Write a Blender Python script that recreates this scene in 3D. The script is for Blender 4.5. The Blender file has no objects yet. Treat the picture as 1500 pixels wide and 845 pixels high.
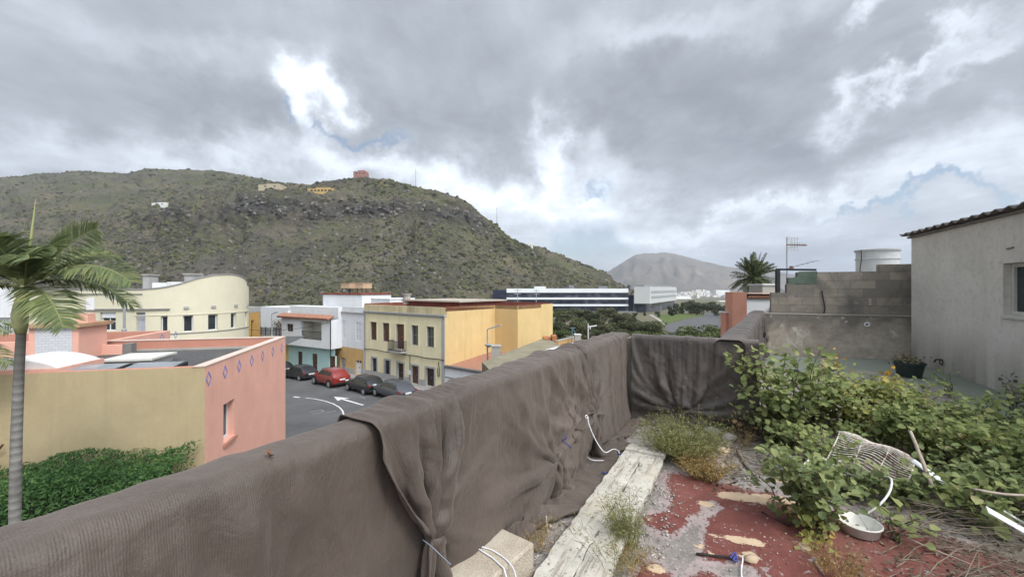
import bpy, math, random
import numpy as np
random.seed(7)
rng = np.random.default_rng(11)
R = math.radians
CAMZ = 9.0
F = 600.0
CX, CY = 750.0, 422.5
sc = bpy.context.scene
COL = sc.collection

def P(px, py, y):
    """real point seen at photo position (px, py) lying y metres ahead"""
    return ((px - CX) / F * y, y, CAMZ - (py - CY) / F * y)

def at_z(px, py, z):
    """point seen at (px, py) lying on the level z"""
    y = (CAMZ - z) * F / (py - CY)
    return ((px - CX) / F * y, y, z)

# ------------------------------------------------------------------ noise
def _hash(ix, iy, iz, seed):
    n = (ix * 374761393 + iy * 668265263 + iz * 2147483647 + seed * 144665) & 0xffffffff
    n = (n ^ (n >> 13)) * 1274126177 & 0xffffffff
    n = (n ^ (n >> 16)) * 2246822519 & 0xffffffff
    return ((n ^ (n >> 15)) & 0xffffff) / float(0xffffff)

def vnoise(x, y, z=0.0, seed=0):
    x, y, z = np.broadcast_arrays(np.asarray(x, float), np.asarray(y, float), np.asarray(z, float))
    ix, iy, iz = np.floor(x).astype(np.int64), np.floor(y).astype(np.int64), np.floor(z).astype(np.int64)
    fx, fy, fz = x - ix, y - iy, z - iz
    fx, fy, fz = [f * f * (3 - 2 * f) for f in (fx, fy, fz)]
    r = 0
    for dx in (0, 1):
        for dy in (0, 1):
            for dz in (0, 1):
                w = (fx if dx else 1 - fx) * (fy if dy else 1 - fy) * (fz if dz else 1 - fz)
                r = r + w * _hash(ix + dx, iy + dy, iz + dz, seed)
    return r * 2 - 1

def fbm(x, y, z=0.0, octaves=5, seed=0, gain=0.5):
    a, f, s = 1.0, 1.0, 0
    for o in range(octaves):
        s = s + a * vnoise(np.asarray(x) * f, np.asarray(y) * f, np.asarray(z) * f, seed + o * 17)
        a *= gain; f *= 2.03
    return s

# ------------------------------------------------------------------ objects
def wloc(o):
    x = y = z = 0.0
    while o is not None:
        x += o.location[0]; y += o.location[1]; z += o.location[2]; o = o.parent
    return np.array((x, y, z))

def tag(o, label=None, cat=None, group=None, kind=None):
    if label: o['label'] = label
    if cat: o['category'] = cat
    if group: o['group'] = group
    if kind: o['kind'] = kind
    return o

def thing(name, loc, label, cat, group=None, rz=0.0):
    o = bpy.data.objects.new(name, None)
    o.empty_display_size = 0.2
    COL.objects.link(o)
    o.location = loc; o.rotation_euler = (0, 0, rz)
    return tag(o, label, cat, group)

class MB:
    """collects faces; build() links them as one mesh object"""
    def __init__(s):
        s.v = []; s.f = []; s.m = []
    def add(s, vs, fs, m=0):
        b = len(s.v)
        s.v.extend([tuple(v) for v in vs])
        s.f.extend([tuple(i + b for i in f) for f in fs])
        s.m.extend([m] * len(fs))
    def quad(s, a, b, c, d, m=0):
        s.add([a, b, c, d], [(0, 1, 2, 3)], m)
    def box(s, x0, x1, y0, y1, z0, z1, m=0):
        s.hexa([(x0, y0), (x1, y0), (x1, y1), (x0, y1)], z0, z1, m)
    def hexa(s, base, z0, z1, m=0, top=None):
        """prism over a polygon (ccw); z1 may be a list of heights"""
        n = len(base)
        zt = z1 if isinstance(z1, (list, tuple)) else [z1] * n
        tb = top or base
        vs = [(p[0], p[1], z0) for p in base] + [(tb[i][0], tb[i][1], zt[i]) for i in range(n)]
        fs = [tuple(range(n - 1, -1, -1)), tuple(range(n, 2 * n))]
        fs += [(i, (i + 1) % n, n + (i + 1) % n, n + i) for i in range(n)]
        s.add(vs, fs, m)
    def obox(s, c, u, lu, v, lv, z0, z1, m=0):
        """box from corner c along unit dirs u, v"""
        a = (c[0], c[1]); b = (a[0] + u[0] * lu, a[1] + u[1] * lu)
        d = (a[0] + v[0] * lv, a[1] + v[1] * lv); e = (b[0] + v[0] * lv, b[1] + v[1] * lv)
        cr = u[0] * v[1] - u[1] * v[0]
        s.hexa([a, b, e, d] if cr * lu * lv > 0 else [a, d, e, b], z0, z1, m)
    def bar(s, a, b, w, h=None, m=0, up=(0, 0, 1)):
        """rectangular bar from a to b"""
        h = h or w
        a = np.array(a, float); b = np.array(b, float); t = b - a
        t /= np.linalg.norm(t) + 1e-9
        upv = np.array(up, float)
        sx = np.cross(t, upv)
        if np.linalg.norm(sx) < 1e-3: sx = np.cross(t, (1, 0, 0))
        sx /= np.linalg.norm(sx); sy = np.cross(sx, t)
        vs = [p + sx * i * w / 2 + sy * j * h / 2 for p in (a, b) for i, j in ((-1, -1), (1, -1), (1, 1), (-1, 1))]
        s.add(vs, [(0, 3, 2, 1), (4, 5, 6, 7), (0, 1, 5, 4), (1, 2, 6, 5), (2, 3, 7, 6), (3, 0, 4, 7)], m)
    def tube(s, pts, r, n=8, m=0, cap=True):
        pts = np.array(pts, float); k = len(pts)
        rs = np.array(r if hasattr(r, '__len__') else [r] * k, float)
        b = len(s.v)
        prev = None
        for i in range(k):
            t = pts[min(i + 1, k - 1)] - pts[max(i - 1, 0)]
            t = t / (np.linalg.norm(t) + 1e-9)
            if prev is None:
                a = np.cross(t, (0, 0, 1))
                if np.linalg.norm(a) < 1e-2: a = np.cross(t, (1, 0, 0))
            else:
                a = prev - t * np.dot(prev, t)
            a = a / (np.linalg.norm(a) + 1e-9); c = np.cross(t, a); prev = a
            for j in range(n):
                an = 2 * math.pi * j / n
                s.v.append(tuple(pts[i] + rs[i] * (math.cos(an) * a + math.sin(an) * c)))
        for i in range(k - 1):
            for j in range(n):
                s.f.append((b + i * n + j, b + i * n + (j + 1) % n, b + (i + 1) * n + (j + 1) % n, b + (i + 1) * n + j)); s.m.append(m)
        if cap:
            s.f.append(tuple(b + j for j in range(n - 1, -1, -1))); s.m.append(m)
            s.f.append(tuple(b + (k - 1) * n + j for j in range(n))); s.m.append(m)
    def lathe(s, c, prof, n=24, m=0, cap=True):
        b = len(s.v); k = len(prof)
        for (r, z) in prof:
            for j in range(n):
                an = 2 * math.pi * j / n
                s.v.append((c[0] + r * math.cos(an), c[1] + r * math.sin(an), c[2] + z))
        for i in range(k - 1):
            for j in range(n):
                s.f.append((b + i * n + j, b + i * n + (j + 1) % n, b + (i + 1) * n + (j + 1) % n, b + (i + 1) * n + j)); s.m.append(m)
        if cap:
            s.f.append(tuple(b + j for j in range(n - 1, -1, -1))); s.m.append(m)
            s.f.append(tuple(b + (k - 1) * n + j for j in range(n))); s.m.append(m)
    def build(s, name, mats, parent=None, local=False, smooth=False, bevel=0.0, kind=None):
        return mk(name, np.array(s.v, float).reshape(-1, 3), s.f, mats, parent, local, smooth, s.m, bevel, kind)

def mk(name, v, f, mats, parent=None, local=False, smooth=False, midx=None, bevel=0.0, kind=None):
    if not isinstance(mats, (list, tuple)): mats = [mats]
    v = np.asarray(v, float)
    if parent is not None and not local:
        v = v - wloc(parent)
    me = bpy.data.meshes.new(name)
    if isinstance(f, np.ndarray):
        nf, k = f.shape
        me.vertices.add(len(v)); me.vertices.foreach_set('co', v.astype(np.float32).ravel())
        me.loops.add(nf * k); me.loops.foreach_set('vertex_index', f.astype(np.int32).ravel())
        me.polygons.add(nf); me.polygons.foreach_set('loop_start', np.arange(0, nf * k, k, dtype=np.int32))
        me.update(calc_edges=True); me.validate()
    else:
        me.from_pydata([tuple(p) for p in v], [], f); me.update()
    for m in mats: me.materials.append(m)
    if midx is not None and len(mats) > 1:
        me.polygons.foreach_set('material_index', np.array(midx, np.int32))
    if smooth:
        me.polygons.foreach_set('use_smooth', np.ones(len(me.polygons), bool))
    o = bpy.data.objects.new(name, me)
    COL.objects.link(o)
    if parent is not None: o.parent = parent
    if bevel:
        b = o.modifiers.new('edge', 'BEVEL'); b.width = bevel; b.segments = 2; b.limit_method = 'ANGLE'
    if kind: o['kind'] = kind
    return o

def copy_tree(o, parent=None):
    c = o.copy(); COL.objects.link(c); c.parent = parent
    for ch in list(o.children): copy_tree(ch, c)
    return c

def grid_faces(ni, nj, wrap=False):
    i, j = np.meshgrid(np.arange(ni - 1), np.arange(nj - 1), indexing='ij')
    a = (i * nj + j).ravel()
    return np.stack([a, a + nj, a + nj + 1, a + 1], 1)

# ------------------------------------------------------------------ materials
class NT:
    def __init__(s, name):
        s.m = bpy.data.materials.new(name); s.m.use_nodes = True
        s.t = s.m.node_tree; s.n = s.t.nodes; s.l = s.t.links
        s.out = s.n['Material Output']; s.bsdf = s.n['Principled BSDF']
        s.bsdf.inputs['Specular IOR Level'].default_value = 0.3
        s._tc = None
    def new(s, kind, **kw):
        n = s.n.new(kind)
        for k, v in kw.items():
            if hasattr(n, k): setattr(n, k, v)
        return n
    def set(s, sock, val):
        if hasattr(val, 'is_output') or isinstance(val, bpy.types.NodeSocket): s.l.new(val, sock)
        else: sock.default_value = val
    def tc(s, which='Object'):
        if s._tc is None: s._tc = s.n.new('ShaderNodeTexCoord')
        return s._tc.outputs[which]
    def mapped(s, scale=(1, 1, 1), loc=(0, 0, 0), rot=(0, 0, 0), src=None):
        n = s.n.new('ShaderNodeMapping')
        s.l.new(src or s.tc(), n.inputs[0])
        n.inputs['Scale'].default_value = scale; n.inputs['Location'].default_value = loc; n.inputs['Rotation'].default_value = rot
        return n.outputs[0]
    def noise(s, scale, detail=6, rough=0.55, vec=None, dist=0.0):
        n = s.n.new('ShaderNodeTexNoise')
        s.l.new(vec or s.tc(), n.inputs['Vector'])
        n.inputs['Scale'].default_value = scale; n.inputs['Detail'].default_value = detail
        n.inputs['Roughness'].default_value = rough; n.inputs['Distortion'].default_value = dist
        return n.outputs[0]
    def math(s, op, a, b=0.0, c=None, clamp=False):
        n = s.n.new('ShaderNodeMath'); n.operation = op; n.use_clamp = clamp
        s.set(n.inputs[0], a); s.set(n.inputs[1], b)
        if c is not None: s.set(n.inputs[2], c)
        return n.outputs[0]
    def rng(s, v, a, b, c=0.0, d=1.0, smooth=False):
        n = s.n.new('ShaderNodeMapRange')
        if smooth: n.interpolation_type = 'SMOOTHSTEP'
        s.set(n.inputs[0], v)
        for i, q in enumerate((a, b, c, d)): n.inputs[i + 1].default_value = q
        return n.outputs[0]
    def ramp(s, v, stops):
        n = s.n.new('ShaderNodeValToRGB')
        s.set(n.inputs[0], v)
        e = n.color_ramp.elements
        while len(e) < len(stops): e.new(0.5)
        for el, (p, c) in zip(e, stops):
            el.position = p; el.color = (c[0], c[1], c[2], 1)
        return n.outputs[0]
    def mix(s, fac, a, b, mode='MIX'):
        n = s.n.new('ShaderNodeMix'); n.data_type = 'RGBA'; n.blend_type = mode
        s.set(n.inputs[0], fac)
        for sock, val in ((n.inputs[6], a), (n.inputs[7], b)):
            if isinstance(val, tuple): sock.default_value = (val[0], val[1], val[2], 1)
            else: s.l.new(val, sock)
        return n.outputs[2]
    def attr(s, name):
        n = s.n.new('ShaderNodeAttribute'); n.attribute_name = name
        return n
    def bump(s, h, strength=0.3, dist=0.02, prev=None):
        n = s.n.new('ShaderNodeBump')
        s.l.new(h, n.inputs['Height']); n.inputs['Strength'].default_value = strength; n.inputs['Distance'].default_value = dist
        if prev is not None: s.l.new(prev, n.inputs['Normal'])
        return n.outputs[0]
    def done(s, color, rough=0.85, normal=None, metal=0.0, spec=None):
        if isinstance(color, tuple): s.bsdf.inputs['Base Color'].default_value = (*color, 1)
        else: s.l.new(color, s.bsdf.inputs['Base Color'])
        s.set(s.bsdf.inputs['Roughness'], rough)
        s.bsdf.inputs['Metallic'].default_value = metal
        if spec is not None: s.bsdf.inputs['Specular IOR Level'].default_value = spec
        if normal is not None: s.l.new(normal, s.bsdf.inputs['Normal'])
        return s.m

def mul(c, k): return tuple(min(1, x * k) for x in c)

def plain(name, c, var=0.12, scale=3.0, rough=0.85, bump=0.15, bscale=40, bdist=0.01, streak=0.0, streak_col=(0.1, 0.09, 0.08), metal=0.0, spec=None, stain=0.0, stain_col=(0.16, 0.14, 0.12), stain_scale=0.6):
    t = NT(name)
    n1 = t.noise(scale, 7, 0.6)
    col = t.ramp(n1, [(0.3, mul(c, 1 - var)), (0.7, mul(c, 1 + var))])
    fine = t.noise(scale * 14, 3, 0.6)
    col = t.mix(t.rng(fine, 0.3, 0.7, 0, 1), col, t.mix(1.0, col, (1 - var * .8,) * 3, 'MULTIPLY'))
    if streak:
        s1 = t.noise(1.0, 5, 0.6, t.mapped((3.5, 3.5, 0.16)))
        s2 = t.noise(0.5, 4, 0.6)
        f = t.math('MULTIPLY', t.rng(s1, 0.5, 0.72), t.rng(s2, 0.35, 0.65))
        col = t.mix(t.math('MULTIPLY', f, streak), col, streak_col)
    if stain:
        f = t.rng(t.noise(stain_scale, 8, 0.65, dist=0.4), 0.52, 0.66)
        col = t.mix(t.math('MULTIPLY', f, stain), col, stain_col)
    nr = t.bump(t.noise(bscale, 5, 0.6), bump, bdist) if bump else None
    return t.done(col, rough, nr, metal, spec)

def leafmat(name, stops, trans=0.3, rough=0.55):
    t = NT(name)
    g = t.new('ShaderNodeNewGeometry')
    n = t.noise(1.7, 3)
    v = t.math('ADD', t.math('MULTIPLY', g.outputs['Random Per Island'], 0.65), t.math('MULTIPLY', t.rng(n, 0.25, 0.75), 0.35))
    col = t.ramp(v, stops)
    t.done(col, rough)
    tr = t.new('ShaderNodeBsdfTranslucent'); t.l.new(col, tr.inputs[0])
    mx = t.new('ShaderNodeMixShader'); mx.inputs[0].default_value = trans
    t.l.new(t.bsdf.outputs[0], mx.inputs[1]); t.l.new(tr.outputs[0], mx.inputs[2])
    t.l.new(mx.outputs[0], t.out.inputs[0])
    return t.m

def glassmat(name, c=(0.02, 0.025, 0.03), rough=0.08):
    t = NT(name)
    n = t.noise(1.5, 3)
    return t.done(t.ramp(n, [(0.3, c), (0.7, mul(c, 1.8))]), rough, spec=0.6)

# ------------------------------------------------------------------ camera, sky, sun
cam = bpy.data.cameras.new('camera'); camo = bpy.data.objects.new('camera', cam); COL.objects.link(camo)
camo.location = (0, 0, CAMZ); camo.rotation_euler = (R(90), 0, 0)
cam.sensor_fit = 'HORIZONTAL'; cam.sensor_width = 36; cam.lens = 36 * F / 1500
cam.clip_start = 0.05; cam.clip_end = 40000
sc.camera = camo
vs = sc.view_settings
sc.display_settings.display_device = 'sRGB'
vs.view_transform = 'Standard'; vs.look = 'None'; vs.gamma = 1; vs.use_curve_mapping = False
EXPOSURE = 0.72
vs.exposure = EXPOSURE
SUN_EL, SUN_ROT = R(50), R(138)      # light comes from behind on the right, veiled by cloud
sl = bpy.data.lights.new('sun', 'SUN'); so = bpy.data.objects.new('sun', sl); COL.objects.link(so)
sl.energy = 1.5; sl.angle = R(14); sl.color = (1, 0.96, 0.9)
import mathutils
sd = mathutils.Vector((math.sin(SUN_ROT) * math.cos(SUN_EL), math.cos(SUN_ROT) * math.cos(SUN_EL), math.sin(SUN_EL)))
so.rotation_euler = sd.to_track_quat('Z', 'Y').to_euler()
so.location = (0, 0, 60)

w = bpy.data.worlds.new('World'); sc.world = w; w.use_nodes = True
WT = NT.__new__(NT); WT.t = w.node_tree; WT.n = WT.t.nodes; WT.l = WT.t.links; WT._tc = None
def build_sky():
    t = WT
    bg = t.n['Background']
    sky = t.n.new('ShaderNodeTexSky'); sky.sky_type = 'NISHITA'; sky.sun_disc = False
    sky.sun_elevation = SUN_EL; sky.sun_rotation = SUN_ROT; sky.air_density = 1.0; sky.dust_density = 1.2
    d = t.tc('Generated')
    sx = t.n.new('ShaderNodeSeparateXYZ'); t.l.new(d, sx.inputs[0])
    zc = t.math('MAXIMUM', sx.outputs[2], 0.0)
    den = t.math('ADD', zc, 0.16)
    u = t.math('DIVIDE', sx.outputs[0], den); v = t.math('DIVIDE', sx.outputs[1], den)
    cb = t.n.new('ShaderNodeCombineXYZ'); t.l.new(u, cb.inputs[0]); t.l.new(v, cb.inputs[1])
    pl = cb.outputs[0]
    big = t.noise(0.95, 9, 0.54, pl, 0.25)
    med = t.noise(2.6, 8, 0.58, t.mapped((1, 0.8, 1), (5, 3, 0), src=pl), 0.3)
    fin = t.noise(7.5, 6, 0.6, t.mapped((1, .7, 1), (1, 9, 0), src=pl), 0.5)
    # ragged direction used for the gaps between clouds
    nz = t.n.new('ShaderNodeTexNoise'); t.l.new(d, nz.inputs['Vector'])
    nz.inputs['Scale'].default_value = 5.5; nz.inputs['Detail'].default_value = 8; nz.inputs['Roughness'].default_value = 0.62
    vm = t.n.new('ShaderNodeVectorMath'); vm.operation = 'SUBTRACT'; t.l.new(nz.outputs[1], vm.inputs[0]); vm.inputs[1].default_value = (.5, .5, .5)
    vm2 = t.n.new('ShaderNodeVectorMath'); vm2.operation = 'SCALE'; t.l.new(vm.outputs[0], vm2.inputs[0]); vm2.inputs['Scale'].default_value = 0.34
    vm3 = t.n.new('ShaderNodeVectorMath'); vm3.operation = 'ADD'; t.l.new(d, vm3.inputs[0]); t.l.new(vm2.outputs[0], vm3.inputs[1])
    rag = vm3.outputs[0]
    def blob(px, py, rx, ry, ang=0.0, src=None):
        dv = mathutils.Vector(((px - CX) / F, 1, (CY - py) / F)); L = dv.length; dv.normalize()
        right = mathutils.Vector((0, 0, 1)).cross(dv) * -1; right.normalize(); up = right.cross(dv); up.normalize()
        ca, sa = math.cos(ang), math.sin(ang)
        a = right * ca + up * sa; b = up * ca - right * sa
        sxr, syr = F * L / rx, F * L / ry
        da = t.n.new('ShaderNodeVectorMath'); da.operation = 'DOT_PRODUCT'; t.l.new(src or rag, da.inputs[0]); da.inputs[1].default_value = a * sxr
        db = t.n.new('ShaderNodeVectorMath'); db.operation = 'DOT_PRODUCT'; t.l.new(src or rag, db.inputs[0]); db.inputs[1].default_value = b * syr
        q = t.math('ADD', t.math('POWER', da.outputs['Value'], 2.0), t.math('POWER', db.outputs['Value'], 2.0))
        fr = t.n.new('ShaderNodeVectorMath'); fr.operation = 'DOT_PRODUCT'; t.l.new(d, fr.inputs[0]); fr.inputs[1].default_value = dv
        g = t.math('EXPONENT', t.math('MULTIPLY', q, -1.0))
        return t.math('MULTIPLY', g, t.math('GREATER_THAN', fr.outputs['Value'], 0.0))
    def total(lst, k_=1.0):
        acc = None
        for (px, py, rx, ry, ang, wgt) in lst:
            b = t.math('MULTIPLY', blob(px, py, rx, ry, R(ang)), wgt * k_)
            acc = b if acc is None else t.math('ADD', acc, b)
        return acc
    light = total(SKY_LIGHT, .88)
    blue = total(SKY_BLUE, 1.35)
    base = t.math('ADD', t.math('MULTIPLY', t.math('SUBTRACT', big, 0.5), 0.85), t.math('MULTIPLY', t.math('SUBTRACT', med, 0.5), 0.5))
    base = t.math('ADD', base, t.math('MULTIPLY', t.math('SUBTRACT', fin, 0.5), 0.30))
    br = t.math('ADD', t.math('ADD', base, 0.30), light)
    # extra brightness added to unseen sky near the sun, overhead and behind, for light
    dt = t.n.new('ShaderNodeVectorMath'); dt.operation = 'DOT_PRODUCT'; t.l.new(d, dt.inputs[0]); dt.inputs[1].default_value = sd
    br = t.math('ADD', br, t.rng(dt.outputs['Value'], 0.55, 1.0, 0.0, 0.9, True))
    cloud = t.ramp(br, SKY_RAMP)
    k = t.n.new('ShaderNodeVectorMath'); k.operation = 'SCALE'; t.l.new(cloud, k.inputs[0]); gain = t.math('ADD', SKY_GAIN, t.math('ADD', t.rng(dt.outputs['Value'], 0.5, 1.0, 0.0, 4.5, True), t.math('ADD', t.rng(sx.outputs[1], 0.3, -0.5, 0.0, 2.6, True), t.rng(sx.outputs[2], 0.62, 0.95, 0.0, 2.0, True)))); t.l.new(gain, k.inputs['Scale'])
    clear = t.n.new('ShaderNodeVectorMath'); clear.operation = 'SCALE'; t.l.new(sky.outputs[0], clear.inputs[0]); clear.inputs['Scale'].default_value = 0.085 / SKY_STRENGTH
    gap = t.math('MULTIPLY', t.rng(t.math('ADD', blue, t.math('MULTIPLY', t.math('SUBTRACT', fin, 0.5), 0.6)), 0.05, 1.05, 0, 1, True), 0.92)
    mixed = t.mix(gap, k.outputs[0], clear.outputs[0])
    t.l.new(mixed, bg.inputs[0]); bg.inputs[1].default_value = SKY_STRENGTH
SKY_STRENGTH = 0.15
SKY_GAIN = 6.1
SKY_RAMP = [(0.0, (.225, .246, .285)), (0.28, (.328, .358, .403)), (0.55, (.47, .51, .57)), (0.84, (.70, .76, .84)), (1.0, (1.02, 1.07, 1.13))]
SKY_LIGHT = [
    (470, 135, 40, 34, 0, .85), (440, 180, 24, 36, 0, .7), (520, 250, 120, 26, 0, .42), (100, 222, 210, 34, 0, .25),
    (330, 240, 160, 30, 0, .3), (690, 268, 130, 40, 0, .5), (800, 300, 150, 46, 0, .45), (792, 222, 26, 46, 0, .55),
    (880, 240, 40, 26, 0, .3), (900, 300, 90, 40, 0, .25), (1100, 315, 210, 16, 2, .36), (1400, 235, 170, 42, 8, .40),
    (1345, 103, 85, 15, 18, .62), (1240, 172, 34, 30, 40, .50), (1440, 85, 60, 16, 18, .4), (985, 32, 150, 30, 0, .38), (1240, 38, 26, 16, 30, .5),
    (250, 68, 120, 34, 0, .2), (720, 380, 200, 40, 0, .3), (1200, 350, 350, 34, 0, .26),
    (900, 150, 260, 80, 0, -.22), (1050, 255, 220, 40, 0, -.16), (330, 175, 120, 40, 0, -.14), (640, 60, 300, 60, 0, -.12), (1330, 195, 120, 30, 10, -.12), (60, 180, 200, 40, 0, -.1), (620, 180, 120, 40, 0, -.1)]
SKY_BLUE = [(520, 210, 75, 8, 6, .62), (410, 178, 16, 8, 0, .5), (868, 287, 22, 12, 0, .5), (862, 362, 62, 40, 0, .5), (1420, 292, 150, 10, 0, .55), (1240, 312, 90, 6, 4, .4), (845, 380, 30, 26, 0, .4)]
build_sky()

w.cycles.sampling_method = 'MANUAL'; w.cycles.sample_map_resolution = 512
sc.cycles.max_bounces = 5; sc.cycles.diffuse_bounces = 3; sc.cycles.glossy_bounces = 2; sc.cycles.transmission_bounces = 3
sc.cycles.transparent_max_bounces = 6; sc.cycles.volume_bounces = 0
sc.cycles.use_adaptive_sampling = True; sc.cycles.adaptive_threshold = 0.02

# ------------------------------------------------------------------ ground: the street falls away to the left, the valley drops to the right
SU = (-0.797, 0.605); SV = (0.605, 0.797); S0 = (-5.86, 35.8)       # street frontage: corner, along, away
def street_z(x, y):
    u = (np.asarray(x) - S0[0]) * SU[0] + (np.asarray(y) - S0[1]) * SU[1]
    return np.clip(0.1 - 0.035 * np.maximum(u, -4) - 0.0 * u, -1.2, 0.3)
def ground_z(x, y):
    x = np.asarray(x, float); y = np.asarray(y, float)
    zs = street_z(x, y)
    r = np.hypot(x, y)
    v = np.interp(r, [0, 55, 75, 110, 150, 260, 700, 1600, 3000, 9000], [0, 0, -1.2, -3.0, -3.2, -4.5, -10, -26, -33, -40])
    k = np.clip((r - 55) / 30, 0, 1)
    return zs * (1 - k) + v * k
def on_ground(px, py, lift=0.0):
    k = ((px - CX) / F, (py - CY) / F)
    lo, hi = 3.0, 6000.0
    for _ in range(60):
        mid = (lo + hi) / 2
        if CAMZ - k[1] * mid > float(ground_z(k[0] * mid, mid)): lo = mid
        else: hi = mid
    return (k[0] * lo, lo, float(ground_z(k[0] * lo, lo)) + lift)

def ground_mat():
    t = NT('valley_ground')
    n = t.noise(0.012, 8, 0.62); n2 = t.noise(0.11, 6, 0.6); n3 = t.noise(1.3, 5, 0.6)
    c = t.ramp(n, [(0.3, (.075, .078, .04)), (0.5, (.13, .115, .075)), (0.7, (.17, .15, .11))])
    c = t.mix(t.rng(n2, .45, .65), c, (.065, .075, .035))
    c = t.mix(t.rng(n3, .4, .7, 0, .5), c, (.16, .14, .10))
    return t.done(c, .95, t.bump(n3, .4, .1))
rr = np.concatenate([np.linspace(2, 60, 24), np.geomspace(63, 5150, 66)])
aa = np.linspace(-math.pi, math.pi, 97)
gx = rr[:, None] * np.sin(aa)[None]; gy = rr[:, None] * np.cos(aa)[None]
gz = ground_z(gx, gy) - 0.012
gv = np.stack([gx, gy, gz], -1).reshape(-1, 3)
gf = grid_faces(len(rr), len(aa))[:, ::-1]
ground = mk('ground', gv, gf, ground_mat(), smooth=True, kind='structure')

# ------------------------------------------------------------------ the hill across the street
HILL = [
 (-520, [(440, 215), (385, 320), (360, 400), (330, 560), (300, 820)]),
 (-250, [(440, 215), (385, 320), (355, 410), (315, 570), (280, 820)]),
 (-80, [(440, 215), (385, 320), (350, 420), (305, 570), (266, 800)]),
 (0, [(440, 215), (382, 330), (345, 430), (300, 580), (259, 780)]),
 (60, [(440, 215), (380, 335), (342, 430), (296, 580), (252, 770)]),
 (125, [(440, 215), (378, 340), (340, 430), (293, 570), (249, 760)]),
 (185, [(440, 215), (368, 345), (332, 410), (291, 560), (253, 745)]),
 (215, [(441, 215), (358, 345), (318, 400), (289, 560), (245, 740)]),
 (270, [(442, 215), (343, 345), (300, 372), (285, 560), (247, 735)]),
 (310, [(443, 215), (336, 345), (290, 368), (281, 550), (247.5, 720)]),
 (350, [(444, 216), (332, 345), (286, 366), (279, 530), (255, 680)]),
 (385, [(445, 217), (330, 343), (287, 362), (279, 500), (262, 640)]),
 (420, [(446, 218), (330, 342), (288, 360), (281, 470), (269, 600)]),
 (450, [(446, 219), (331, 340), (288, 360), (282, 440), (270, 540)]),
 (490, [(446, 220), (332, 340), (289, 360), (280, 425), (263, 500)]),
 (527, [(446, 222), (331, 340), (289, 360), (278, 420), (257, 480)]),
 (560, [(446, 224), (328, 342), (290, 362), (278, 415), (261, 460)]),
 (600, [(446, 226), (324, 344), (291, 364), (280, 400), (271, 425)]),
 (650, [(446, 230), (330, 345), (293, 366), (287, 390), (281, 402)]),
 (680, [(447, 233), (338, 345), (301, 368), (297, 382), (293, 392)]),
 (715, [(447, 237), (356, 345), (326, 370), (323, 380), (320, 388)]),
 (745, [(448, 242), (374, 345), (352, 372), (350, 380), (347, 388)]),
 (768, [(448, 247), (383, 350), (362, 380), (360, 388), (358, 394)]),
 (790, [(448, 253), (388, 365), (367, 400), (365, 440), (361, 480)]),
 (830, [(448, 262), (398, 375), (384, 410), (381, 450), (378, 490)]),
 (860, [(448, 270), (408, 380), (397, 415), (395, 450), (392, 480)]),
 (895, [(448, 280), (422, 370), (413, 410), (411, 440), (409, 470)]),
 (915, [(449, 290), (434, 350), (426, 400), (424, 420), (421, 450)]),
 (960, [(452, 300), (447, 350), (444, 380), (443, 400), (441, 420)]),
]
NA, NB = 430, 150
hpx = np.linspace(-500, 955, NA)
keys = np.array([h[0] for h in HILL], float)
ctrl = np.array([h[1] for h in HILL], float)                        # (n, 5, 2)
cp = np.stack([np.stack([np.interp(hpx, keys, ctrl[:, k, c]) for c in (0, 1)], -1) for k in range(5)], 1)   # NA,5,2
tt = np.linspace(-0.06, 1.12, NB)
knots = np.array([0, .38, .60, .80, 1.0])
hz = np.zeros((NA, NB)); hd = np.zeros((NA, NB))
for i in range(NA):
    zc = CAMZ - (cp[i, :, 0] - CY) / F * cp[i, :, 1]
    dd = cp[i, :, 1]
    kk = np.concatenate([[-0.06], knots, [1.12]])
    zz = np.concatenate([[zc[0] - 9], zc, [zc[4] - 26]]); d2 = np.concatenate([[dd[0] - 18], dd, [dd[4] + 70]])
    hz[i] = np.interp(tt, kk, zz); hd[i] = np.interp(tt, kk, d2)
for _ in range(3):                                                  # soften the creases between the slopes
    hz[:, 1:-1] = (hz[:, :-2] + 2 * hz[:, 1:-1] + hz[:, 2:]) / 4
    hd[:, 1:-1] = (hd[:, :-2] + 2 * hd[:, 1:-1] + hd[:, 2:]) / 4
kx = (hpx[:, None] - CX) / F
hx = kx * hd; hy = hd.copy()
rock = np.exp(-((tt[None, :] - 0.50) / 0.085) ** 2) * np.clip((hpx[:, None] - 150) / 110, 0, 1) * np.clip((830 - hpx[:, None]) / 60, 0, 1)
rock = rock * np.clip(0.95 + 0.55 * fbm(hx / 40, hz / 30, hy / 60, 3, 5), 0.15, 1.2)
low = np.exp(-((tt[None, :] - 0.12) / 0.15) ** 2) * np.clip((800 - hpx[:, None]) / 150, 0, 1)
warp = fbm(hpx[:, None] / 90, tt[None, :] * 3, 0, 3, 91)
gul = fbm(hpx[:, None] / 48 + 1.6 * warp, tt[None, :] * 3.0 + warp, 0, 5, 9)
gul = -np.abs(gul) + 0.35
crag = fbm(hx / 7, hz / 12, hy / 9, 4, 3)
edge = np.clip((1.0 - tt[None, :]) / 0.08, 0.12, 1)
amp = hd / 350.0
hz = hz + edge * (gul * 6.0 * amp + fbm(hx / 30, hy / 30, 0, 5, 21) * 3.0 * amp + crag * 1.1 * rock) + 0.5 * fbm(hx / 9, hy / 9, 0, 3, 2)
hx = hx + crag * rock * 2.0
hy = hy + rock * (-np.abs(crag) * 6.5) + edge * fbm(hx / 14, hz / 10, 0, 3, 33) * 2.0
hv = np.stack([hx, hy, hz], -1).reshape(-1, 3)

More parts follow.
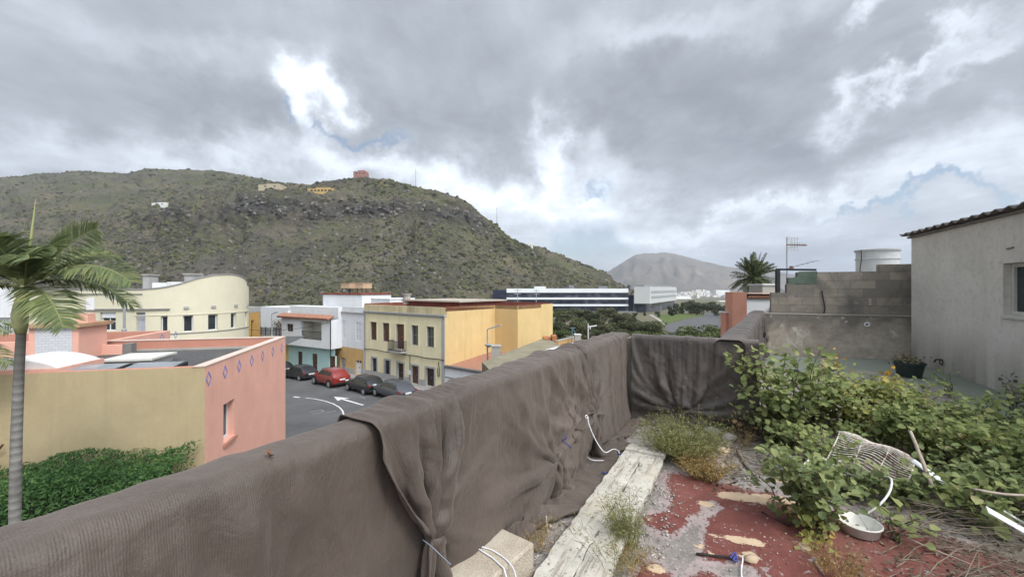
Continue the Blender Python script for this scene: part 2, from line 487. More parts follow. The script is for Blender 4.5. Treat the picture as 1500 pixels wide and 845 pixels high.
def hill_mat():
    t = NT('hillside')
    big = t.noise(0.013, 7, 0.6); mid = t.noise(0.075, 7, 0.65); fine = t.noise(0.55, 6, 0.65); vf = t.noise(2.2, 4, 0.6)
    a = t.attr('rock').outputs['Fac']; lw = t.attr('low').outputs['Fac']
    c = t.ramp(mid, [(0.3, (.050, .046, .032)), (0.45, (.082, .073, .050)), (0.58, (.125, .105, .073)), (0.75, (.165, .130, .095))])
    gr = t.math('ADD', big, t.math('MULTIPLY', t.math('SUBTRACT', mid, .5), .8))
    c = t.mix(t.rng(gr, .46, .62, 0, .75), c, (.072, .084, .031))
    c = t.mix(t.rng(t.noise(0.03, 5, .6, t.mapped((1, 1, 1), (40, 7, 3))), .55, .7, 0, .5), c, (.155, .105, .075))
    rk = t.ramp(t.math('ADD', t.math('MULTIPLY', fine, .6), t.math('MULTIPLY', t.noise(.22, 6, .65, t.mapped((1, 1, .35))), .4)), [(0.36, (.018, .017, .018)), (0.5, (.048, .044, .043)), (0.66, (.12, .108, .10))])
    c = t.mix(t.math('MULTIPLY', a, .9, clamp=True), c, rk)
    stone = t.ramp(fine, [(0.35, (.05, .046, .038)), (0.6, (.12, .11, .092)), (0.75, (.19, .175, .155))])
    c = t.mix(t.math('MULTIPLY', lw, t.rng(mid, .35, .6, 0.2, .85)), c, stone)
    sp = t.rng(fine, .54, .62)
    c = t.mix(t.math('MULTIPLY', sp, .72), c, (.036, .040, .022))
    c = t.mix(t.rng(vf, .58, .66, 0, .35), c, (.19, .17, .135))
    tone = t.noise(0.020, 5, .6, t.mapped((1, 1, 1.6), (9, 2, 5)))
    c = t.mix(1.0, c, t.ramp(tone, [(.32, (.62, .62, .64)), (.5, (1, 1, 1)), (.68, (1.25, 1.22, 1.1))]), 'MULTIPLY')
    return t.done(c, .95, t.bump(fine, .9, 2.2, t.bump(mid, .6, 6.0)))
hill = mk('hills', hv, grid_faces(NA, NB)[:, ::-1], hill_mat(), smooth=True, kind='structure')
def add_attr(o, name, vals):
    at = o.data.attributes.new(name, 'FLOAT', 'POINT'); at.data.foreach_set('value', np.clip(np.asarray(vals), 0, 1).astype(np.float32).ravel())
add_attr(hill, 'rock', rock); add_attr(hill, 'low', low + 0 * hx)

def on_hill(px, py):
    """nearest hill vertex seen at a photo position"""
    q = np.abs((CX + F * hx / hy) - px) + np.abs((CY - F * (hz - CAMZ) / hy) - py)
    q[:, tt > 1.02] = 1e9
    i = np.unravel_index(np.argmin(q), q.shape)
    return (float(hx[i]), float(hy[i]), float(hz[i]))

# scrub on the slopes: nobody could count it
def tufts(centers, sizes, name, mat, squash=0.8, seed=1):
    r = np.random.default_rng(seed)
    ico = np.array([(0, 0, 1), (.89, 0, .45), (.28, .85, .45), (-.72, .53, .45), (-.72, -.53, .45), (.28, -.85, .45), (.72, .53, -.45), (-.28, .85, -.45), (-.89, 0, -.45), (-.28, -.85, -.45), (.72, -.53, -.45), (0, 0, -1)])
    icf = np.array([(0, 1, 2), (0, 2, 3), (0, 3, 4), (0, 4, 5), (0, 5, 1), (1, 6, 2), (2, 7, 3), (3, 8, 4), (4, 9, 5), (5, 10, 1), (6, 7, 2), (7, 8, 3), (8, 9, 4), (9, 10, 5), (10, 6, 1)])
    n = len(centers)
    v = ico[None] * (1 + r.uniform(-.35, .35, (n, 12, 1))) * sizes[:, None, None] * np.array((1, 1, squash))
    a = r.uniform(0, 6.28, n); ca, sa = np.cos(a)[:, None], np.sin(a)[:, None]
    v = np.stack([v[..., 0] * ca - v[..., 1] * sa, v[..., 0] * sa + v[..., 1] * ca, v[..., 2]], -1) + centers[:, None]
    f = (icf[None] + (np.arange(n) * 12)[:, None, None]).reshape(-1, 3)
    return mk(name, v.reshape(-1, 3), f, mat, kind='stuff')
scrubmat = leafmat('scrub_leaves', [(0.1, (.022, .024, .015)), (0.4, (.045, .047, .024)), (0.7, (.085, .092, .034)), (0.9, (.15, .115, .07))], 0.1, .9)
n = 26000
ii = rng.integers(2, NA - 2, n * 3); jj = rng.integers(2, int(NB * 0.97), n * 3)
dens = 0.5 + 0.8 * fbm(hx[ii, jj] / 60, hy[ii, jj] / 60, 0, 3, 55) - 1.3 * rock[ii, jj] + 0.25 * (tt[jj] < .3)
keep = rng.uniform(0, 1, n * 3) < dens
ii, jj = ii[keep][:n], jj[keep][:n]
fr = rng.uniform(0, 1, (len(ii), 2))
q = hv.reshape(NA, NB, 3)
cc = q[ii, jj] + (q[ii + 1, jj] - q[ii, jj]) * fr[:, :1] + (q[ii, np.minimum(jj + 1, NB - 1)] - q[ii, jj]) * fr[:, 1:]
sz = rng.uniform(.35, .95, len(ii)) ** 1.3 * (cc[:, 1] / 330) ** .6 * rng.choice([1, 1, 1, 1.7], len(ii))
tufts(cc, sz * 1.5, 'hillside_scrub', scrubmat, .75)

ii2 = rng.integers(2, NA - 2, 16000); jj2 = rng.integers(2, int(NB * .9), 16000)
k2 = rng.uniform(0, 1, 16000) < (.18 + .75 * np.clip(rock[ii2, jj2], 0, 1) + .45 * (low[ii2, jj2] if low.shape == rock.shape else low[0, jj2]))
ii2, jj2 = ii2[k2], jj2[k2]; c2 = q[ii2, jj2] + (q[ii2 + 1, jj2] - q[ii2, jj2]) * rng.uniform(0, 1, (len(ii2), 1)) + (q[ii2, jj2 + 1] - q[ii2, jj2]) * rng.uniform(0, 1, (len(ii2), 1))
outm = NT('outcrop_rock'); og = outm.n.new('ShaderNodeNewGeometry')
outm = outm.done(outm.ramp(og.outputs['Random Per Island'], [(.1, (.030, .028, .028)), (.55, (.085, .077, .070)), (.85, (.13, .117, .103)), (.98, (.17, .155, .135))]), .95)
tufts(c2, rng.uniform(.4, 1.5, len(c2)) ** 1.5 * (c2[:, 1] / 330) ** .6, 'rock_outcrops', outm, .9, 5)

# ------------------------------------------------------------------ the mountain beyond the bay
RID = [(820, 430), (860, 420), (880, 403), (905, 388), (930, 374), (945, 371), (960, 371.5), (975, 369), (1000, 374), (1030, 384), (1060, 389), (1100, 395), (1150, 399), (1200, 404), (1300, 409), (1420, 414), (1600, 420)]
MX = np.linspace(815, 1600, 190); mt = np.linspace(0, 1.25, 46)
rpy = np.interp(MX, [a for a, b in RID], [b for a, b in RID])
md = 2500 + 1000 * np.minimum(mt, 1.25)
zr = CAMZ - (rpy - CY) / F * 3500
mz = -34 + (zr[:, None] + 34) * np.where(mt <= 1, mt ** 0.86, 1 - (mt - 1) * 1.5)[None]
mx_ = (MX[:, None] - CX) / F * md[None]; my_ = np.repeat(md[None], len(MX), 0)
mg = -np.abs(fbm(MX[:, None] / 22 + 0.4 * mt[None], mt[None] * 2.0, 0, 4, 71)) + .3
mz = mz + np.clip(mt[None] * (1.02 - np.minimum(mt[None], 1.02)) * 4, 0, 1) * mg * 60 + fbm(mx_ / 120, my_ / 120, 0, 4, 4) * 7
def mountain_mat():
    t = NT('far_mountain')
    a = t.noise(0.0045, 8, .6); b = t.noise(0.02, 6, .6)
    c = t.ramp(a, [(0.3, (.085, .075, .058)), (0.55, (.135, .112, .088)), (0.7, (.19, .155, .12))])
    c = t.mix(t.rng(b, .5, .65, 0, .5), c, (.07, .07, .045))
    return t.done(c, .95)
mk('mountain', np.stack([mx_, my_, mz], -1).reshape(-1, 3), grid_faces(len(MX), len(mt))[:, ::-1], mountain_mat(), smooth=True, kind='structure')

# ------------------------------------------------------------------ air
t = bpy.data.materials.new('air'); t.use_nodes = True
nt_ = t.node_tree; nt_.nodes.remove(nt_.nodes['Principled BSDF'])
pv = nt_.nodes.new('ShaderNodeVolumePrincipled'); pv.inputs['Density'].default_value = 0.00015
pv.inputs['Color'].default_value = (.82, .89, 1, 1); pv.inputs['Anisotropy'].default_value = 0.2
nt_.links.new(pv.outputs[0], nt_.nodes['Material Output'].inputs['Volume'])
hb = MB(); hb.box(-5300, 5300, -5300, 5300, -60, 400)
haze = hb.build('haze', t, kind='stuff')

# ------------------------------------------------------------------ things on the hill
W_white = plain('white_render', (.74, .74, .72), .06, 2, .8, .1, streak=.25, streak_col=(.45, .44, .42))
W_window = glassmat('dark_window')
def hill_house(px, py, wpx, hpx_, col, name, label, cat='house', roof=None, wins=3):
    x, y, z = on_hill(px, py)
    k = y / F
    wd, h = wpx * k, hpx_ * k
    z += h * .35
    r = thing(name, (x, y, z), label, cat)
    b = MB(); b.box(x - wd / 2, x + wd / 2, y - 1, y + wd * .45, z - 4, z + h * .72)
    b.box(x - wd * .2, x + wd * .35, y + .5, y + wd * .4, z + h * .72, z + h)
    b.build('wall', plain(name + '_wall', col, .1, .4, .9, 0, stain=.3), r)
    if roof:
        b = MB(); b.box(x - wd / 2 - .4, x + wd / 2 + .4, y - 1.4, y + wd * .45 + .4, z + h * .72, z + h * .72 + .4)
        b.build('roof', plain(name + '_roof', roof, .1, .4, .9, 0), r)
    for i in range(wins):
        b = MB(); cx = x - wd * .4 + wd * .8 * (i + .5) / wins
        b.box(cx - wd * .04, cx + wd * .04, y - 1.06, y - .98, z + h * .15, z + h * .5)
        b.build('window', W_window, r)
    return r
hill_house(527, 259, 19, 7, (.30, .15, .125), 'hilltop_house', 'red box house alone on the very summit of the hill')
hill_house(470, 284, 38, 7, (.46, .31, .11), 'hillside_house', 'long ochre yellow house just below the red summit house', wins=6)
hill_house(396, 278, 34, 6, (.42, .36, .24), 'hillside_barn', 'pale beige shed with grey side left of the ochre hill house', 'shed', wins=2)
hill_house(233, 302, 22, 4, (.62, .62, .6), 'hillside_shed', 'small white shed low on the dark left hillside', 'shed', wins=2)
hill_house(776, 363, 11, 6, (.66, .66, .62), 'hillside_cottage', 'tiny white cottage on the shoulder at the cliff end', 'house', wins=2)
mast_m = plain('mast_steel', (.35, .35, .36), .1, 3, .6, 0)
for (px, py, top, lab) in ((609, 277, 247, 'tall thin radio mast on the hill crest right of the red house'), (731, 325, 299, 'shorter thin mast on the steep falling end of the ridge')):
    x, y, z = on_hill(px, py + 1)
    h = (py - top) / F * y
    r = thing('radio_mast', (x, y, z), lab, 'mast')
    b = MB(); b.tube([(x, y, z - 1.5), (x, y, z + h)], [.42, .22], 6); b.build('pole', mast_m, r)
    b = MB(); b.bar((x - .8, y, z + h * .86), (x + .8, y, z + h * .86), .25); b.build('antenna', mast_m, r)

# ------------------------------------------------------------------ the town by the bay, far off
town_m = [plain('town_white', (.72, .72, .70), .08, .05, .9, 0), plain('town_cream', (.62, .56, .44), .08, .05, .9, 0), plain('town_grey', (.42, .40, .38), .08, .05, .9, 0)]
spots = []
for i in range(95):
    px = rng.uniform(990, 1075); d = rng.uniform(1500, 2450)
    if rng.uniform() < .65: px = rng.normal(1024, 16); d = rng.uniform(1900, 2500)
    spots.append((px, d))
spots.sort(key=lambda s: -s[1])
for i, (px, d) in enumerate(spots):
    x = (px - CX) / F * d
    rise = max(0, (d - 1850) / 650) * 26 * math.exp(-((px - 1024) / 26) ** 2)
    z = float(ground_z(x, d)) + rise
    wd, dp, h = rng.uniform(8, 17), rng.uniform(8, 14), rng.uniform(5, 11)
    b = MB(); b.box(x - wd / 2, x + wd / 2, d, d + dp, z - rise - 2, z + h)
    b.box(x - wd * .3, x + wd * .1, d + 1, d + dp * .6, z + h, z + h + 2.5)
    o = b.build('town_house', town_m[int(rng.choice([0, 0, 0, 1, 2]))])
    tag(o, 'tiny pale house in the distant town below the far mountain', 'house', 'houses of the distant town by the bay')
for (px0, px1, py, d, h, lab) in ((990, 1015, 439.5, 1000, 9, 'long white warehouse at the left edge of the far town'), (1053, 1085, 447, 560, 6, 'low white shed roof behind the valley trees beside the orange pillar'), (1049, 1070, 428, 2000, 10, 'white flat blocks on the right of the far town')):
    x0, _, z = P(px0, py, d); x1 = P(px1, py, d)[0]
    b = MB(); b.box(x0, x1, d, d + (x1 - x0) * .5, z - 14, z + h * .4); b.box(x0 + 2, x1 - 3, d + 3, d + (x1 - x0) * .4, z + h * .4, z + h)
    tag(b.build('warehouse', town_m[0]), lab, 'warehouse')

# ------------------------------------------------------------------ the office block in the valley
navy = plain('navy_panels', (.020, .024, .045), .15, .2, .4, 0)
offwhite = plain('white_fascia', (.70, .72, .74), .05, .1, .6, 0)
palegrey = plain('pale_grey_panels', (.46, .47, .46), .05, .2, .7, 0)
greyst = plain('grey_plinth', (.22, .22, .23), .1, .2, .9, 0)
def curtain_glass():
    t = NT('curtain_glass')
    n = t.noise(1.0, 2, .5, t.mapped((.22, .22, .3)))
    c = t.ramp(n, [(0.35, (.025, .03, .05)), (0.55, (.06, .07, .10)), (0.7, (.16, .17, .20))])
    return t.done(c, .15, spec=.6)
cglass = curtain_glass()
OD = 230.0
def oz(py, d=OD): return CAMZ - (py - CY) / F * d
ox = lambda px, d=OD: (px - CX) / F * d
r = thing('office_block', (ox(820), OD, -4.2), 'long dark glass office block with white bands and white wing', 'office block')
b = MB(); b.box(ox(722), ox(742), OD, OD + 22, -6, oz(424.8)); b.build('end_tower', navy, r)
b = MB(); b.box(ox(742) + .01, ox(921), OD + 1.2, OD + 20, -6, oz(424.4)); b.build('glazing', cglass, r)
for k, (ya, yb, off) in enumerate(((422.6, 428.6, 0), (435.8, 438.6, 0), (445.6, 448.3, 0))):
    b = MB(); b.box(ox(742) + .02, ox(920), OD - .6 - .003 * k, OD + 1.19, oz(yb), oz(ya)); b.build('floor_band', offwhite, r)
b = MB(); b.box(ox(742), ox(930), OD - 3, OD - .7, -6, oz(455.6)); b.build('plinth', greyst, r)
mu = MB()
for i in range(60):
    x = ox(743) + (ox(919) - ox(743)) * (i + .5) / 60
    mu.box(x - .07, x + .07, OD + .95, OD + 1.195, -5, oz(428.7))
mu.build('mullions', navy, r, kind=None)
b = MB(); b.box(ox(783.5), ox(800.5), OD + 4, OD + 12, oz(424.4), oz(419.4)); b.build('roof_hut', offwhite, r)
for (a, c, tp) in ((835, 843, 417.5), (879, 893, 419), (927, 930, 417)):
    b = MB(); b.box(ox(a), ox(c), OD + 5, OD + 10, oz(424.4), oz(tp)); b.build('roof_unit', greyst, r)
# the white cantilevered wing
A = np.array((ox(929, 226), 226.0)); B = np.array((ox(952, 224), 224.0)); C = np.array((ox(991, 290), 290.0))
D = A + (C - B)
zt, zb = oz(420.0, 225), oz(444.7, 224)
b = MB(); b.hexa([tuple(A), tuple(B), tuple(C), tuple(D)], zb, zt); b.build('white_wing', palegrey, r)
b = MB(); ins = 3.0
b.hexa([tuple(A + (1, 4)), tuple(B + (-1, 4)), tuple(C + (-2, -2)), tuple(D + (1, -2))], -6, zb - .05); b.build('wing_base', cglass, r)
dirn = (C - B) / np.linalg.norm(C - B); nrm = np.array((dirn[1], -dirn[0]))
for k, zf in enumerate((.30, .62)):
    b = MB(); z0 = zb + (zt - zb) * zf
    a0 = B + dirn * 3 + nrm * .02; 
    b.obox(a0, dirn, np.linalg.norm(C - B) - 6, nrm, .12, z0, z0 + 1.3); b.build('window_strip', plain('strip_glass', (.30, .32, .33), .1, .3, .4, 0), r)
b = MB(); b.hexa([tuple(A + (2, 3)), tuple(B + (-2, 3)), tuple(C + (-3, -3)), tuple(D + (2, -3))], zt, zt + 1.2); b.build('roof_parapet', greyst, r)
b = MB(); b.box(ox(921), ox(929.5), OD + 2, OD + 10, -6, oz(432)); b.build('stair_glazing', navy, r)

# valley road, lawn, footpath
asph = plain('asphalt', (.10, .10, .102), .22, .5, .9, .2, 30, .02, stain=.3, stain_col=(.12, .118, .115), stain_scale=.15)
lawn = plain('lawn_grass', (.085, .115, .028), .25, .6, .95, .3, 3, .1)
concrete_pale = plain('pale_concrete', (.34, .32, .29), .1, 1, .9, .1)
def sheet(name, pts, mat, lift, sub=1, kind='structure'):
    """ground sheet through photo outline points, draped on the ground"""
    g = [on_ground(px, py, lift) for px, py in pts]
    b = MB(); b.add(g, [tuple(range(len(g)))])
    me = b.build(name, mat, kind=kind)
    return me
def grid_sheet(name, edge_a, edge_b, mat, lift, n=24, m=8):
    ea = np.array(edge_a, float); eb = np.array(edge_b, float)
    s = np.linspace(0, 1, n)
    def along(e): 
        q = np.linspace(0, 1, len(e)); return np.stack([np.interp(s, q, e[:, 0]), np.interp(s, q, e[:, 1])], -1)
    pa, pb = along(ea), along(eb)
    vs = []
    for i in range(n):
        A = np.array(on_ground(*pa[i])); B = np.array(on_ground(*pb[i]))
        for j in range(m):
            p = A + (B - A) * j / (m - 1); p[2] = float(ground_z(p[0], p[1])) + lift; vs.append(p)
    return mk(name, vs, grid_faces(n, m)[:, ::-1], mat, smooth=True, kind='structure')
grid_sheet('valley_road', [(972, 492), (976, 476), (1004, 467.5), (1030, 461), (1036, 458.2)], [(1034, 492), (1060, 480), (1068, 466), (1060, 460), (1056, 457.8)], asph, .05)
grid_sheet('lawn', [(958, 462.5), (966, 468), (974, 474)], [(988, 458.8), (1036, 462), (1004, 467.6)], lawn, .09, 16, 10)
grid_sheet('footpath', [(950, 461.5), (962, 468), (973, 477)], [(955, 461), (966, 467.5), (978, 476.5)], concrete_pale, .13, 16, 3)

# ------------------------------------------------------------------ trees of the valley
def crown_leaves(n, rad, lobes, size, seed, flat=.8):
    """many small leaf tufts through the volume of several lobes"""
    r = np.random.default_rng(seed)
    k = r.integers(0, len(lobes), n)
    L = np.array(lobes)
    d = r.normal(size=(n, 3)); d /= np.linalg.norm(d, axis=1)[:, None]
    rr_ = L[k, 3] * r.uniform(.45, 1.05, n) ** .6
    c = L[k, :3] + d * rr_[:, None] * np.array((1, 1, flat))
    return leaf_quads(c, d + r.normal(size=(n, 3)) * .7, r.uniform(.6, 1.3, n) * size, r)
def leaf_quads(c, nrm, size, r, aspect=.62):
    n = len(c)
    nrm = nrm / (np.linalg.norm(nrm, axis=1)[:, None] + 1e-9)
    a = np.cross(nrm, r.normal(size=(n, 3))); a /= np.linalg.norm(a, axis=1)[:, None] + 1e-9
    b = np.cross(nrm, a)
    s = size[:, None]
    v = np.stack([c - a * s, c + b * s * aspect, c + a * s, c - b * s * aspect], 1).reshape(-1, 3)
    f = np.arange(4 * n).reshape(n, 4)
    return v, f
bark = plain('tree_bark', (.10, .08, .06), .25, 6, .95, .5, 20, .02)
tree_leaf = [leafmat('dull_green_leaves', [(0.1, (.030, .037, .020)), (0.5, (.058, .068, .030)), (0.9, (.10, .11, .048))], .2, .7),
             leafmat('olive_leaves', [(0.1, (.050, .052, .026)), (0.5, (.085, .088, .040)), (0.9, (.13, .13, .06))], .2, .7),
             leafmat('bright_leaves', [(0.1, (.045, .062, .020)), (0.5, (.08, .10, .032)), (0.9, (.13, .15, .05))], .2, .7)]
def make_tree(kind, h, label, group, seed):
    r_ = np.random.default_rng(seed)
    root = thing('tree', (0, 0, 0), label, 'tree', group)
    b = MB(); b.tube([(0, 0, -.6), (.1 * h * .1, 0, h * .25), (.05 * h, .03 * h, h * .55)], [h * .035, h * .026, h * .014], 7)
    lobes = []
    for i in range(13):
        a = r_.uniform(0, 6.28); q = r_.uniform(.05, .34) * h; z = r_.uniform(.16, .84) * h
        lobes.append((q * math.cos(a), q * math.sin(a), z, r_.uniform(.15, .25) * h))
        b.tube([(.05 * h * .5, 0, h * .35), (q * .5 * math.cos(a), q * .5 * math.sin(a), (z + h * .35) / 2), (q * math.cos(a), q * math.sin(a), z)], [h * .013, h * .009, h * .003], 5)
    b.build('trunk', bark, root, local=True, smooth=True)
    v, f = crown_leaves(2600, h, lobes, h * .036, seed)
    mk('crown', v, f, tree_leaf[kind], root, local=True)
    return root
TREES = {}
def plant_tree(kind, px, py, d, h, rz=0, wide=1.0):
    """tree whose crown top is seen at (px, py), d metres away"""
    x = (px - CX) / F * d; g = float(ground_z(x, d))
    top = CAMZ - (py - CY) / F * d
    hh = max(2.0, top - g)
    labs = ['dull green broad tree in the valley scrub below the office block', 'pale olive tree standing in the valley among darker trees', 'bright green bushy tree beside the valley road and lawn']
    grp = ['dull green valley trees', 'olive valley trees', 'bright green valley trees'][kind]
    var = int(rng.integers(0, 3))
    key = (kind, var)
    if key not in TREES:
        TREES[key] = make_tree(kind, 6.0, labs[kind], grp, 40 + kind * 10 + var); o = TREES[key]
    else: o = copy_tree(TREES[key])
    o.location = (x, d, g); s = hh / 6.0
    wz = h if h else s
    o.scale = (wz * wide, wz * wide, s); o.rotation_euler = (0, 0, rng.uniform(0, 6.28))
for (px, py, d) in ((800, 466, 120), (815, 468, 95), (832, 462, 150), (850, 455, 160), (868, 452, 130), (886, 450, 140), (905, 458, 110), (925, 462, 105), (842, 470, 90), (872, 466, 100), (895, 470, 85), (915, 468, 88), (808, 458, 180), (824, 456, 190), (858, 474, 75), (884, 478, 68), (938, 474, 92), (905, 480, 70)):
    plant_tree(0 if rng.uniform() < .6 else 1, px, py, d, None if True else 1, 0, rng.uniform(1.0, 1.5))
for (px, py, d) in ((955, 470, 100), (945, 482, 66), (932, 484, 62), (968, 487, 55), (985, 484, 60), (1000, 490, 50), (1020, 478, 58), (1032, 481, 62), (1008, 487, 54), (1045, 476, 75), (1052, 477, 78), (960, 484, 64), (920, 490, 52)):
    plant_tree(2, px, py, d, None, 0, rng.uniform(1.1, 1.7))
for (px, py, d) in ((990, 443, 205), (1000, 441, 210), (1012, 439, 215), (1020, 441, 205), (1030, 443, 200), (1042, 441, 230), (1052, 445, 220), (984, 445, 190), (1060, 446, 200), (1068, 448, 180), (1048, 452, 190), (1076, 450, 170), (963, 455, 180), (944, 456, 190), (1036, 441, 240)):
    plant_tree(0, px, py, d, None, 0, rng.uniform(.9, 1.25))
for (px, py, d) in ((380, 442, 95), (400, 444, 100), (430, 443, 110), (720, 452, 130), (735, 448, 150), (770, 446, 190), (760, 456, 120), (790, 448, 180), (778, 462, 90)):
    plant_tree(1 if rng.uniform() < .5 else 0, px, py, d, None, 0, rng.uniform(1.2, 1.7))
for i in range(62):                                                 # scrubby growth filling the valley bottom
    d = float(rng.uniform(62, 205)); px = float(rng.uniform(792, 962)) if i < 46 else float(rng.uniform(700, 800))
    g = float(ground_z((px - CX) / F * d, d)); hgt = float(rng.uniform(1.6, 4.2))
    if px > 930 and d > 110: continue
    plant_tree(int(rng.choice([0, 0, 1, 1, 2])), px, CY + (CAMZ - g - hgt) * F / d, d, None, 0, rng.uniform(1.3, 2.3))
# pole lines crossing the valley
for (px, py, tp, d) in ((758, 446, 423, 105), (785.5, 446, 424, 110)):
    x = ox(px, d); z = float(ground_z(x, d)); zt_ = CAMZ - (tp - CY) / F * d
    r = thing('utility_pole', (x, d, z), 'slim utility pole in front of the office block, ' + ('left one' if px < 770 else 'right one'), 'utility pole')
    b = MB(); b.tube([(x, d, z - .5), (x, d, zt_)], [.14, .10], 6); b.build('pole', mast_m, r)
    for q in (.4, 1.3):
        b = MB(); b.bar((x - .9, d, zt_ - q), (x + .9, d, zt_ - q), .12); b.build('cross_arm', mast_m, r)

# ------------------------------------------------------------------ facades
class Face:
    """vertical plane through corner o along unit dir u; n points outward (to the viewer's side)"""
    def __init__(s, o, u):
        L = math.hypot(u[0], u[1]); s.o = o; s.u = (u[0] / L, u[1] / L)
        a = (s.u[1], -s.u[0])
        s.n = a if a[0] * o[0] + a[1] * o[1] < 0 else (-a[0], -a[1])
    def U(s, px):
        k = (px - CX) / F
        return (k * s.o[1] - s.o[0]) / (s.u[0] - k * s.u[1])
    def xy(s, u, off=0.0):
        return (s.o[0] + s.u[0] * u + s.n[0] * off, s.o[1] + s.u[1] * u + s.n[1] * off)
    def Z(s, px, py):
        return CAMZ - (py - CY) / F * s.xy(s.U(px))[1]
    def pt(s, u, z, off=0.0):
        x, y = s.xy(u, off); return (x, y, z)
    def rect(s, x0, x1, y0, y1):
        """photo rectangle -> (u0, u1, z0, z1)"""
        xm = (x0 + x1) / 2; ua, ub = sorted((s.U(x0), s.U(x1)))
        return (ua, ub, s.Z(xm, y1), s.Z(xm, y0))

def wall_open(b, pt, u0, u1, z0, z1, holes, depth=.16, m=0, mr=None, ustep=None, ztop=None):
    """wall with real openings and reveals"""
    mr = m if mr is None else mr
    us = sorted({u0, u1, *[h[0] for h in holes], *[h[1] for h in holes], *(np.arange(u0, u1, ustep).tolist() if ustep else [])})
    us = [u for u in us if u0 <= u <= u1]
    us2 = [us[0]]
    for u in us[1:]:
        if u - us2[-1] > 1e-4: us2.append(u)
    zs = sorted({z0, *[h[2] for h in holes], *[h[3] for h in holes]}); zs = [z for z in zs if z0 - 1e-6 <= z < z1] + [z1]
    for a, c in zip(us2[:-1], us2[1:]):
        um = (a + c) / 2
        for k, (p, q) in enumerate(zip(zs[:-1], zs[1:])):
            zm = (p + q) / 2
            if any(h[0] < um < h[1] and h[2] < zm < h[3] for h in holes): continue
            qa, qc = (ztop(a), ztop(c)) if (ztop and k == len(zs) - 2) else (q, q)
            b.quad(pt(a, p), pt(c, p), pt(c, qc), pt(a, qa), m)
    for (a, c, p, q) in holes:
        n = 1 if not ustep else max(1, int((c - a) / ustep))
        b.quad(pt(a, p), pt(a, q), pt(a, q, -depth), pt(a, p, -depth), mr)
        b.quad(pt(c, p), pt(c, q), pt(c, q, -depth), pt(c, p, -depth), mr)
        b.quad(pt(a, p), pt(c, p), pt(c, p, -depth), pt(a, p, -depth), mr)
        b.quad(pt(a, q), pt(c, q), pt(c, q, -depth), pt(a, q, -depth), mr)

def slab(b, pt, u0, u1, z0, z1, o0, o1, m=0):
    """box on a facade between two offsets"""
    v = [pt(u, z, o) for o in (o0, o1) for (u, z) in ((u0, z0), (u1, z0), (u1, z1), (u0, z1))]
    b.add(v, [(0, 1, 2, 3), (4, 7, 6, 5), (0, 4, 5, 1), (1, 5, 6, 2), (2, 6, 7, 3), (3, 7, 4, 0)], m)

def window(root, pt, h, frame, glass, depth=.16, bars=(1, 1), fw=.06, sill=None, name='window'):
    a, c, p, q = h
    b = MB(); d0, d1 = -depth + .002, -depth + .06
    a, c, p, q = a + .004, c - .004, p + .004, q - .004
    slab(b, pt, a, a + fw, p, q, d0, d1); slab(b, pt, c - fw, c, p, q, d0, d1)
    slab(b, pt, a + fw, c - fw, p, p + fw, d0, d1); slab(b, pt, a + fw, c - fw, q - fw, q, d0, d1)
    for i in range(1, bars[0]):
        u = a + (c - a) * i / bars[0]; slab(b, pt, u - fw * .4, u + fw * .4, p + fw, q - fw, d0 + .004, d1 - .004)
    for i in range(1, bars[1]):
        z = p + (q - p) * i / bars[1]; slab(b, pt, a + fw, c - fw, z - fw * .4, z + fw * .4, d0 + .006, d1 - .006)
    wi = b.build(name, frame, root)
    b = MB(); slab(b, pt, a + fw * .5, c - fw * .5, p + fw * .5, q - fw * .5, -depth + .01, -depth + .025)
    b.build('pane', glass, wi)
    if sill:
        b = MB(); slab(b, pt, a - .06, c + .06, p - .09, p - .006, .003, .07); b.build('sill', sill, wi)
    return wi

def door(root, pt, h, mat, depth=.18, frame=None, name='door', panels=2):
    a, c, p, q = h
    b = MB(); slab(b, pt, a + .005, c - .005, p + .005, q - .005, -depth - .03, -depth + .03)
    for i in range(panels):
        u0 = a + (c - a) * (i + .16) / panels; u1 = a + (c - a) * (i + .84) / panels
        slab(b, pt, u0, u1, p + .2, p + (q - p) * .45, -depth + .03, -depth + .045); slab(b, pt, u0, u1, p + (q - p) * .53, q - .2, -depth + .03, -depth + .045)
    d = b.build(name, mat, root)
    b = MB(); u = a + (c - a) * .46; z = p + (q - p) * .48
    slab(b, pt, u - .02, u + .02, z - .08, z + .08, -depth + .03, -depth + .09); b.build('handle', steel, d)
    return d

steel = plain('steel', (.30, .30, .31), .1, 4, .4, 0, metal=.7)
iron = plain('black_iron', (.03, .03, .032), .2, 4, .6, 0)
galv = plain('galvanised', (.33, .34, .35), .1, 3, .5, .05, metal=.3)
brownwood = plain('brown_door_wood', (.115, .055, .035), .25, 3, .6, .2, 30)
darkwood = plain('dark_door_wood', (.05, .032, .026), .25, 3, .55, .2, 30)
whitewood = plain('white_wood', (.66, .67, .68), .06, 3, .6, .1)
glass = glassmat('window_glass')
stone_trim = plain('grey_stone_trim', (.36, .35, .34), .12, 3, .9, .2, 30, streak=.4, streak_col=(.2, .19, .18))
terracotta = plain('terracotta', (.33, .165, .11), .2, 3, .9, .2)
redroof = plain('red_roof_paint', (.20, .065, .045), .25, .8, .9, .15, stain=.4, stain_col=(.12, .07, .06))

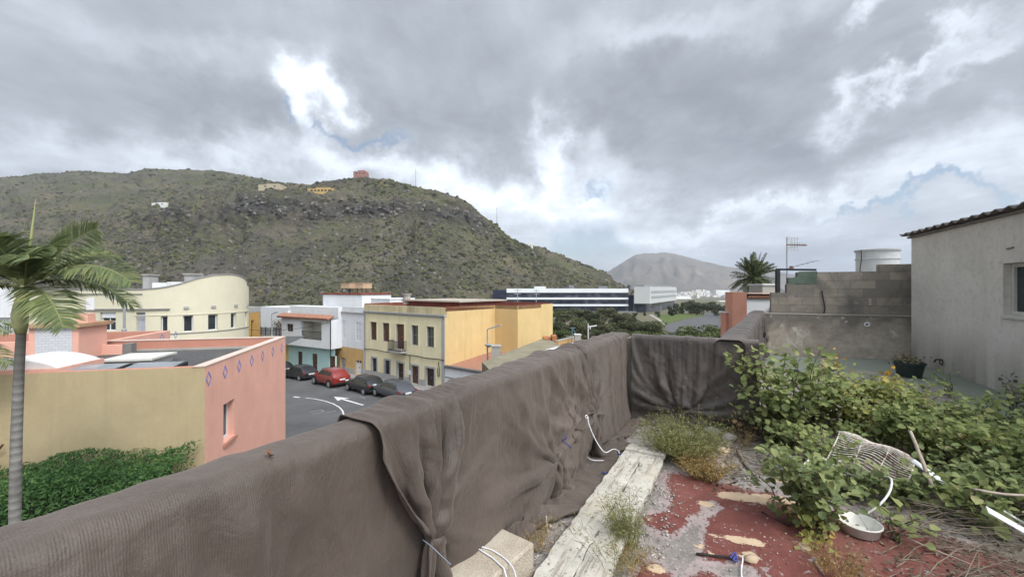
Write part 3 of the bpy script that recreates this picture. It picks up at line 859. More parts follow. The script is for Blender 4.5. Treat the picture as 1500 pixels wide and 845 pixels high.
# street, pavement, paint
def plane_patch(name, pts, mat, lift=0.0, n=16, kind='structure'):
    return None
street_poly = []
NS, MS = 40, 30
sv_ = []
uu = np.linspace(-40, 70, NS); vv_ = np.linspace(-32, -1.35, MS)
for a in uu:
    for c in vv_:
        x = S0[0] + SU[0] * a + SV[0] * c; y = S0[1] + SU[1] * a + SV[1] * c
        sv_.append((x, y, float(street_z(x, y)) + .012))
road = mk('street', sv_, grid_faces(NS, MS), asph, smooth=True, kind='structure')
pave_m = plain('pavement_slabs', (.27, .26, .25), .12, 1.5, .9, .2, 20, stain=.3)
pv_ = MB()
for i in range(55):
    a0, a1 = -40 + 2 * i, -38 + 2 * i
    q = []
    for (a, c) in ((a0, -1.35), (a1, -1.35), (a1, .15), (a0, .15)):
        x = S0[0] + SU[0] * a + SV[0] * c; y = S0[1] + SU[1] * a + SV[1] * c; q.append((x, y, float(street_z(x, y)) + .13))
    pv_.add(q + [(p[0], p[1], p[2] - .4) for p in q], [(0, 1, 2, 3), (0, 4, 5, 1), (3, 2, 6, 7)])
pv_.build('pavement', pave_m, kind='structure')
def on_street(px, py, lift=0.0):
    k = ((px - CX) / F, (py - CY) / F); lo, hi = 3.0, 120.0
    for _ in range(50):
        m = (lo + hi) / 2
        if CAMZ - k[1] * m > float(street_z(k[0] * m, m)): lo = m
        else: hi = m
    return np.array((k[0] * lo, lo, float(street_z(k[0] * lo, lo)) + lift))
paint = plain('road_paint', (.62, .62, .60), .12, 4, .8, .1, stain=.5, stain_col=(.3, .3, .3), stain_scale=3)
faded = plain('faded_road_paint', (.22, .22, .215), .2, 4, .85, .1, stain=.5, stain_col=(.1, .1, .1), stain_scale=3)
def stripe(name, pts, wd, mat, lift):
    p = [on_street(*q) for q in pts]; b = MB(); L = []
    for i in range(len(p)):
        t = p[min(i + 1, len(p) - 1)] - p[max(i - 1, 0)]; n = np.array((-t[1], t[0], 0)); n /= np.linalg.norm(n) + 1e-9
        for sgn in (-1, 1):
            v = p[i] + n * wd / 2 * sgn; v[2] = float(street_z(v[0], v[1])) + lift; L.append(v)
    b.add(L, [(2 * i, 2 * i + 1, 2 * i + 3, 2 * i + 2) for i in range(len(p) - 1)])
    return b.build(name, mat, kind='structure')
stripe('road_marking', [(448, 583), (462, 584.5), (476, 587.5), (488, 591.5), (497, 596.5), (502, 602), (503.5, 608), (501, 616)], .11, paint, .022)
stripe('road_marking', [(430, 581.2), (439, 582.2)], .2, paint, .022)
tip = on_street(489, 581); tail = on_street(532, 593.5); t_ = tail - tip; t_ /= np.linalg.norm(t_); nn_ = np.array((-t_[1], t_[0], 0)); LA = np.linalg.norm(tail - tip)
b = MB(); q = [tip, tip + t_ * 1.7 + nn_ * .5, tip + t_ * 1.55 + nn_ * .1, tail + nn_ * .09, tail - nn_ * .09, tip + t_ * 1.55 - nn_ * .1, tip + t_ * 1.7 - nn_ * .5]
for p in q: p[2] = float(street_z(p[0], p[1])) + .022
b.add(q, [(0, 1, 2, 5, 6), (2, 3, 4, 5)]); b.build('road_arrow', paint, kind='structure')
for pts in ([(453, 604), (470, 600.5)], [(470, 600.5), (475, 603)], [(475, 603), (458, 606.5)], [(478, 605), (492, 602)], [(527, 581), (535, 584)], [(487, 571), (493, 572.5)], [(452, 562), (457, 563)]):
    stripe('road_marking', pts, .13, faded, .024)

# ------------------------------------------------------------------ pale yellow house on the street
FA = Face(S0, SU)
ypale = plain('pale_yellow_render', (.70, .63, .41), .06, 1, .9, .15, 30, streak=.45, streak_col=(.40, .35, .24), stain=.15, stain_col=(.45, .4, .3))
yrich = plain('warm_yellow_render', (.60, .44, .21), .07, .8, .9, .15, 30, streak=.45, streak_col=(.40, .27, .11))
ytop = plain('weathered_parapet', (.54, .46, .28), .15, 1, .95, .2, 30, streak=.75, streak_col=(.15, .12, .09), stain=.5, stain_col=(.25, .2, .13))
def zx(x, y, s=4.695, ox_=520, oy_=420): return (ox_ + x / s, oy_ + y / s)
def rz(x0, x1, y0, y1, s=4.695, ox_=520, oy_=420): return (ox_ + x0 / s, ox_ + x1 / s, oy_ + y0 / s, oy_ + y1 / s)
yl = thing('yellow_house', (S0[0], S0[1], 0), 'two storey yellow terrace house with iron balcony and grey corner stone', 'house')
UW = 12.2; ZT = 7.32
up = [FA.rect(*rz(*q)) for q in ((108, 150, 238, 364), (192, 237, 247, 375), (284, 339, 257, 386), (390, 436, 267, 403), (495, 545, 277, 418))]
dn = [FA.rect(*rz(*q)) for q in ((118, 150, 490, 612), (206, 240, 505, 632), (293, 335, 525, 680), (388, 437, 543, 727), (490, 545, 560, 705))]
zg = [float(street_z(*FA.xy((h[0] + h[1]) / 2))) for h in dn]
zu0, zu1 = np.mean([h[2] for i, h in enumerate(up) if i != 2]), np.mean([h[3] for h in up])
up = [(h[0], h[1], zu0 if i != 2 else zu0 - .55, zu1) for i, h in enumerate(up)]
dn = [(h[0], h[1], (h[2] if i < 2 else zg[i] + .16), h[3]) for i, h in enumerate(dn)]
b = MB(); wall_open(b, FA.pt, 0, UW, -1.5, 6.55, up + dn, .2, 0, 1)
b.build('front_wall', [ypale, stone_trim], yl)
b = MB(); slab(b, FA.pt, 0.0, UW, 6.69, ZT, -.25, .03)
b.build('parapet', ytop, yl)
b = MB(); slab(b, FA.pt, -.05, UW, 6.552, 6.688, -.2, .16); slab(b, FA.pt, 0, UW, 6.42, 6.55, .003, .08); b.build('cornice', stone_trim, yl)
b = MB(); slab(b, FA.pt, 0, .38, -1, 6.41, .003, .05); slab(b, FA.pt, UW - .3, UW, -1, 6.41, .003, .05); b.build('corner_stone', stone_trim, yl)
# grey plinth pieces between the doors
edges = [.38] + [v for h in dn[2:][::-1] for v in (h[0] - .2, h[1] + .2)]
for (a, c) in ((dn[3][1] + .2, dn[2][0] - .2), (dn[2][1] + .2, UW - .3), (dn[4][1] + .2, dn[3][0] - .2)):
    if c > a: b = MB(); slab(b, FA.pt, a, c, -1, float(street_z(*FA.xy(a))) + .65, .003, .035); b.build('plinth', stone_trim, yl)
for i, h in enumerate(up + dn):
    b = MB(); t = .17
    slab(b, FA.pt, h[0] - t, h[0] - .001, h[2], h[3] + t, .003, .045); slab(b, FA.pt, h[1] + .001, h[1] + t, h[2], h[3] + t, .003, .045); slab(b, FA.pt, h[0], h[1], h[3] + .001, h[3] + t, .003, .045)
    b.build('surround', ypale if i < 5 else stone_trim, yl)
for i, h in enumerate(up):
    if i == 2: d_ = door(yl, FA.pt, h, brownwood, .2)
    else: window(yl, FA.pt, h, brownwood if i < 2 else plain('grey_shutter_frame', (.16, .15, .14), .1), brownwood if i < 2 else glass, .2, (2, 2), .08)
for i, h in enumerate(dn):
    if i < 2: window(yl, FA.pt, h, iron, glass, .2, (2, 3), .05)
    else: door(yl, FA.pt, h, [darkwood, brownwood, darkwood][i - 2], .2)
# balcony
hb_ = up[2]; ba, bc = hb_[0] - .42, hb_[1] + .42; bz = hb_[2] - .12
b = MB(); slab(b, FA.pt, ba, bc, bz - .14, bz, .003, .75); bal = b.build('balcony', stone_trim, yl)
b = MB()
n_ = 14
for i in range(n_ + 1):
    u = ba + .05 + (bc - ba - .1) * i / n_; b.bar(FA.pt(u, bz, .7), FA.pt(u, bz + .95, .7), .035)
for o_ in (.1, .3, .5):
    for u in (ba + .05, bc - .05): b.bar(FA.pt(u, bz, o_), FA.pt(u, bz + .95, o_), .035)
for z in (bz + .08, bz + .95):
    b.bar(FA.pt(ba + .03, z, .7), FA.pt(bc - .03, z, .7), .05)
    for u in (ba + .05, bc - .05): b.bar(FA.pt(u, z, .03), FA.pt(u, z, .68), .05)
b.build('railing', iron, bal)
# side walls, the wider rear wing, roof
Qs = [S0, None, None, None, None]
def sp(v, w=0.0): return (S0[0] + SV[0] * v - SU[0] * w, S0[1] + SV[1] * v - SU[1] * w)
base = [sp(0), sp(6.84), sp(6.84, 2.86), sp(11.0, 2.86), sp(11.0, 2.4), sp(14, 2.4), sp(14, -UW), sp(0, -UW)]
b = MB()
for i in range(7):
    a, c = base[i], base[i + 1]
    zt_ = ZT
    b.add([(a[0], a[1], -4), (c[0], c[1], -4), (c[0], c[1], zt_), (a[0], a[1], zt_)], [(0, 1, 2, 3)])
b.build('side_wall', yrich, yl)
b = MB(); b.add([(p[0], p[1], ZT - .35) for p in base], [tuple(range(8))])
b.build('roof', redroof, yl)
b = MB()
for i in (0, 1, 2, 5, 6):
    a, c = np.array(base[i]), np.array(base[i + 1]); d = c - a; L = np.linalg.norm(d); d /= L; nn = np.array((-d[1], d[0]))
    b.obox(a + d * .06, d, L - .12, nn, .16, ZT - .34, ZT + .05 + .01 * i)
b.build('roof_kerb', redroof, yl)
b = MB(); b.hexa([sp(3.0, -9), sp(3.0, -1.2), sp(9.5, -1.2), sp(9.5, -9)], ZT - .3, ZT + .36); ph = b.build('roof_hut', redroof, yl)
b = MB(); b.hexa([sp(2.6, -9.4), sp(2.6, -.8), sp(9.9, -.8), sp(9.9, -9.4)], ZT + .365, ZT + .5); b.build('slab', plain('pale_roof_slab', (.40, .36, .29), .15, 1, .9, .1, stain=.4, stain_col=(.25, .2, .15)), ph)
b = MB(); b.tube([FA.pt(9, ZT, -3), FA.pt(9, ZT + 1.0, -3)], [.4, .4], 10); b.lathe(FA.pt(9, ZT + 1.0, -3), [(.5, 0), (.5, .1)], 10); b.build('chimney', concrete_pale, yl)
b = MB(); pts = [FA.pt(u, 2.72 + .03 * math.sin(u * 2), .06) for u in np.linspace(0, UW, 24)]; b.tube(pts, .035, 5); b.tube([FA.pt(hb_[0] - .9, 2.7, .06), FA.pt(hb_[0] - .9, .3, .06)], .03, 5); b.build('cable', iron, yl)
b = MB(); sq = [FA.pt(.75, 2.5, .06)] + [FA.pt(.75 + .12 * math.cos(t_), 1.7 + .5 * math.sin(t_), .06) for t_ in np.linspace(1.4, 6.8, 14)]; b.tube(sq, .03, 5); b.build('meter_cable', iron, yl)
b = MB(); b.bar(FA.pt(UW - .05, 2.7, .08), FA.pt(UW - .05, -.4, .08), .07); b.build('drain_pipe', stone_trim, yl)
b = MB(); slab(b, FA.pt, dn[2][0] - 1.05, dn[2][0] - .75, .9, 1.3, .003, .1); b.build('meter_box', whitewood, yl)

# ------------------------------------------------------------------ white house with the orange ground floor
white_r = plain('white_wall', (.66, .67, .68), .05, 1, .9, .12, 30, streak=.5, streak_col=(.42, .42, .42))
orange_r = plain('orange_render', (.53, .34, .14), .1, 1, .9, .15, 30, stain=.3, stain_col=(.5, .42, .3))
W0, W1 = UW + .002, 17.9
Z3 = lambda q: FA.rect(*rz(*q, 4.972, 360, 410))
wh = thing('white_house', FA.pt(W0, 0), 'narrow white upper floor with shuttered windows over orange ground floor', 'house')
uw = [Z3((682, 726, 292, 430)), Z3((797, 840, 304, 446))]
dw = [Z3((690, 726, 566, 690)), Z3((797, 842, 586, 715))]
dw = [(h[0], h[1], float(street_z(*FA.xy(h[0]))) + .15, h[3]) for h in dw]
ZW = 7.0
b = MB(); wall_open(b, FA.pt, W0, W1, 2.55, 6.3, uw, .1, 0); b.build('upper_wall', white_r, wh)
b = MB(); wall_open(b, FA.pt, W0, W1, -1.8, 2.549, dw, .18, 0); b.build('ground_floor_wall', orange_r, wh)
b = MB(); slab(b, FA.pt, W0, W1, 6.302, 6.45, -.1, .14); b.build('cornice', stone_trim, wh)
b = MB(); slab(b, FA.pt, W0, W1, 6.452, ZW, -.2, .02); b.build('parapet', white_r, wh)
for (a, c, z) in ((W0, dw[1][0] - .1, .45), (dw[1][1] + .1, dw[0][0] - .1, .3)): b = MB(); slab(b, FA.pt, a, c, -1.5, z, .003, .03); b.build('plinth', stone_trim, wh)
for h in uw: window(wh, FA.pt, h, whitewood, plain('white_shutter', (.58, .60, .62), .08, 6, .7, .3, 12), .1, (2, 3), .1)
door(wh, FA.pt, dw[0], plain('grey_door', (.36, .37, .39), .1), .18)
dd = door(wh, FA.pt, dw[1], whitewood, .18)
b = MB()
for i in range(2):
    for j in range(2):
        u0 = dw[1][0] + .18 + i * (dw[1][1] - dw[1][0]) * .42; z0 = dw[1][2] + 1.25 + j * .4
        slab(b, FA.pt, u0, u0 + .28, z0, z0 + .3, -.13, -.12)
b.build('pane', glass, dd)
b = MB(); p4 = [FA.xy(W0, -12), FA.xy(W1, -12)]
b.add([FA.pt(W0, 6.6, -.2), FA.pt(W1, 6.6, -.2), FA.pt(W1, 6.6, -12), FA.pt(W0, 6.6, -12)], [(0, 1, 2, 3)]); b.build('roof', stone_trim, wh)
b = MB(); 
b.quad(FA.pt(W1, -3, 0), FA.pt(W1, 6.6, 0), FA.pt(W1, 6.6, -12), FA.pt(W1, -3, -12)); b.quad(FA.pt(W0, -3, -12), FA.pt(W1, -3, -12), FA.pt(W1, 7, -12), FA.pt(W0, 7, -12)); b.build('back_wall', white_r, wh)
b = MB(); slab(b, FA.pt, W0 + .4, W0 + 4, 6.6, 7.75, -7, -3.5); slab(b, FA.pt, W0 - 2.4, W0 + .399, 6.6 + 1, 7.55, -9, -5.5); rh = b.build('roof_room', white_r, wh)
b = MB(); slab(b, FA.pt, W0 + .35, W0 + 4.05, 7.751, 7.85, -7.05, -3.45); b.build('roof', white_r, rh)
# two tanks on the flat roof behind
xt, yt, zt0 = P(512, 430, 58)
r = thing('stair_tower', (xt, yt, 0), 'white rooftop box with a red edge below two small tanks', 'roof room')
a0 = P(473, 430, 57); a1 = P(530, 430, 53)
b = MB(); fc = Face(a0, (a1[0] - a0[0], a1[1] - a0[1])); LL = math.hypot(a1[0] - a0[0], a1[1] - a0[1])
slab(b, fc.pt, 0, LL, -1, 8.15, -5, 0); b.build('wall', white_r, r)
b = MB(); slab(b, fc.pt, -.1, LL + .1, 8.152, 8.4, -5.1, .1); b.build('roof_edge', redroof, r)
tank_m = plain('pale_orange_tank', (.50, .34, .22), .15, 2, .8, .1, stain=.4, stain_col=(.6, .55, .45))
for k, (ta, tb) in enumerate(((495.5, 508.5), (516, 528))):
    u0, u1 = fc.U(ta), fc.U(tb)
    tr = thing('roof_tank', fc.pt((u0 + u1) / 2, 8.4, -1.2), 'left square pale tank on legs above the white roof room' if k == 0 else 'right square pale tank on legs above the white roof room', 'water tank', 'tanks on the roof room')
    b = MB()
    for uu_ in (u0 + .08, u1 - .08):
        for oo in (-.6, -1.7): b.bar(fc.pt(uu_, 8.4, oo), fc.pt(uu_, 9.0, oo), .09)
    b.build('stand', terracotta if k else iron, tr)
    b = MB(); slab(b, fc.pt, u0, u1, 9.0, 9.62, -1.9, -.4); slab(b, fc.pt, u0 - .06, u1 + .06, 9.622, 9.7, -1.96, -.34); b.build('tank_body', tank_m, tr, bevel=.06)

# ------------------------------------------------------------------ white and turquoise house
T0 = (-19.4, 45.0); FT = Face(T0, (-7.9, 4.5))
teal = plain('turquoise_render', (.42, .60, .59), .07, 1, .9, .12, 30, streak=.25, streak_col=(.3, .38, .37))
th = thing('turquoise_house', (T0[0], T0[1], 0), 'white upper floor with tiled eave and loggia over turquoise ground floor', 'house')
T3 = lambda q: FT.rect(*rz(*q, 4.972, 360, 410))
TL = FT.U(419)
wn = T3((330, 377, 317, 372)); lg = T3((432, 584, 300, 432)); lw_ = T3((432, 584, 388, 432))
td = [T3((374, 412, 522, 655)), T3((480, 521, 537, 690)), T3((608, 651, 554, 668))]
zm = 2.38
td = [(h[0], h[1], -.95, h[3]) for h in td]
JO = .55
ptj = lambda u, z, off=0.0: FT.pt(u, z, off + JO)
b = MB(); wall_open(b, ptj, .05, TL, zm, 5.62, [wn, (lg[0], lg[1], lg[2], lg[3])], .25, 0); 
b.add([ptj(.05, zm), ptj(TL, zm), FT.pt(TL, zm), FT.pt(.05, zm)], [(0, 1, 2, 3)])
for u in (.05, TL): b.quad(ptj(u, zm), ptj(u, 5.62), ptj(u, 5.62, -7), ptj(u, zm, -7))
b.build('upper_wall', white_r, th)
b = MB(); a, c, p, q = lg
slab(b, ptj, a - .1, c + .1, p - .1, p, -1.6, -.25); slab(b, ptj, a - .1, c + .1, q, q + .1, -1.6, -.25)
slab(b, ptj, a - .1, c + .1, p, q, -1.75, -1.6); slab(b, ptj, a - .1, a, p, q, -1.6, -.25); slab(b, ptj, c, c + .1, p, q, -1.6, -.25)
b.build('loggia', plain('loggia_cream', (.56, .54, .47), .08, 1, .9, .1), th)
b = MB(); slab(b, ptj, a + .2, a + .95, p, q - .35, -1.598, -1.55); b.build('loggia_door', darkwood, th)
b = MB()
for i in range(22): u = a + (c - a) * (i + .5) / 22; b.bar(ptj(u, p + .02, -.12), ptj(u, p + .9, -.12), .025)
b.bar(ptj(a, p + .92, -.12), ptj(c, p + .92, -.12), .05); b.bar(ptj(a, p + .08, -.12), ptj(c, p + .08, -.12), .04); b.build('railing', iron, th)
window(th, ptj, wn, darkwood, glass, .2, (2, 1), .08)
b = MB(); wall_open(b, FT.pt, .05, TL - .5, -2.5, zm - .002, td, .2, 0); b.build('ground_floor_wall', teal, th)
for h in td: door(th, FT.pt, h, brownwood, .2)
# tiled eave
tiles = MB()
nt2 = 34
for i in range(nt2):
    u = .0 + (TL + .3) * (i + .5) / nt2
    tiles.tube([ptj(u, 5.66, .42), ptj(u, 5.98, -.35)], (TL + .3) / nt2 * .52, 6)
slab(tiles, ptj, -.05, TL + .35, 5.622, 5.66, -.3, .36)
tiles.build('tiled_eave', terracotta, th)
b = MB(); slab(b, FT.pt, .05, TL, 5.63, 6.9, -1.2, -.4); b.build('parapet', white_r, th)
b = MB(); b.add([FT.pt(.05, 6.4, -1.2), FT.pt(TL, 6.4, -1.2), FT.pt(TL, 6.4, -11), FT.pt(.05, 6.4, -11)], [(0, 1, 2, 3)]); b.build('roof', stone_trim, th)
b = MB(); slab(b, FT.pt, .05, TL, -2, 6.38, -11, -10.8); slab(b, FT.pt, TL - .2, TL - .001, -2, 6.3, -10.7, -.1); b.build('back_wall', white_r, th)
b = MB(); b.bar(FT.pt(-.02, 5.6, .62), FT.pt(-.02, -.8, .62), .08); b.build('drain_pipe', iron, th)

# yellow-green corner wall, orange house, white wall with fence
lime = plain('lime_yellow_render', (.52, .44, .15), .08, 1, .9, .1)
r = thing('lime_house', FT.pt(TL, 0), 'lime yellow wall sliver at the left end of the turquoise house', 'house')
b = MB(); slab(b, FT.pt, TL - .49, TL + 2.2, -2.5, 2.3, -8, -.05); b.build('wall', lime, r)
a0, a1 = P(366, 492, 50), P(382, 492, 52.5)
r = thing('orange_house', a0, 'orange wall with dark doorway between cream round house and white wall', 'house')
fo = Face(a0, (a1[0] - a0[0], a1[1] - a0[1])); LL = fo.U(381.5)
hd_ = fo.rect(368, 372, 469, 496)
b = MB(); wall_open(b, fo.pt, -3, LL, -2, fo.Z(372, 457.5), [hd_], .3); b.quad(fo.pt(LL, -2), fo.pt(LL, fo.Z(372, 457.5)), fo.pt(LL, fo.Z(372, 457.5), -8), fo.pt(LL, -2, -8)); b.build('wall', plain('deep_orange_render', (.47, .28, .09), .1, 1, .9, .1, stain=.3), r)
b = MB(); slab(b, fo.pt, -3, LL, fo.Z(372, 457.4), fo.Z(372, 449.5), -8, .02); b.build('parapet', stone_trim, r)
door(r, fo.pt, hd_, darkwood, .28)
a0, a1 = P(381.5, 490, 60), P(421, 490, 57)
fw_ = Face(a0, (a1[0] - a0[0], a1[1] - a0[1])); LL = math.hypot(a1[0] - a0[0], a1[1] - a0[1])
r = thing('white_yard_wall', a0, 'plain high white wall behind the black yard fence', 'wall')
b = MB(); slab(b, fw_.pt, .05, LL + 22, -3, fw_.Z(400, 449.5), -6, 0); b.build('wall', white_r, r)
a0, a1 = P(382.5, 492, 53), P(420, 492, 51); ff = Face(a0, (a1[0] - a0[0], a1[1] - a0[1])); LL = math.hypot(a1[0] - a0[0], a1[1] - a0[1])
zf = ff.Z(400, 480)
r = thing('yard_fence', a0, 'black slatted metal fence before the high white wall', 'fence')
b = MB()
for i in range(28): u = LL * (i + .5) / 28; slab(b, ff.pt, u - .045, u + .045, zf - 1.0, zf, -.01, .01)
b.build('slat_panel', iron, r)
b = MB()
for i in range(6): u = LL * i / 5; b.bar(ff.pt(u, zf - 1.1, .03), ff.pt(u, zf + .06, .03), .08)
b.build('posts', iron, r)
b = MB(); slab(b, ff.pt, -.5, LL + .3, -3, zf - 1.0, -.25, .1); b.build('base_wall', concrete_pale, r)
r = thing('yard_tree', P(409, 484, 55), 'small grey bare-looking bush by the white wall behind the fence', 'shrub')
p0 = np.array(P(409, 490, 55)); b = MB(); b.tube([p0 - (0, 0, 2), p0 + (0, 0, 1)], [.07, .05], 5); b.build('stem', bark, r)
v, f = leaf_quads(p0 + np.array((0, 0, 1.3)) + rng.normal(size=(420, 3)) * (.45, .4, .38), rng.normal(size=(420, 3)), rng.uniform(.07, .14, 420), rng)
mk('foliage', v, f, leafmat('dry_twig_leaves', [(.1, (.10, .085, .06)), (.9, (.20, .17, .12))], .1), r)

# ------------------------------------------------------------------ street lamps
def lamp_pole(px, base_py, top_py, d, name, label, arm=None, head_dx=1.0, second=False, flat=True):
    x = (px - CX) / F * d; zt_ = CAMZ - (top_py - CY) / F * d; zb = CAMZ - (base_py - CY) / F * d
    r = thing(name, (x, d, zb), label, 'street lamp')
    b = MB(); b.tube([(x, d, zb - .3), (x, d, zb + 1.2), (x, d, zt_)], [.075, .07, .045], 8); b.lathe((x, d, zb), [(.13, 0), (.13, .25), (.09, .3)], 10); b.build('pole', galv, r, smooth=False)
    def head(z, dx, s, nm):
        b = MB(); L = .95 * s
        b.bar((x, d, z), (x + dx * .25 * s, d - .05, z + .08 * s), .06)
        a = np.array((x + dx * .1 * s, d - .02, z + .03 * s)); e = a + np.array((dx * L, -.25 * s, .32 * s if flat else .1))
        b.bar(a, e, .30 * s, .09 * s); h = b.build(nm, galv, r, bevel=.02)
        b = MB(); o_ = np.array((0, 0, -.06 * s)); b.bar(a + (e - a) * .3 + o_, e + o_ * .9 - (e - a) * .06, .22 * s, .02); b.build('lamp_lens', whitewood, h)
    head(zt_, head_dx, 1.0 if second else .75, 'lamp_head')
    if second:
        b = MB(); z = zt_ - (505 - 482) / F * d; b.lathe((x + .12, d - .1, z), [(.1, -.16), (.3, -.05), (.33, .04), (.1, .12)], 12); b.build('lower_lantern', galv, r)
    return r
lamp_pole(714, 576, 482, 31, 'street_lamp', 'tall grey street lamp with lower lantern before the yellow side wall', second=True)
lamp_pole(398, 494, 460, 47.5, 'street_lamp', 'thin white-lit street lamp in front of the white yard wall', flat=True)
lamp_pole(182, 488, 441, 27, 'street_lamp', 'dark lamp post in front of the cream round building', head_dx=-1)

# overhead cable across the street
a, c = np.array(P(366, 483, 41)), np.array(ptj(TL * .0 + .2, 5.3, .1)); b = MB()
pts = [a + (c - a) * t - np.array((0, 0, 4 * .35 * t * (1 - t))) for t in np.linspace(0, 1, 20)]
b.tube(pts, .022, 5); ov = b.build('overhead_cable', iron); tag(ov, 'thin black cable sagging from cream building to the tiled eave', 'cable')

# ------------------------------------------------------------------ low annex and the roofs to the right of the yellow house
an = thing('annex', FA.pt(-.1, 0), 'low white annex with dark ledge beside the yellow house', 'annex')
b = MB(); slab(b, FA.pt, -9, -.02, -1, 2.1, -.2, 0); b.build('front_wall', white_r, an)
b = MB(); slab(b, FA.pt, -9, -.02, 2.102, 2.3, -.25, .12); slab(b, FA.pt, -9, -.02, 1.25, 1.32, .003, .03); b.build('ledge', plain('dark_ledge', (.13, .125, .12), .15, 2), an)
b = MB(); b.add([FA.pt(-9, 2.2, -.25), FA.pt(-.02, 2.2, -.25), FA.pt(-.02, 2.75, -6.7), FA.pt(-9, 2.75, -6.7)], [(0, 1, 2, 3)]); b.build('roof', terracotta, an)
b = MB(); slab(b, FA.pt, -9, -.02, -1, 2.7, -6.95, -6.75); b.build('back_wall', white_r, an)
mixroof = plain('mossy_flat_roof', (.24, .215, .15), .25, .6, .95, .3, 8, stain=.6, stain_col=(.10, .10, .06), stain_scale=.4)
buff = plain('buff_render', (.40, .31, .18), .12, 1, .95, .15, streak=.5, streak_col=(.2, .16, .11))
brickor = plain('orange_brick', (.36, .14, .06), .18, 2, .9, .2)
r = thing('flat_roof_house', P(770, 530, 27), 'row of low flat mossy roofs with buff walls beyond the netted parapet', 'house')
a0 = np.array(P(736, 524, 30)); 
b = MB()
b.hexa([P(706, 540, 26.5)[:2], P(800, 560, 14)[:2], P(880, 510, 24)[:2], P(800, 505, 40)[:2]], -1, 4.25); b.build('roof_slab', mixroof, r)
b = MB()
for (p0, p1, wd, h) in (((736, 522, 31), (781, 516, 33), .3, .25), ((781, 514, 33), (800, 508, 38), .3, .5)):
    q0, q1 = np.array(P(*p0)), np.array(P(*p1)); b.bar(q0, q1, wd, h)
b.build('roof_wall', buff, r)
r = thing('roof_pillar', P(727, 524, 30), 'square pale pillar on the flat roof right of the street lamp', 'pillar')
x, y, z = P(726.5, 526, 30); zt_ = P(0, 508, 30)[2]
b = MB(); b.box(x - .32, x + .32, y, y + .64, z - 1.2, zt_); b.build('shaft', concrete_pale, r); b = MB(); b.box(x - .37, x + .37, y - .05, y + .69, zt_, zt_ + .08); b.build('cap', stone_trim, r)
x0, y0, z0 = P(797, 510, 38)
r = thing('brick_parapet', (x0, y0, z0), 'orange brick parapet block at the right foot of the yellow house', 'wall')
b = MB(); x1 = P(808, 500, 38)[0]; b.box(x0, x1, y0, y0 + 2, z0 - 1.5, P(0, 496, 38)[2]); b.box(x1 + .01, P(815, 500, 38)[0], y0 - .6, y0 + 1, z0 - 1.5, P(0, 491.5, 38)[2]); b.build('wall', brickor, r)
q0, q1 = np.array(P(815, 503, 37)), np.array(P(842, 496, 44))
r = thing('low_parapet', tuple(q0), 'long low orange and white parapet running toward the valley trees', 'wall')
b = MB(); b.bar(q0 - (0, 0, .2), q1 - (0, 0, .2), .25, .75); b.build('wall', plain('orange_parapet', (.50, .30, .12), .15, 1), r)
b = MB(); b.bar(q0 + (0, 0, .22), q1 + (0, 0, .22), .32, .09); b.build('coping', concrete_pale, r)
x, y, z = P(846.5, 502, 40); zt_ = P(0, 490.5, 40)[2]
r = thing('gate_pillar', (x, y, z), 'short white square post at the end of the low orange parapet', 'pillar')
b = MB(); b.box(x - .3, x + .3, y, y + .5, z - 2, zt_); b.build('shaft', concrete_pale, r); b = MB(); b.box(x - .34, x + .34, y - .04, y + .54, zt_, zt_ + .06); b.build('cap', whitewood, r)
q0, q1 = np.array(P(802, 514, 26)), np.array(P(848, 502, 27.5))
b = MB(); b.bar(q0 - (0, 0, .45), q1 - (0, 0, .45), .3, .9); b.bar(q0 + (0, 0, .03), q1 + (0, 0, .03), .42, .06)
tag(b.build('white_coping_wall', plain('bright_white_coping', (.72, .73, .75), .04, 2)), 'bright white wall coping just behind the dark netting', 'wall')
for (px, tp, bp, d, mat_, lab, side) in ((861.5, 474, 498, 40, whitewood, 'white aerial mast with side arm beyond the low orange parapet', 1), (838, 479.5, 494, 42, plain('blue_steel', (.14, .24, .27), .1), 'bluish tripod aerial standing left of the white aerial mast', 0)):
    x, y, z0 = P(px, bp, d); zt_ = P(0, tp, d)[2]
    r = thing('roof_aerial', (x, y, z0), lab, 'aerial')
    b = MB(); b.tube([(x, y, z0 - 2), (x, y, zt_)], .045, 6); b.build('mast', mat_, r)
    b = MB()
    if side:
        b.bar((x, y, zt_ - .3), (x + .85, y, zt_ - .18), .09); b.bar((x + .2, y, zt_ - .3), (x + .2, y, zt_ - .55), .08)
    else:
        b.bar((x - .2, y, zt_ - .05), (x + .35, y, zt_ - .05), .06); b.bar((x + .1, y, zt_ - .05), (x + .5, y + .1, z0), .05)
    b.build('arm', mat_, r)

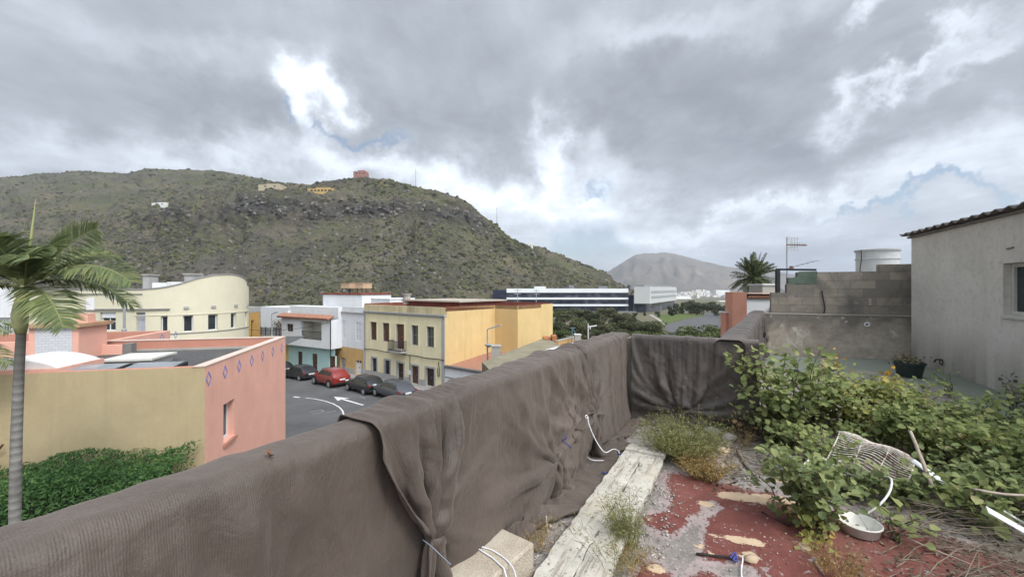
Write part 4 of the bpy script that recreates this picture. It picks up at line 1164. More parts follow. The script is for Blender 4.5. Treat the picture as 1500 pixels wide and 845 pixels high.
# ------------------------------------------------------------------ parked cars
def car(loc, ang, paintc, label, L=4.2, W=1.76, H=1.46, kind='hatch'):
    cp_ = NT('car_paint'); cp_.done(paintc, .32, spec=.5); cp_.bsdf.inputs['Coat Weight'].default_value = .5; cp_.bsdf.inputs['Coat Roughness'].default_value = .08
    pm = cp_.m
    root = thing('parked_car', loc, label, 'car', 'cars parked along the street frontage', ang)
    suv = kind == 'suv'
    xs = np.array([-.5, -.485, -.44, -.36, -.26, -.12, .02, .10, .20, .30, .40, .465, .5]) * L
    hood = .60 * H if not suv else .62 * H
    belt = np.array([.50, .60, .635, .64, .645, .64, .635, .63, .615, .60, .56, .50, .40]) * H
    roof = np.array([.50, .60, .70 if kind != 'sedan' else .66, .90, .975, 1.0, .985, .93, .66, .605, .565, .505, .405]) * H
    if suv: roof[2] = .78 * H; roof[3] = .94 * H
    wid = np.array([.80, .90, .96, .99, 1, 1, 1, 1, .99, .97, .92, .84, .70]) * W / 2
    bot = np.array([.34, .26, .22, .2, .2, .2, .2, .2, .2, .2, .22, .25, .30]) * 1.0 * (1.12 if suv else 1)
    tops = []
    ring = []
    for i in range(len(xs)):
        z0, zb, zr_, w_ = bot[i], belt[i], roof[i], wid[i]
        cab = max(0, zr_ - zb) / (H * .36)
        wr = w_ * (.93 - .20 * min(1, cab))
        pts = [(0, z0), (w_ * .86, z0), (w_ * .97, z0 + .12), (w_, .5 * (z0 + zb)), (w_ * .975, zb - .06), (w_ * .94, zb), (wr + (w_ * .94 - wr) * .08, zb + (zr_ - zb) * .88), (wr * .9, zr_ - .005), (0, zr_ + .03)]
        ring.append(pts)
    v = []
    for i, pts in enumerate(ring):
        full = [(xs[i], y, z) for y, z in pts] + [(xs[i], -y, z) for y, z in pts[-2:0:-1]]
        v += full
    n = len(ring[0]) * 2 - 2; k = len(xs); f = []
    for i in range(k - 1):
        for j in range(n): f.append((i * n + j, (i + 1) * n + j, (i + 1) * n + (j + 1) % n, i * n + (j + 1) % n))
    f.append(tuple(range(n))); f.append(tuple((k - 1) * n + j for j in range(n - 1, -1, -1)))
    body = mk('body', v, f, pm, root, local=True, smooth=True)
    md_ = body.modifiers.new('round', 'SUBSURF'); md_.levels = 1; md_.render_levels = 1
    def on(i, j, sgn, t=.0):                                        # point on the glass band of station i
        p = ring[i][5]; q = ring[i][6]
        y = p[0] + (q[0] - p[0]) * t; z = p[1] + (q[1] - p[1]) * t
        return (xs[i], sgn * (y + .012), z)
    cg = glassmat('car_glass', (.012, .014, .016), .05)
    for sgn in (-1, 1):
        for (i0, i1) in ((3, 5), (5, 7)):
            b = MB(); g = []
            ii_ = list(range(i0, i1 + 1))
            lo = [on(i, 0, sgn, .12) for i in ii_]; hi = [on(i, 0, sgn, .86) for i in ii_]
            if i1 == 7: hi[-1] = on(7, 0, sgn, .80); lo.append(tuple(np.array(on(8, 0, sgn, .35)) - (.16, 0, 0))); hi.append(tuple(np.array(on(8, 0, sgn, .5)) - (.16, 0, -.02)))
            if i0 == 5: lo[0] = tuple(np.array(lo[0]) + (.05, 0, 0)); hi[0] = tuple(np.array(hi[0]) + (.05, 0, 0))
            for q in range(len(lo) - 1): b.quad(lo[q], lo[q + 1], hi[q + 1], hi[q])
            b.build('side_window', cg, root, local=True)
    def screen(i0, i1, name, s0=.04, s1=.9):
        b = MB(); A_, B_ = ring[i0], ring[i1]
        def pnt(t, yy):
            z = A_[8][1] + (B_[8][1] - A_[8][1]) * t; x = xs[i0] + (xs[i1] - xs[i0]) * t
            wv = A_[7][0] + (B_[7][0] - A_[7][0]) * t
            nx = .02 if xs[i1] < xs[i0] else -.02
            zz = z - (.03 if abs(yy) > .5 else 0)
            return (x - nx * .6, wv * yy * .92, zz + .018)
        for y0, y1 in ((-1, -.4), (-.4, .4), (.4, 1)):
            b.quad(pnt(s0, y0), pnt(s0, y1), pnt(s1, y1), pnt(s1, y0))
        return b.build(name, cg, root, local=True)
    screen(8, 7, 'windscreen', .06, 1.0)
    b = MB(); zz0, zz1 = belt[2] + .02, roof[3] - .07; x0_, x1_ = xs[1] - .02, xs[3] - .10
    xa = xs[2] - .035
    b.add([(xa, -W * .36, zz0), (xa, W * .36, zz0), (xs[3] - .06, W * .31, zz1), (xs[3] - .06, -W * .31, zz1)], [(0, 1, 2, 3)])
    b.build('rear_window', cg, root, local=True)
    rub = plain('tyre_rubber', (.018, .018, .018), .1, 8, .9, 0); rimm = plain('alloy_rim', (.42, .43, .44), .1, 5, .35, 0, metal=.6)
    rad = .315 if not suv else .36
    for ax in (-.315 * L, .325 * L):
        for sgn in (-1, 1):
            wl = thing('wheel', (ax, sgn * (W / 2 - .1), rad), None, None); wl.parent = root
            b = MB(); b.tube([(0, -.11, 0), (0, .115 * 1.0, 0)], rad, 18); ty = b.build('tyre', rub, wl, local=True, bevel=.02)
            b = MB(); b.tube([(0, sgn * .10, 0), (0, sgn * .128, 0)], rad * .66, 14); b.tube([(0, sgn * .12, 0), (0, sgn * .135, 0)], rad * .18, 8); b.build('rim', rimm, wl, local=True)
            b = MB(); arc = [(ax + (rad + .075) * math.cos(a), sgn * (W / 2 - .035), rad + (rad + .06) * math.sin(a)) for a in np.linspace(.05, math.pi - .05, 12)]
            b.tube(arc, .05, 5); b.build('wheel_arch', rub if suv else pm, root, local=True)
    red = plain('tail_lamp', (.25, .012, .01), .1, 5, .2, 0); clear = plain('head_lamp', (.7, .72, .74), .05, 5, .15, 0)
    for sgn in (-1, 1):
        b = MB(); b.box(xs[1] - .005, xs[2] + .02, sgn * W * .40 - .12, sgn * W * .40 + .10, belt[2] - .20, belt[2] - .02); b.build('tail_light', red, root, local=True, bevel=.02)
        b = MB(); b.box(xs[-3] - .05, xs[-2] + .03, sgn * W * .36 - .14, sgn * W * .36 + .12, belt[-2] - .02, belt[-2] + .10); b.build('headlight', clear, root, local=True, bevel=.02)
        b = MB(); b.box(xs[8] - .14, xs[8] + .02, sgn * (W / 2 + .08) - .09, sgn * (W / 2 + .08) + .09, belt[7], belt[7] + .13); b.build('mirror', pm, root, local=True, bevel=.03)
    b = MB(); b.box(xs[0] - .03, xs[0] + .03, -.27, .27, .44 * H, .44 * H + .12); b.build('number_plate', whitewood, root, local=True)
    b = MB(); b.box(xs[0] - .02, xs[1] + .05, -W * .40, W * .40, bot[0] - .02, bot[0] + .14); b.build('bumper', rub, root, local=True, bevel=.03)
    if kind == 'estate' or suv:
        for sgn in (-1, 1):
            b = MB(); b.tube([(xs[3], sgn * W * .33, roof[3] + .04), (xs[4], sgn * W * .345, roof[4] + .06), (xs[6], sgn * W * .345, roof[6] + .06), (xs[7], sgn * W * .33, roof[7] + .01)], .018, 5); b.build('roof_rail', steel, root, local=True)
    return root
def park(pa, pb, *a, **k):
    """front ground point, rear ground point seen in the photo (street side)"""
    q0, q1 = on_street(*pa), on_street(*pb)
    d = q0 - q1; ang = math.atan2(d[1], d[0]); m = (q0 + q1) / 2
    W = k.get('W', 1.76)
    away = np.array((-math.sin(ang), math.cos(ang), 0)); away = -away if away[1] < 0 else away
    m = m + away * W * .5
    m[2] = float(street_z(m[0], m[1])) + .02
    return car(tuple(m), ang, *a, **k)
UDIR = math.atan2(SU[1], SU[0])
park((596, 587), (549, 577) if False else (641, 603), (.045, .05, .06), 'dark grey estate car, nearest of the parked row', L=4.4, W=1.74, H=1.44, kind='estate') if False else None
def park_at(px, py, ang, *a, **k):
    """middle of the street-side wheels seen at (px, py)"""
    m = on_street(px, py); W = k.get('W', 1.76)
    away = np.array((-math.sin(ang), math.cos(ang), 0)); away = -away if away[1] < 0 else away
    m = m + away * (W * .5 - .05); m[2] = float(street_z(m[0], m[1])) + .02
    return car(tuple(m), ang, *a, **k)
park_at(563, 584.5, UDIR - .10, (.05, .055, .065), 'dark grey estate car, nearest of the parked row', L=4.4, W=1.76, H=1.46, kind='estate')
park_at(521, 575.5, UDIR - .06, (.012, .012, .014), 'black hatchback behind the dark grey estate car', L=4.2, W=1.76, H=1.47)
park_at(471, 565.5, UDIR - .02, (.20, .018, .014), 'dark red crossover in front of the turquoise house', L=4.4, W=1.86, H=1.66, kind='suv')
park_at(428, 556.0, UDIR + .06, (.018, .019, .022), 'black car ahead of the dark red crossover', L=4.3, W=1.76, H=1.46)
park_at(396, 548.5, UDIR + .10, (.02, .02, .022), 'black car tail showing behind the pink wall corner', L=4.1, W=1.74, H=1.46)

# ------------------------------------------------------------------ tan and salmon house by the hedge
tan = plain('tan_render', (.43, .345, .205), .07, .9, .95, .35, 45, .012, streak=.4, streak_col=(.29, .245, .14), stain=.22, stain_col=(.5, .43, .26))
salmon = plain('salmon_render', (.70, .385, .30), .06, .9, .95, .35, 45, .012, streak=.4, streak_col=(.50, .29, .23), stain=.18, stain_col=(.56, .34, .28))
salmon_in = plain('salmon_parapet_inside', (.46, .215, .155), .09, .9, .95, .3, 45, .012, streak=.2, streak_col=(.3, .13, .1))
coping = plain('pale_coping', (.60, .47, .40), .1, 2, .9, .15)
gravel_roof = plain('dark_gravel_roof', (.10, .10, .10), .35, 9, .95, .8, 60, .03, stain=.25, stain_col=(.17, .16, .15))
bluep = plain('blue_diamond_paint', (.20, .22, .46), .08, 8, .8, 0)
ZP = CAMZ - 2.33; ZR = CAMZ - 2.78
A_ = np.array((-9.15, 12.2)); B_ = np.array((-10.95, 19.8)); fd = np.array((-4.75, -1.1)); fd /= np.linalg.norm(fd)
sdv = (B_ - A_) / np.linalg.norm(B_ - A_); LS = float(np.linalg.norm(B_ - A_)); LF = 15.0
ph_ = thing('salmon_house', (A_[0], A_[1], 0), 'tan fronted flat roofed house with salmon side wall and blue diamonds', 'house')
FFr = Face(tuple(A_), tuple(fd)); FS = Face(tuple(A_), tuple(sdv))
if FS.n[0] < 0: FS.n = (-FS.n[0], -FS.n[1])
b = MB(); b.quad(FFr.pt(0, -1), FFr.pt(LF, -1), FFr.pt(LF, ZP), FFr.pt(0, ZP)); b.build('front_wall', tan, ph_)
wr_ = FS.rect(327.3, 343.5, 588, 643)
b = MB(); wall_open(b, FS.pt, 0, LS, -1, ZP, [wr_], .32, 0); b.build('side_wall', salmon, ph_)
wi = window(ph_, FS.pt, wr_, whitewood, glass, .26, (1, 1), .07)
b = MB(); slab(b, FS.pt, wr_[0] - .05, wr_[1] + .05, wr_[2] - .1, wr_[2] - .004, .003, .08); b.build('sill', salmon_in, wi)
# parapets (hollow roof)
TH = .26
def pt2(f, s_): return A_ + fd * f + sdv * s_
def wallseg(b, p, q, z0, z1, th, side, m=0):
    d = (q - p); L = np.linalg.norm(d); d = d / L; n = np.array((-d[1], d[0])) * side
    b.obox(p, d, L, n, th, z0, z1, m)
b = MB()
wallseg(b, pt2(.003, .02), pt2(.003, LS - .003), ZR - .1, ZP - .003, TH, 1)
wallseg(b, pt2(TH + .01, .006), pt2(LF, .006), ZR - .1, ZP - .003, TH, -1)
wallseg(b, pt2(TH + .01, LS - .006), pt2(7.0, LS - .006), ZR - .1, ZP - .003, TH, 1)
b.build('parapet', salmon_in, ph_)
b = MB()
wallseg(b, pt2(-.02, -.02), pt2(-.02, LS + .02), ZP, ZP + .03, TH + .06, 1); wallseg(b, pt2(TH + .05, LS + .02), pt2(7, LS + .02), ZP + .001, ZP + .031, TH + .05, 1)
b.build('coping', coping, ph_)
b = MB(); b.add([(*pt2(.1, .1), ZR), (*pt2(.1, LS + 4.4), ZR), (*pt2(LF, LS + 4.4), ZR), (*pt2(LF, .1), ZR)], [(0, 1, 2, 3)]); b.build('roof', gravel_roof, ph_)
# pale band where the roof meets the parapet
b = MB(); wallseg(b, pt2(TH + .1, LS - TH - .03), pt2(7.0, LS - TH - .03), ZR - .05, ZR + .09, .12, 1); b.build('upstand', concrete_pale, ph_)
# rear wing
b = MB(); wallseg(b, pt2(7.0, LS - .2), pt2(7.0, LS + 4.4), -1, ZP + .02, TH, 1); b.build('wing_side_wall', salmon, ph_)
b = MB(); wallseg(b, pt2(7.28, LS + 4.4), pt2(LF, LS + 4.4), -1, ZP + .02, TH, 1); b.build('wing_parapet', salmon_in, ph_)
b = MB(); wallseg(b, pt2(0, LS - .02), pt2(6.98, LS - .02), -1, ZR - .12, .2, 1); b.build('rear_wall', salmon, ph_)
FW = Face(tuple(pt2(7.0, LS)), tuple(sdv)); 
if FW.n[0] < 0: FW.n = (-FW.n[0], -FW.n[1])
def diamond(face, u, z, hw, hh, name='diamond'):
    b = MB(); t = .28
    o = [(u - hw, z), (u, z - hh), (u + hw, z), (u, z + hh)]; i_ = [(u - hw * (1 - t), z), (u, z - hh * (1 - t)), (u + hw * (1 - t), z), (u, z + hh * (1 - t))]
    vs = [face.pt(a, c, .004) for a, c in o + i_] + [face.pt(a, c, .012) for a, c in o + i_]
    fs = []
    for k in range(4):
        l = (k + 1) % 4
        fs += [(8 + k, 8 + l, 12 + l, 12 + k), (k, l, 8 + l, 8 + k), (4 + k, 12 + k, 12 + l, 4 + l)]
    b.add(vs, fs); return b.build(name, bluep, ph_)
for (px, py) in ((305.5, 554.5), (329.5, 544.5), (350, 536), (368.5, 528), (384.5, 521), (399.5, 515), (412.5, 509.5)):
    u = FS.U(px); diamond(FS, u, FS.Z(px, py), .17, .235)
for (px, py) in ((237, 496), (257, 494)):
    u = FW.U(px); diamond(FW, u, ZP - .28, .17, .235)
# skylights and vent slab on the roof
pane_m = glassmat('skylight_pane', (.16, .17, .18), .12)
for (f0, f1) in ((1.25, 2.68), (2.80, 4.15)):
    b = MB(); q = [pt2(f0, .55), pt2(f1, .55), pt2(f1, 1.75), pt2(f0, 1.75)]
    b.hexa([tuple(p) for p in q][::-1], ZR + .001, [ZR + .36, ZR + .36, ZR + .28, ZR + .28]); s_ = b.build('skylight', iron, ph_)
    b = MB(); q = [pt2(f0 + .05, .6), pt2(f1 - .05, .6), pt2(f1 - .05, 1.7), pt2(f0 + .05, 1.7)]
    b.add([(*q[0], ZR + .295), (*q[1], ZR + .295), (*q[2], ZR + .378), (*q[3], ZR + .378)], [(0, 1, 2, 3)]); b.build('pane', pane_m, s_)
b = MB(); q = [pt2(3.05, 3.1), pt2(4.4, 3.1), pt2(4.4, 4.5), pt2(3.05, 4.5)][::-1]
b.hexa([tuple(p) for p in q], ZR + .001, ZR + .24); vs_ = b.build('roof_hatch', plain('pale_hatch', (.42, .41, .39), .1, 2), ph_)
b = MB(); q = [pt2(2.95, 3.0), pt2(4.5, 3.0), pt2(4.5, 4.6), pt2(2.95, 4.6)][::-1]
b.hexa([tuple(p) for p in q], ZR + .242, ZR + .31); b.build('lid', plain('pale_lid', (.56, .55, .50), .08, 2), vs_)
# stair hut
x0, y0, _ = P(51, 527, 15.8); x1 = P(109, 527, 15.8)[0]
hu = np.array((x1 - x0, .35)); HW = float(np.linalg.norm(hu)); hu /= HW; hvv = np.array((-hu[1], hu[0]))
h0 = np.array((x0, y0 - .2))
zc = CAMZ - (479.7 - CY) / F * 15.8
b = MB(); b.obox(h0, hu, HW, hvv, 1.5, ZR - .02, zc); hut = b.build('stair_hut', salmon, ph_)
FH = Face(tuple(h0), tuple(hu))
def block_m():
    t = NT('white_block'); n = t.n.new('ShaderNodeTexBrick'); t.l.new(t.mapped((1, 1, 1), rot=(R(90), 0, 0)), n.inputs[0])
    n.inputs['Color1'].default_value = (.55, .55, .57, 1); n.inputs['Color2'].default_value = (.50, .50, .52, 1); n.inputs['Mortar'].default_value = (.40, .40, .41, 1)
    n.inputs['Scale'].default_value = 2.4; n.inputs['Mortar Size'].default_value = .02
    return t.done(n.outputs[0], .95, t.bump(n.outputs[0], .5, .02))
b = MB(); slab(b, FH.pt, .2, HW - .2, ZR, zc - .02, .003, .012); b.build('block_infill', block_m(), hut)
b = MB(); b.obox(h0 - hu * .14 - hvv * .14, hu, HW + .28, hvv, 1.8, zc + .001, zc + .14); b.build('roof_cap', plain('tan_cap', (.40, .25, .15), .15, 2, streak=.3), hut)
b = MB(); b.obox(h0 + hu * (HW - .45) + hvv * .5, hu, .42, hvv, .42, zc + .142, zc + .5); b.build('chimney', salmon, hut)
b = MB(); b.obox(h0 + hu * HW + hvv * 1.2, hu, .72, hvv, .25, ZR, ZR + .40); b.build('low_wall', salmon, ph_)
b = MB(); b.obox(h0 + hu * (HW + .74) + hvv * 1.2, hu, .3, hvv, .35, ZR, ZR + .45); b.build('shaded_corner', plain('corner_shade_grey', (.19, .185, .175), .12, 3), ph_)  # dark box put in for the shadowed corner by the low wall
b = MB(); b.obox(h0 - hu * 8.5 + hvv * 1.2, hu, 8.0, hvv, .25, ZR, ZR + .62); b.build('low_wall', salmon, ph_)
# barrel vault
v0 = pt2(6.9, .75); nv = 18; vs_l = []
W_v, H_v, L_v = 2.3, .28, 4.2
for i in range(nv + 1):
    t_ = i / nv
    f_ = 4.15 + t_ * W_v; z = ZR + .44 + H_v * math.sin(math.pi * t_) ** .8
    vs_l += [(*pt2(f_, .8), z), (*pt2(f_, .8 + 1.7), z)]
b = MB(); b.add(vs_l, [(2 * i, 2 * i + 1, 2 * i + 3, 2 * i + 2) for i in range(nv)])
b.add([vs_l[2 * i] for i in range(nv + 1)], [tuple(range(nv + 1))])
vt = b.build('barrel_vault', plain('white_vault', (.62, .60, .58), .07, 1, .85, .1, streak=.2), ph_, smooth=False)
b = MB(); b.hexa([tuple(p) for p in [pt2(4.1, .72), pt2(4.1, 2.6), pt2(6.55, 2.6), pt2(6.55, .72)]], ZR, ZR + .435); b.build('vault_kerb', salmon, vt)
# bracket on the tan wall
r = thing('wall_bracket', FFr.pt(FFr.U(4), FFr.Z(4, 655)), 'small rusty lever sticking out of the tan wall', 'bracket')
u = FFr.U(4); z = FFr.Z(4, 657)
b = MB(); b.bar(FFr.pt(u + .25, z, .01), FFr.pt(u - .02, z, .16), .05); b.build('arm', iron, r)
b = MB(); b.bar(FFr.pt(u - .02, z, .16), FFr.pt(u - .16, z + .18, .2), .035); b.build('lever', plain('rust', (.13, .06, .03), .3, 9), r)

# aerial panel and slim mast on that roof
for (px, tp, bp, d, lab) in ((128, 437, 474, 17.2, 'white flat panel aerial on a pole behind the block filled hut'), (58.6, 446, 476, 17.0, 'bare thin mast with a guy wire left of the hut roof')):
    x, y, z0 = P(px, bp, d); zt_ = P(0, tp, d)[2]
    r = thing('panel_aerial' if px > 100 else 'guyed_mast', (x, y, ZR), lab, 'aerial')
    b = MB(); b.tube([(x, y, ZR), (x, y, zt_)], .03, 6); b.build('pole', galv, r)
    if px > 100:
        b = MB(); b.box(x - .0, x + .32, y - .06, y - .01, P(0, 454, d)[2], zt_ + .02); b.build('panel', whitewood, r, bevel=.01)
    else:
        b = MB(); b.tube([(x, y, zt_ - .3), (x + .45, y, ZR + .9)], .012, 5); b.build('guy_wire', galv, r)

# ------------------------------------------------------------------ cream building with the rounded end and wavy top
cream = plain('cream_render', (.60, .56, .42), .04, .8, .9, .15, 40, streak=.2, streak_col=(.45, .42, .32))
CC = np.array((-30.9, 38.5)); CRr = 5.2; YF = 33.3; LST = 26.0
def ptc(u, z, off=0.0):
    """u < 0 along the straight front, u > 0 round the curve (arc length)"""
    if u <= 0: return (CC[0] + u, YF - off, z)
    a = u / CRr - math.pi / 2
    return (CC[0] + (CRr + off) * math.cos(a), CC[1] + (CRr + off) * math.sin(a), z)
def cu(px):
    k = (px - CX) / F
    xs_ = k * YF
    if xs_ <= CC[0]: return xs_ - CC[0]
    best = None
    for u in np.linspace(0, CRr * 1.9, 800):
        x, y, _ = ptc(u, 0)
        e = abs(x / y - k)
        if best is None or e < best[0]: best = (e, u)
        if x / y > -0.6401 : break
    return best[1]
def cz(px, py): return CAMZ - (py - CY) / F * ptc(cu(px), 0)[1]
prof = [(-300, 427), (206, 424.6), (231, 423), (250, 420), (267.7, 415.4), (292, 407.7), (315, 403.2), (338, 402.3), (351, 404.6), (361.5, 411.5), (366.2, 418)]
pu = [cu(a) if a > -200 else -LST for a, _ in prof]; pz = [CAMZ - (c - CY) / F * ptc(u, 0)[1] for u, (_, c) in zip(pu, prof)]
pz[0] = pz[1]
pu.append(pu[-1] + 9); pz.append(pz[-1] - 1.2)
ztopc = lambda u: float(np.interp(u, pu, pz))
crm = thing('cream_building', (CC[0], YF, 0), 'cream public building with rounded right end and wave shaped roofline', 'building')
zs_, zt_ = 9 - 66.5 / 600 * 33.6, 9 - 40.5 / 600 * 33.8
hol = []
for (xa, xb) in ((235.4, 245.8), (268, 283), (305, 319), (338, 346.5), (359, 364.4)):
    hol.append((cu(xa), cu(xb), zs_ + .05, zt_))
lw = [(cu(146.5), cu(169.5), cz(158, 484.5), cz(158, 457.5)), (cu(88), cu(98), cz(93, 475), cz(93, 466)), (cu(199), cu(213), 3.4, cz(205, 457.5))]
UEND = pu[-1]
b = MB(); wall_open(b, ptc, -LST, UEND, -1, 9.5, lw + hol, .28, 0, 0, .42, ztopc); b.build('curved_wall', cream, crm)
for h in hol: window(crm, ptc, h, whitewood, glass, .26, (1, 1), .07)
wq = window(crm, ptc, lw[0], whitewood, glass, .26, (2, 2), .08); 
b = MB(); slab(b, ptc, lw[0][0] + .05, lw[0][1] - .05, lw[0][3] - .45, lw[0][3] - .03, -.2, -.12); b.build('shutter_box', whitewood, wq)
window(crm, ptc, lw[1], whitewood, glass, .26, (1, 1), .07)
door(crm, ptc, lw[2], plain('grey_glass_door', (.40, .41, .46), .1, 3, .3), .26)
def band(name, ua, ub, z0, z1, o1, mat):
    b = MB(); uu_ = np.linspace(ua, ub, max(2, int((ub - ua) / .35)))
    for i in range(len(uu_) - 1): slab(b, ptc, uu_[i], uu_[i + 1], z0, z1, .003, o1)
    return b.build(name, mat, crm)
gtrim = plain('grey_cornice', (.26, .25, .24), .1, 3)
band('sill_band', cu(220), UEND, zs_ - .08, zs_, .05, gtrim); band('head_band', cu(195), UEND, zt_ + .05, zt_ + .11, .04, cream)
band('string_course', -LST, cu(249), cz(150, 453.8), cz(150, 452), .14, gtrim)
band('upper_course', -LST, cu(209), cz(150, 431), cz(150, 429.8), .08, gtrim)
b = MB(); uu_ = np.linspace(-LST, UEND, 110)
for i in range(109):
    v = [ptc(u, ztopc(u) + dz, o_) for (u, dz, o_) in ((uu_[i], .005, -.25), (uu_[i], .005, .06), (uu_[i + 1], .005, .06), (uu_[i + 1], .005, -.25), (uu_[i], .10, -.25), (uu_[i], .10, .06), (uu_[i + 1], .10, .06), (uu_[i + 1], .10, -.25))]
    b.add(v, [(0, 1, 2, 3), (4, 7, 6, 5), (1, 5, 6, 2), (0, 3, 7, 4)])
b.build('wave_coping', gtrim, crm)
for px in (273, 312.5, 345, 363.5):
    u = cu(px); z = cz(px, 450.5 - (px - 273) * .04); b = MB(); slab(b, ptc, u - .17, u + .17, z - .10, z + .10, .003, .10); b.build('vent', stone_trim, crm)
b = MB(); b.add([ptc(-LST, 8.3, -.3)] + [ptc(u, 8.3, -.3) for u in np.linspace(-.1, UEND, 14)] + [(-57, 48, 8.3)], [tuple(range(16))]); b.build('roof', stone_trim, crm)
e_ = ptc(UEND, 0); b = MB(); b.quad((e_[0], e_[1], -1), (-57, 52, -1), (-57, 52, 8.6), (e_[0], e_[1], 8.6)); b.build('rear_wall', cream, crm)
# roof boxes and chimneys rising behind the wave
for (px0, px1, yb, yt, d, cap, nm) in ((223, 245, 430, 414, 42, 0, 'roof_box'), (245, 270, 430, 413, 43, 0, 'roof_box'), (270, 282, 430, 402.5, 41, 1, 'chimney'), (209, 217.5, 430, 403.5, 43.5, 1, 'chimney'), (282, 300, 430, 404.5, 44, 0, 'roof_box')):
    x0, _, z0 = P(px0, yb, d); x1 = P(px1, yb, d)[0]; zt__ = P(0, yt, d)[2]
    b = MB(); b.box(x0, x1, d, d + 1.2, 8.3, zt__); o = b.build(nm, white_r if not cap else stone_trim, crm)
    if cap: b = MB(); b.box(x0 - .12, x1 + .12, d - .12, d + 1.3, zt__ + .001, zt__ + .14); b.build('cap', concrete_pale, o)
# plain white house at the far left
x0, y0, _ = P(-120, 500, 24); x1 = P(20, 500, 24)[0]
r = thing('small_white_house', (x1, y0, 0), 'white house behind the palm with a grey barred window', 'house')
fz = Face((x1, y0), (-1, -.08)); hh_ = fz.rect(3, 16.5, 474, 497)
b = MB(); wall_open(b, fz.pt, 0, 8, -1, P(0, 421, 24)[2], [hh_], .15); b.quad((x1, y0, -1), (x1 - 1.9, y0 + 1.5, -1), (x1 - 1.9, y0 + 1.5, P(0, 421, 24)[2]), (x1, y0, P(0, 421, 24)[2])); b.build('wall', white_r, r)
window(r, fz.pt, hh_, whitewood, glass, .12, (3, 2), .06)
b = MB(); slab(b, fz.pt, -.05, 8, P(0, 466, 24)[2], P(0, 464.5, 24)[2], .003, .08); b.build('string_course', gtrim, r)
b = MB(); b.add([fz.pt(0, P(0, 421, 24)[2] - .1), fz.pt(8, P(0, 421, 24)[2] - .1), fz.pt(8, P(0, 421, 24)[2] - .1, -1.6), fz.pt(2, P(0, 421, 24)[2] - .1, -1.6)], [(0, 1, 2, 3)]); b.build('roof', stone_trim, r)

# ------------------------------------------------------------------ garden with hedge and palm
garden_m = plain('garden_soil', (.07, .055, .04), .2, 2, .95, .4, 10)
b = MB(); b.hexa([tuple(A_ + fd * 15 - sdv * .05), tuple(A_ + (-.1, -.05)), (-8.2, 9.2), (-5.2, 4.2), (-12, 2.5), (-26, 4.0)][::-1], -.5, 3.0); b.build('garden_ground', garden_m, kind='structure')
def hedge_top(x, y):
    return 9 - 4.02 + .22 * vnoise(x * .9, y * .9, 0, 5) + .10 * vnoise(x * 3, y * 3, 0, 6) - .16 * np.clip((x + 12.5) / -2.5, 0, 1) * 0
hg = thing('hedge', (-11, 10.5, 3.0), 'dense dark green feathery hedge at the foot of the tan wall', 'hedge')
NH = 46000
s_ = rng.uniform(.05, 13, NH); t_ = rng.uniform(0, 1, NH)
q = A_[None] + fd[None] * s_[:, None]
depth = t_ ** .8 * 2.7
hx2 = q[:, 0] - sdv[0] * (depth + .1); hy2 = q[:, 1] - sdv[1] * (depth + .1)
tp_ = 9 - 4.55 - .010 * s_ + .17 * vnoise(hx2 * 1.0, hy2 * 1.0, 0, 5) + .12 * vnoise(hx2 * 3.1, hy2 * 3.1, 0, 6) - .5 * np.clip((depth - 1.6) / 1.1, 0, 1) ** 2 - .35 * np.exp(-((s_ - 4.3) / .9) ** 2) * (depth < 1.2)
hz2 = tp_ - rng.uniform(0, 1, NH) ** 2.2 * np.where((depth > 1.9) | (s_ < .45), 1.9, .5)
n_ = np.stack([rng.normal(size=NH) * .7, rng.normal(size=NH) * .7 - .3, rng.uniform(.1, 1.2, NH)], 1)
v, f = leaf_quads(np.stack([hx2, hy2, hz2], 1), n_, rng.uniform(.035, .078, NH), rng, .30)
mk('foliage', v, f, leafmat('hedge_leaves', [(.05, (.022, .065, .018)), (.45, (.050, .12, .032)), (.75, (.09, .17, .045)), (.93, (.16, .24, .065)), (.98, (.20, .15, .06))], .3, .6), hg)
b = MB(); b.hexa([tuple(A_ + fd * 13 - sdv * .25), tuple(A_ + fd * .7 - sdv * .25), tuple(A_ + fd * .7 - sdv * 2.2), tuple(A_ + fd * 13 - sdv * 2.4)][::-1], 3.0, 3.95); b.build('branch_core', plain('hedge_core', (.012, .024, .010), .3, 6, 1, .5, 9, .1), hg)

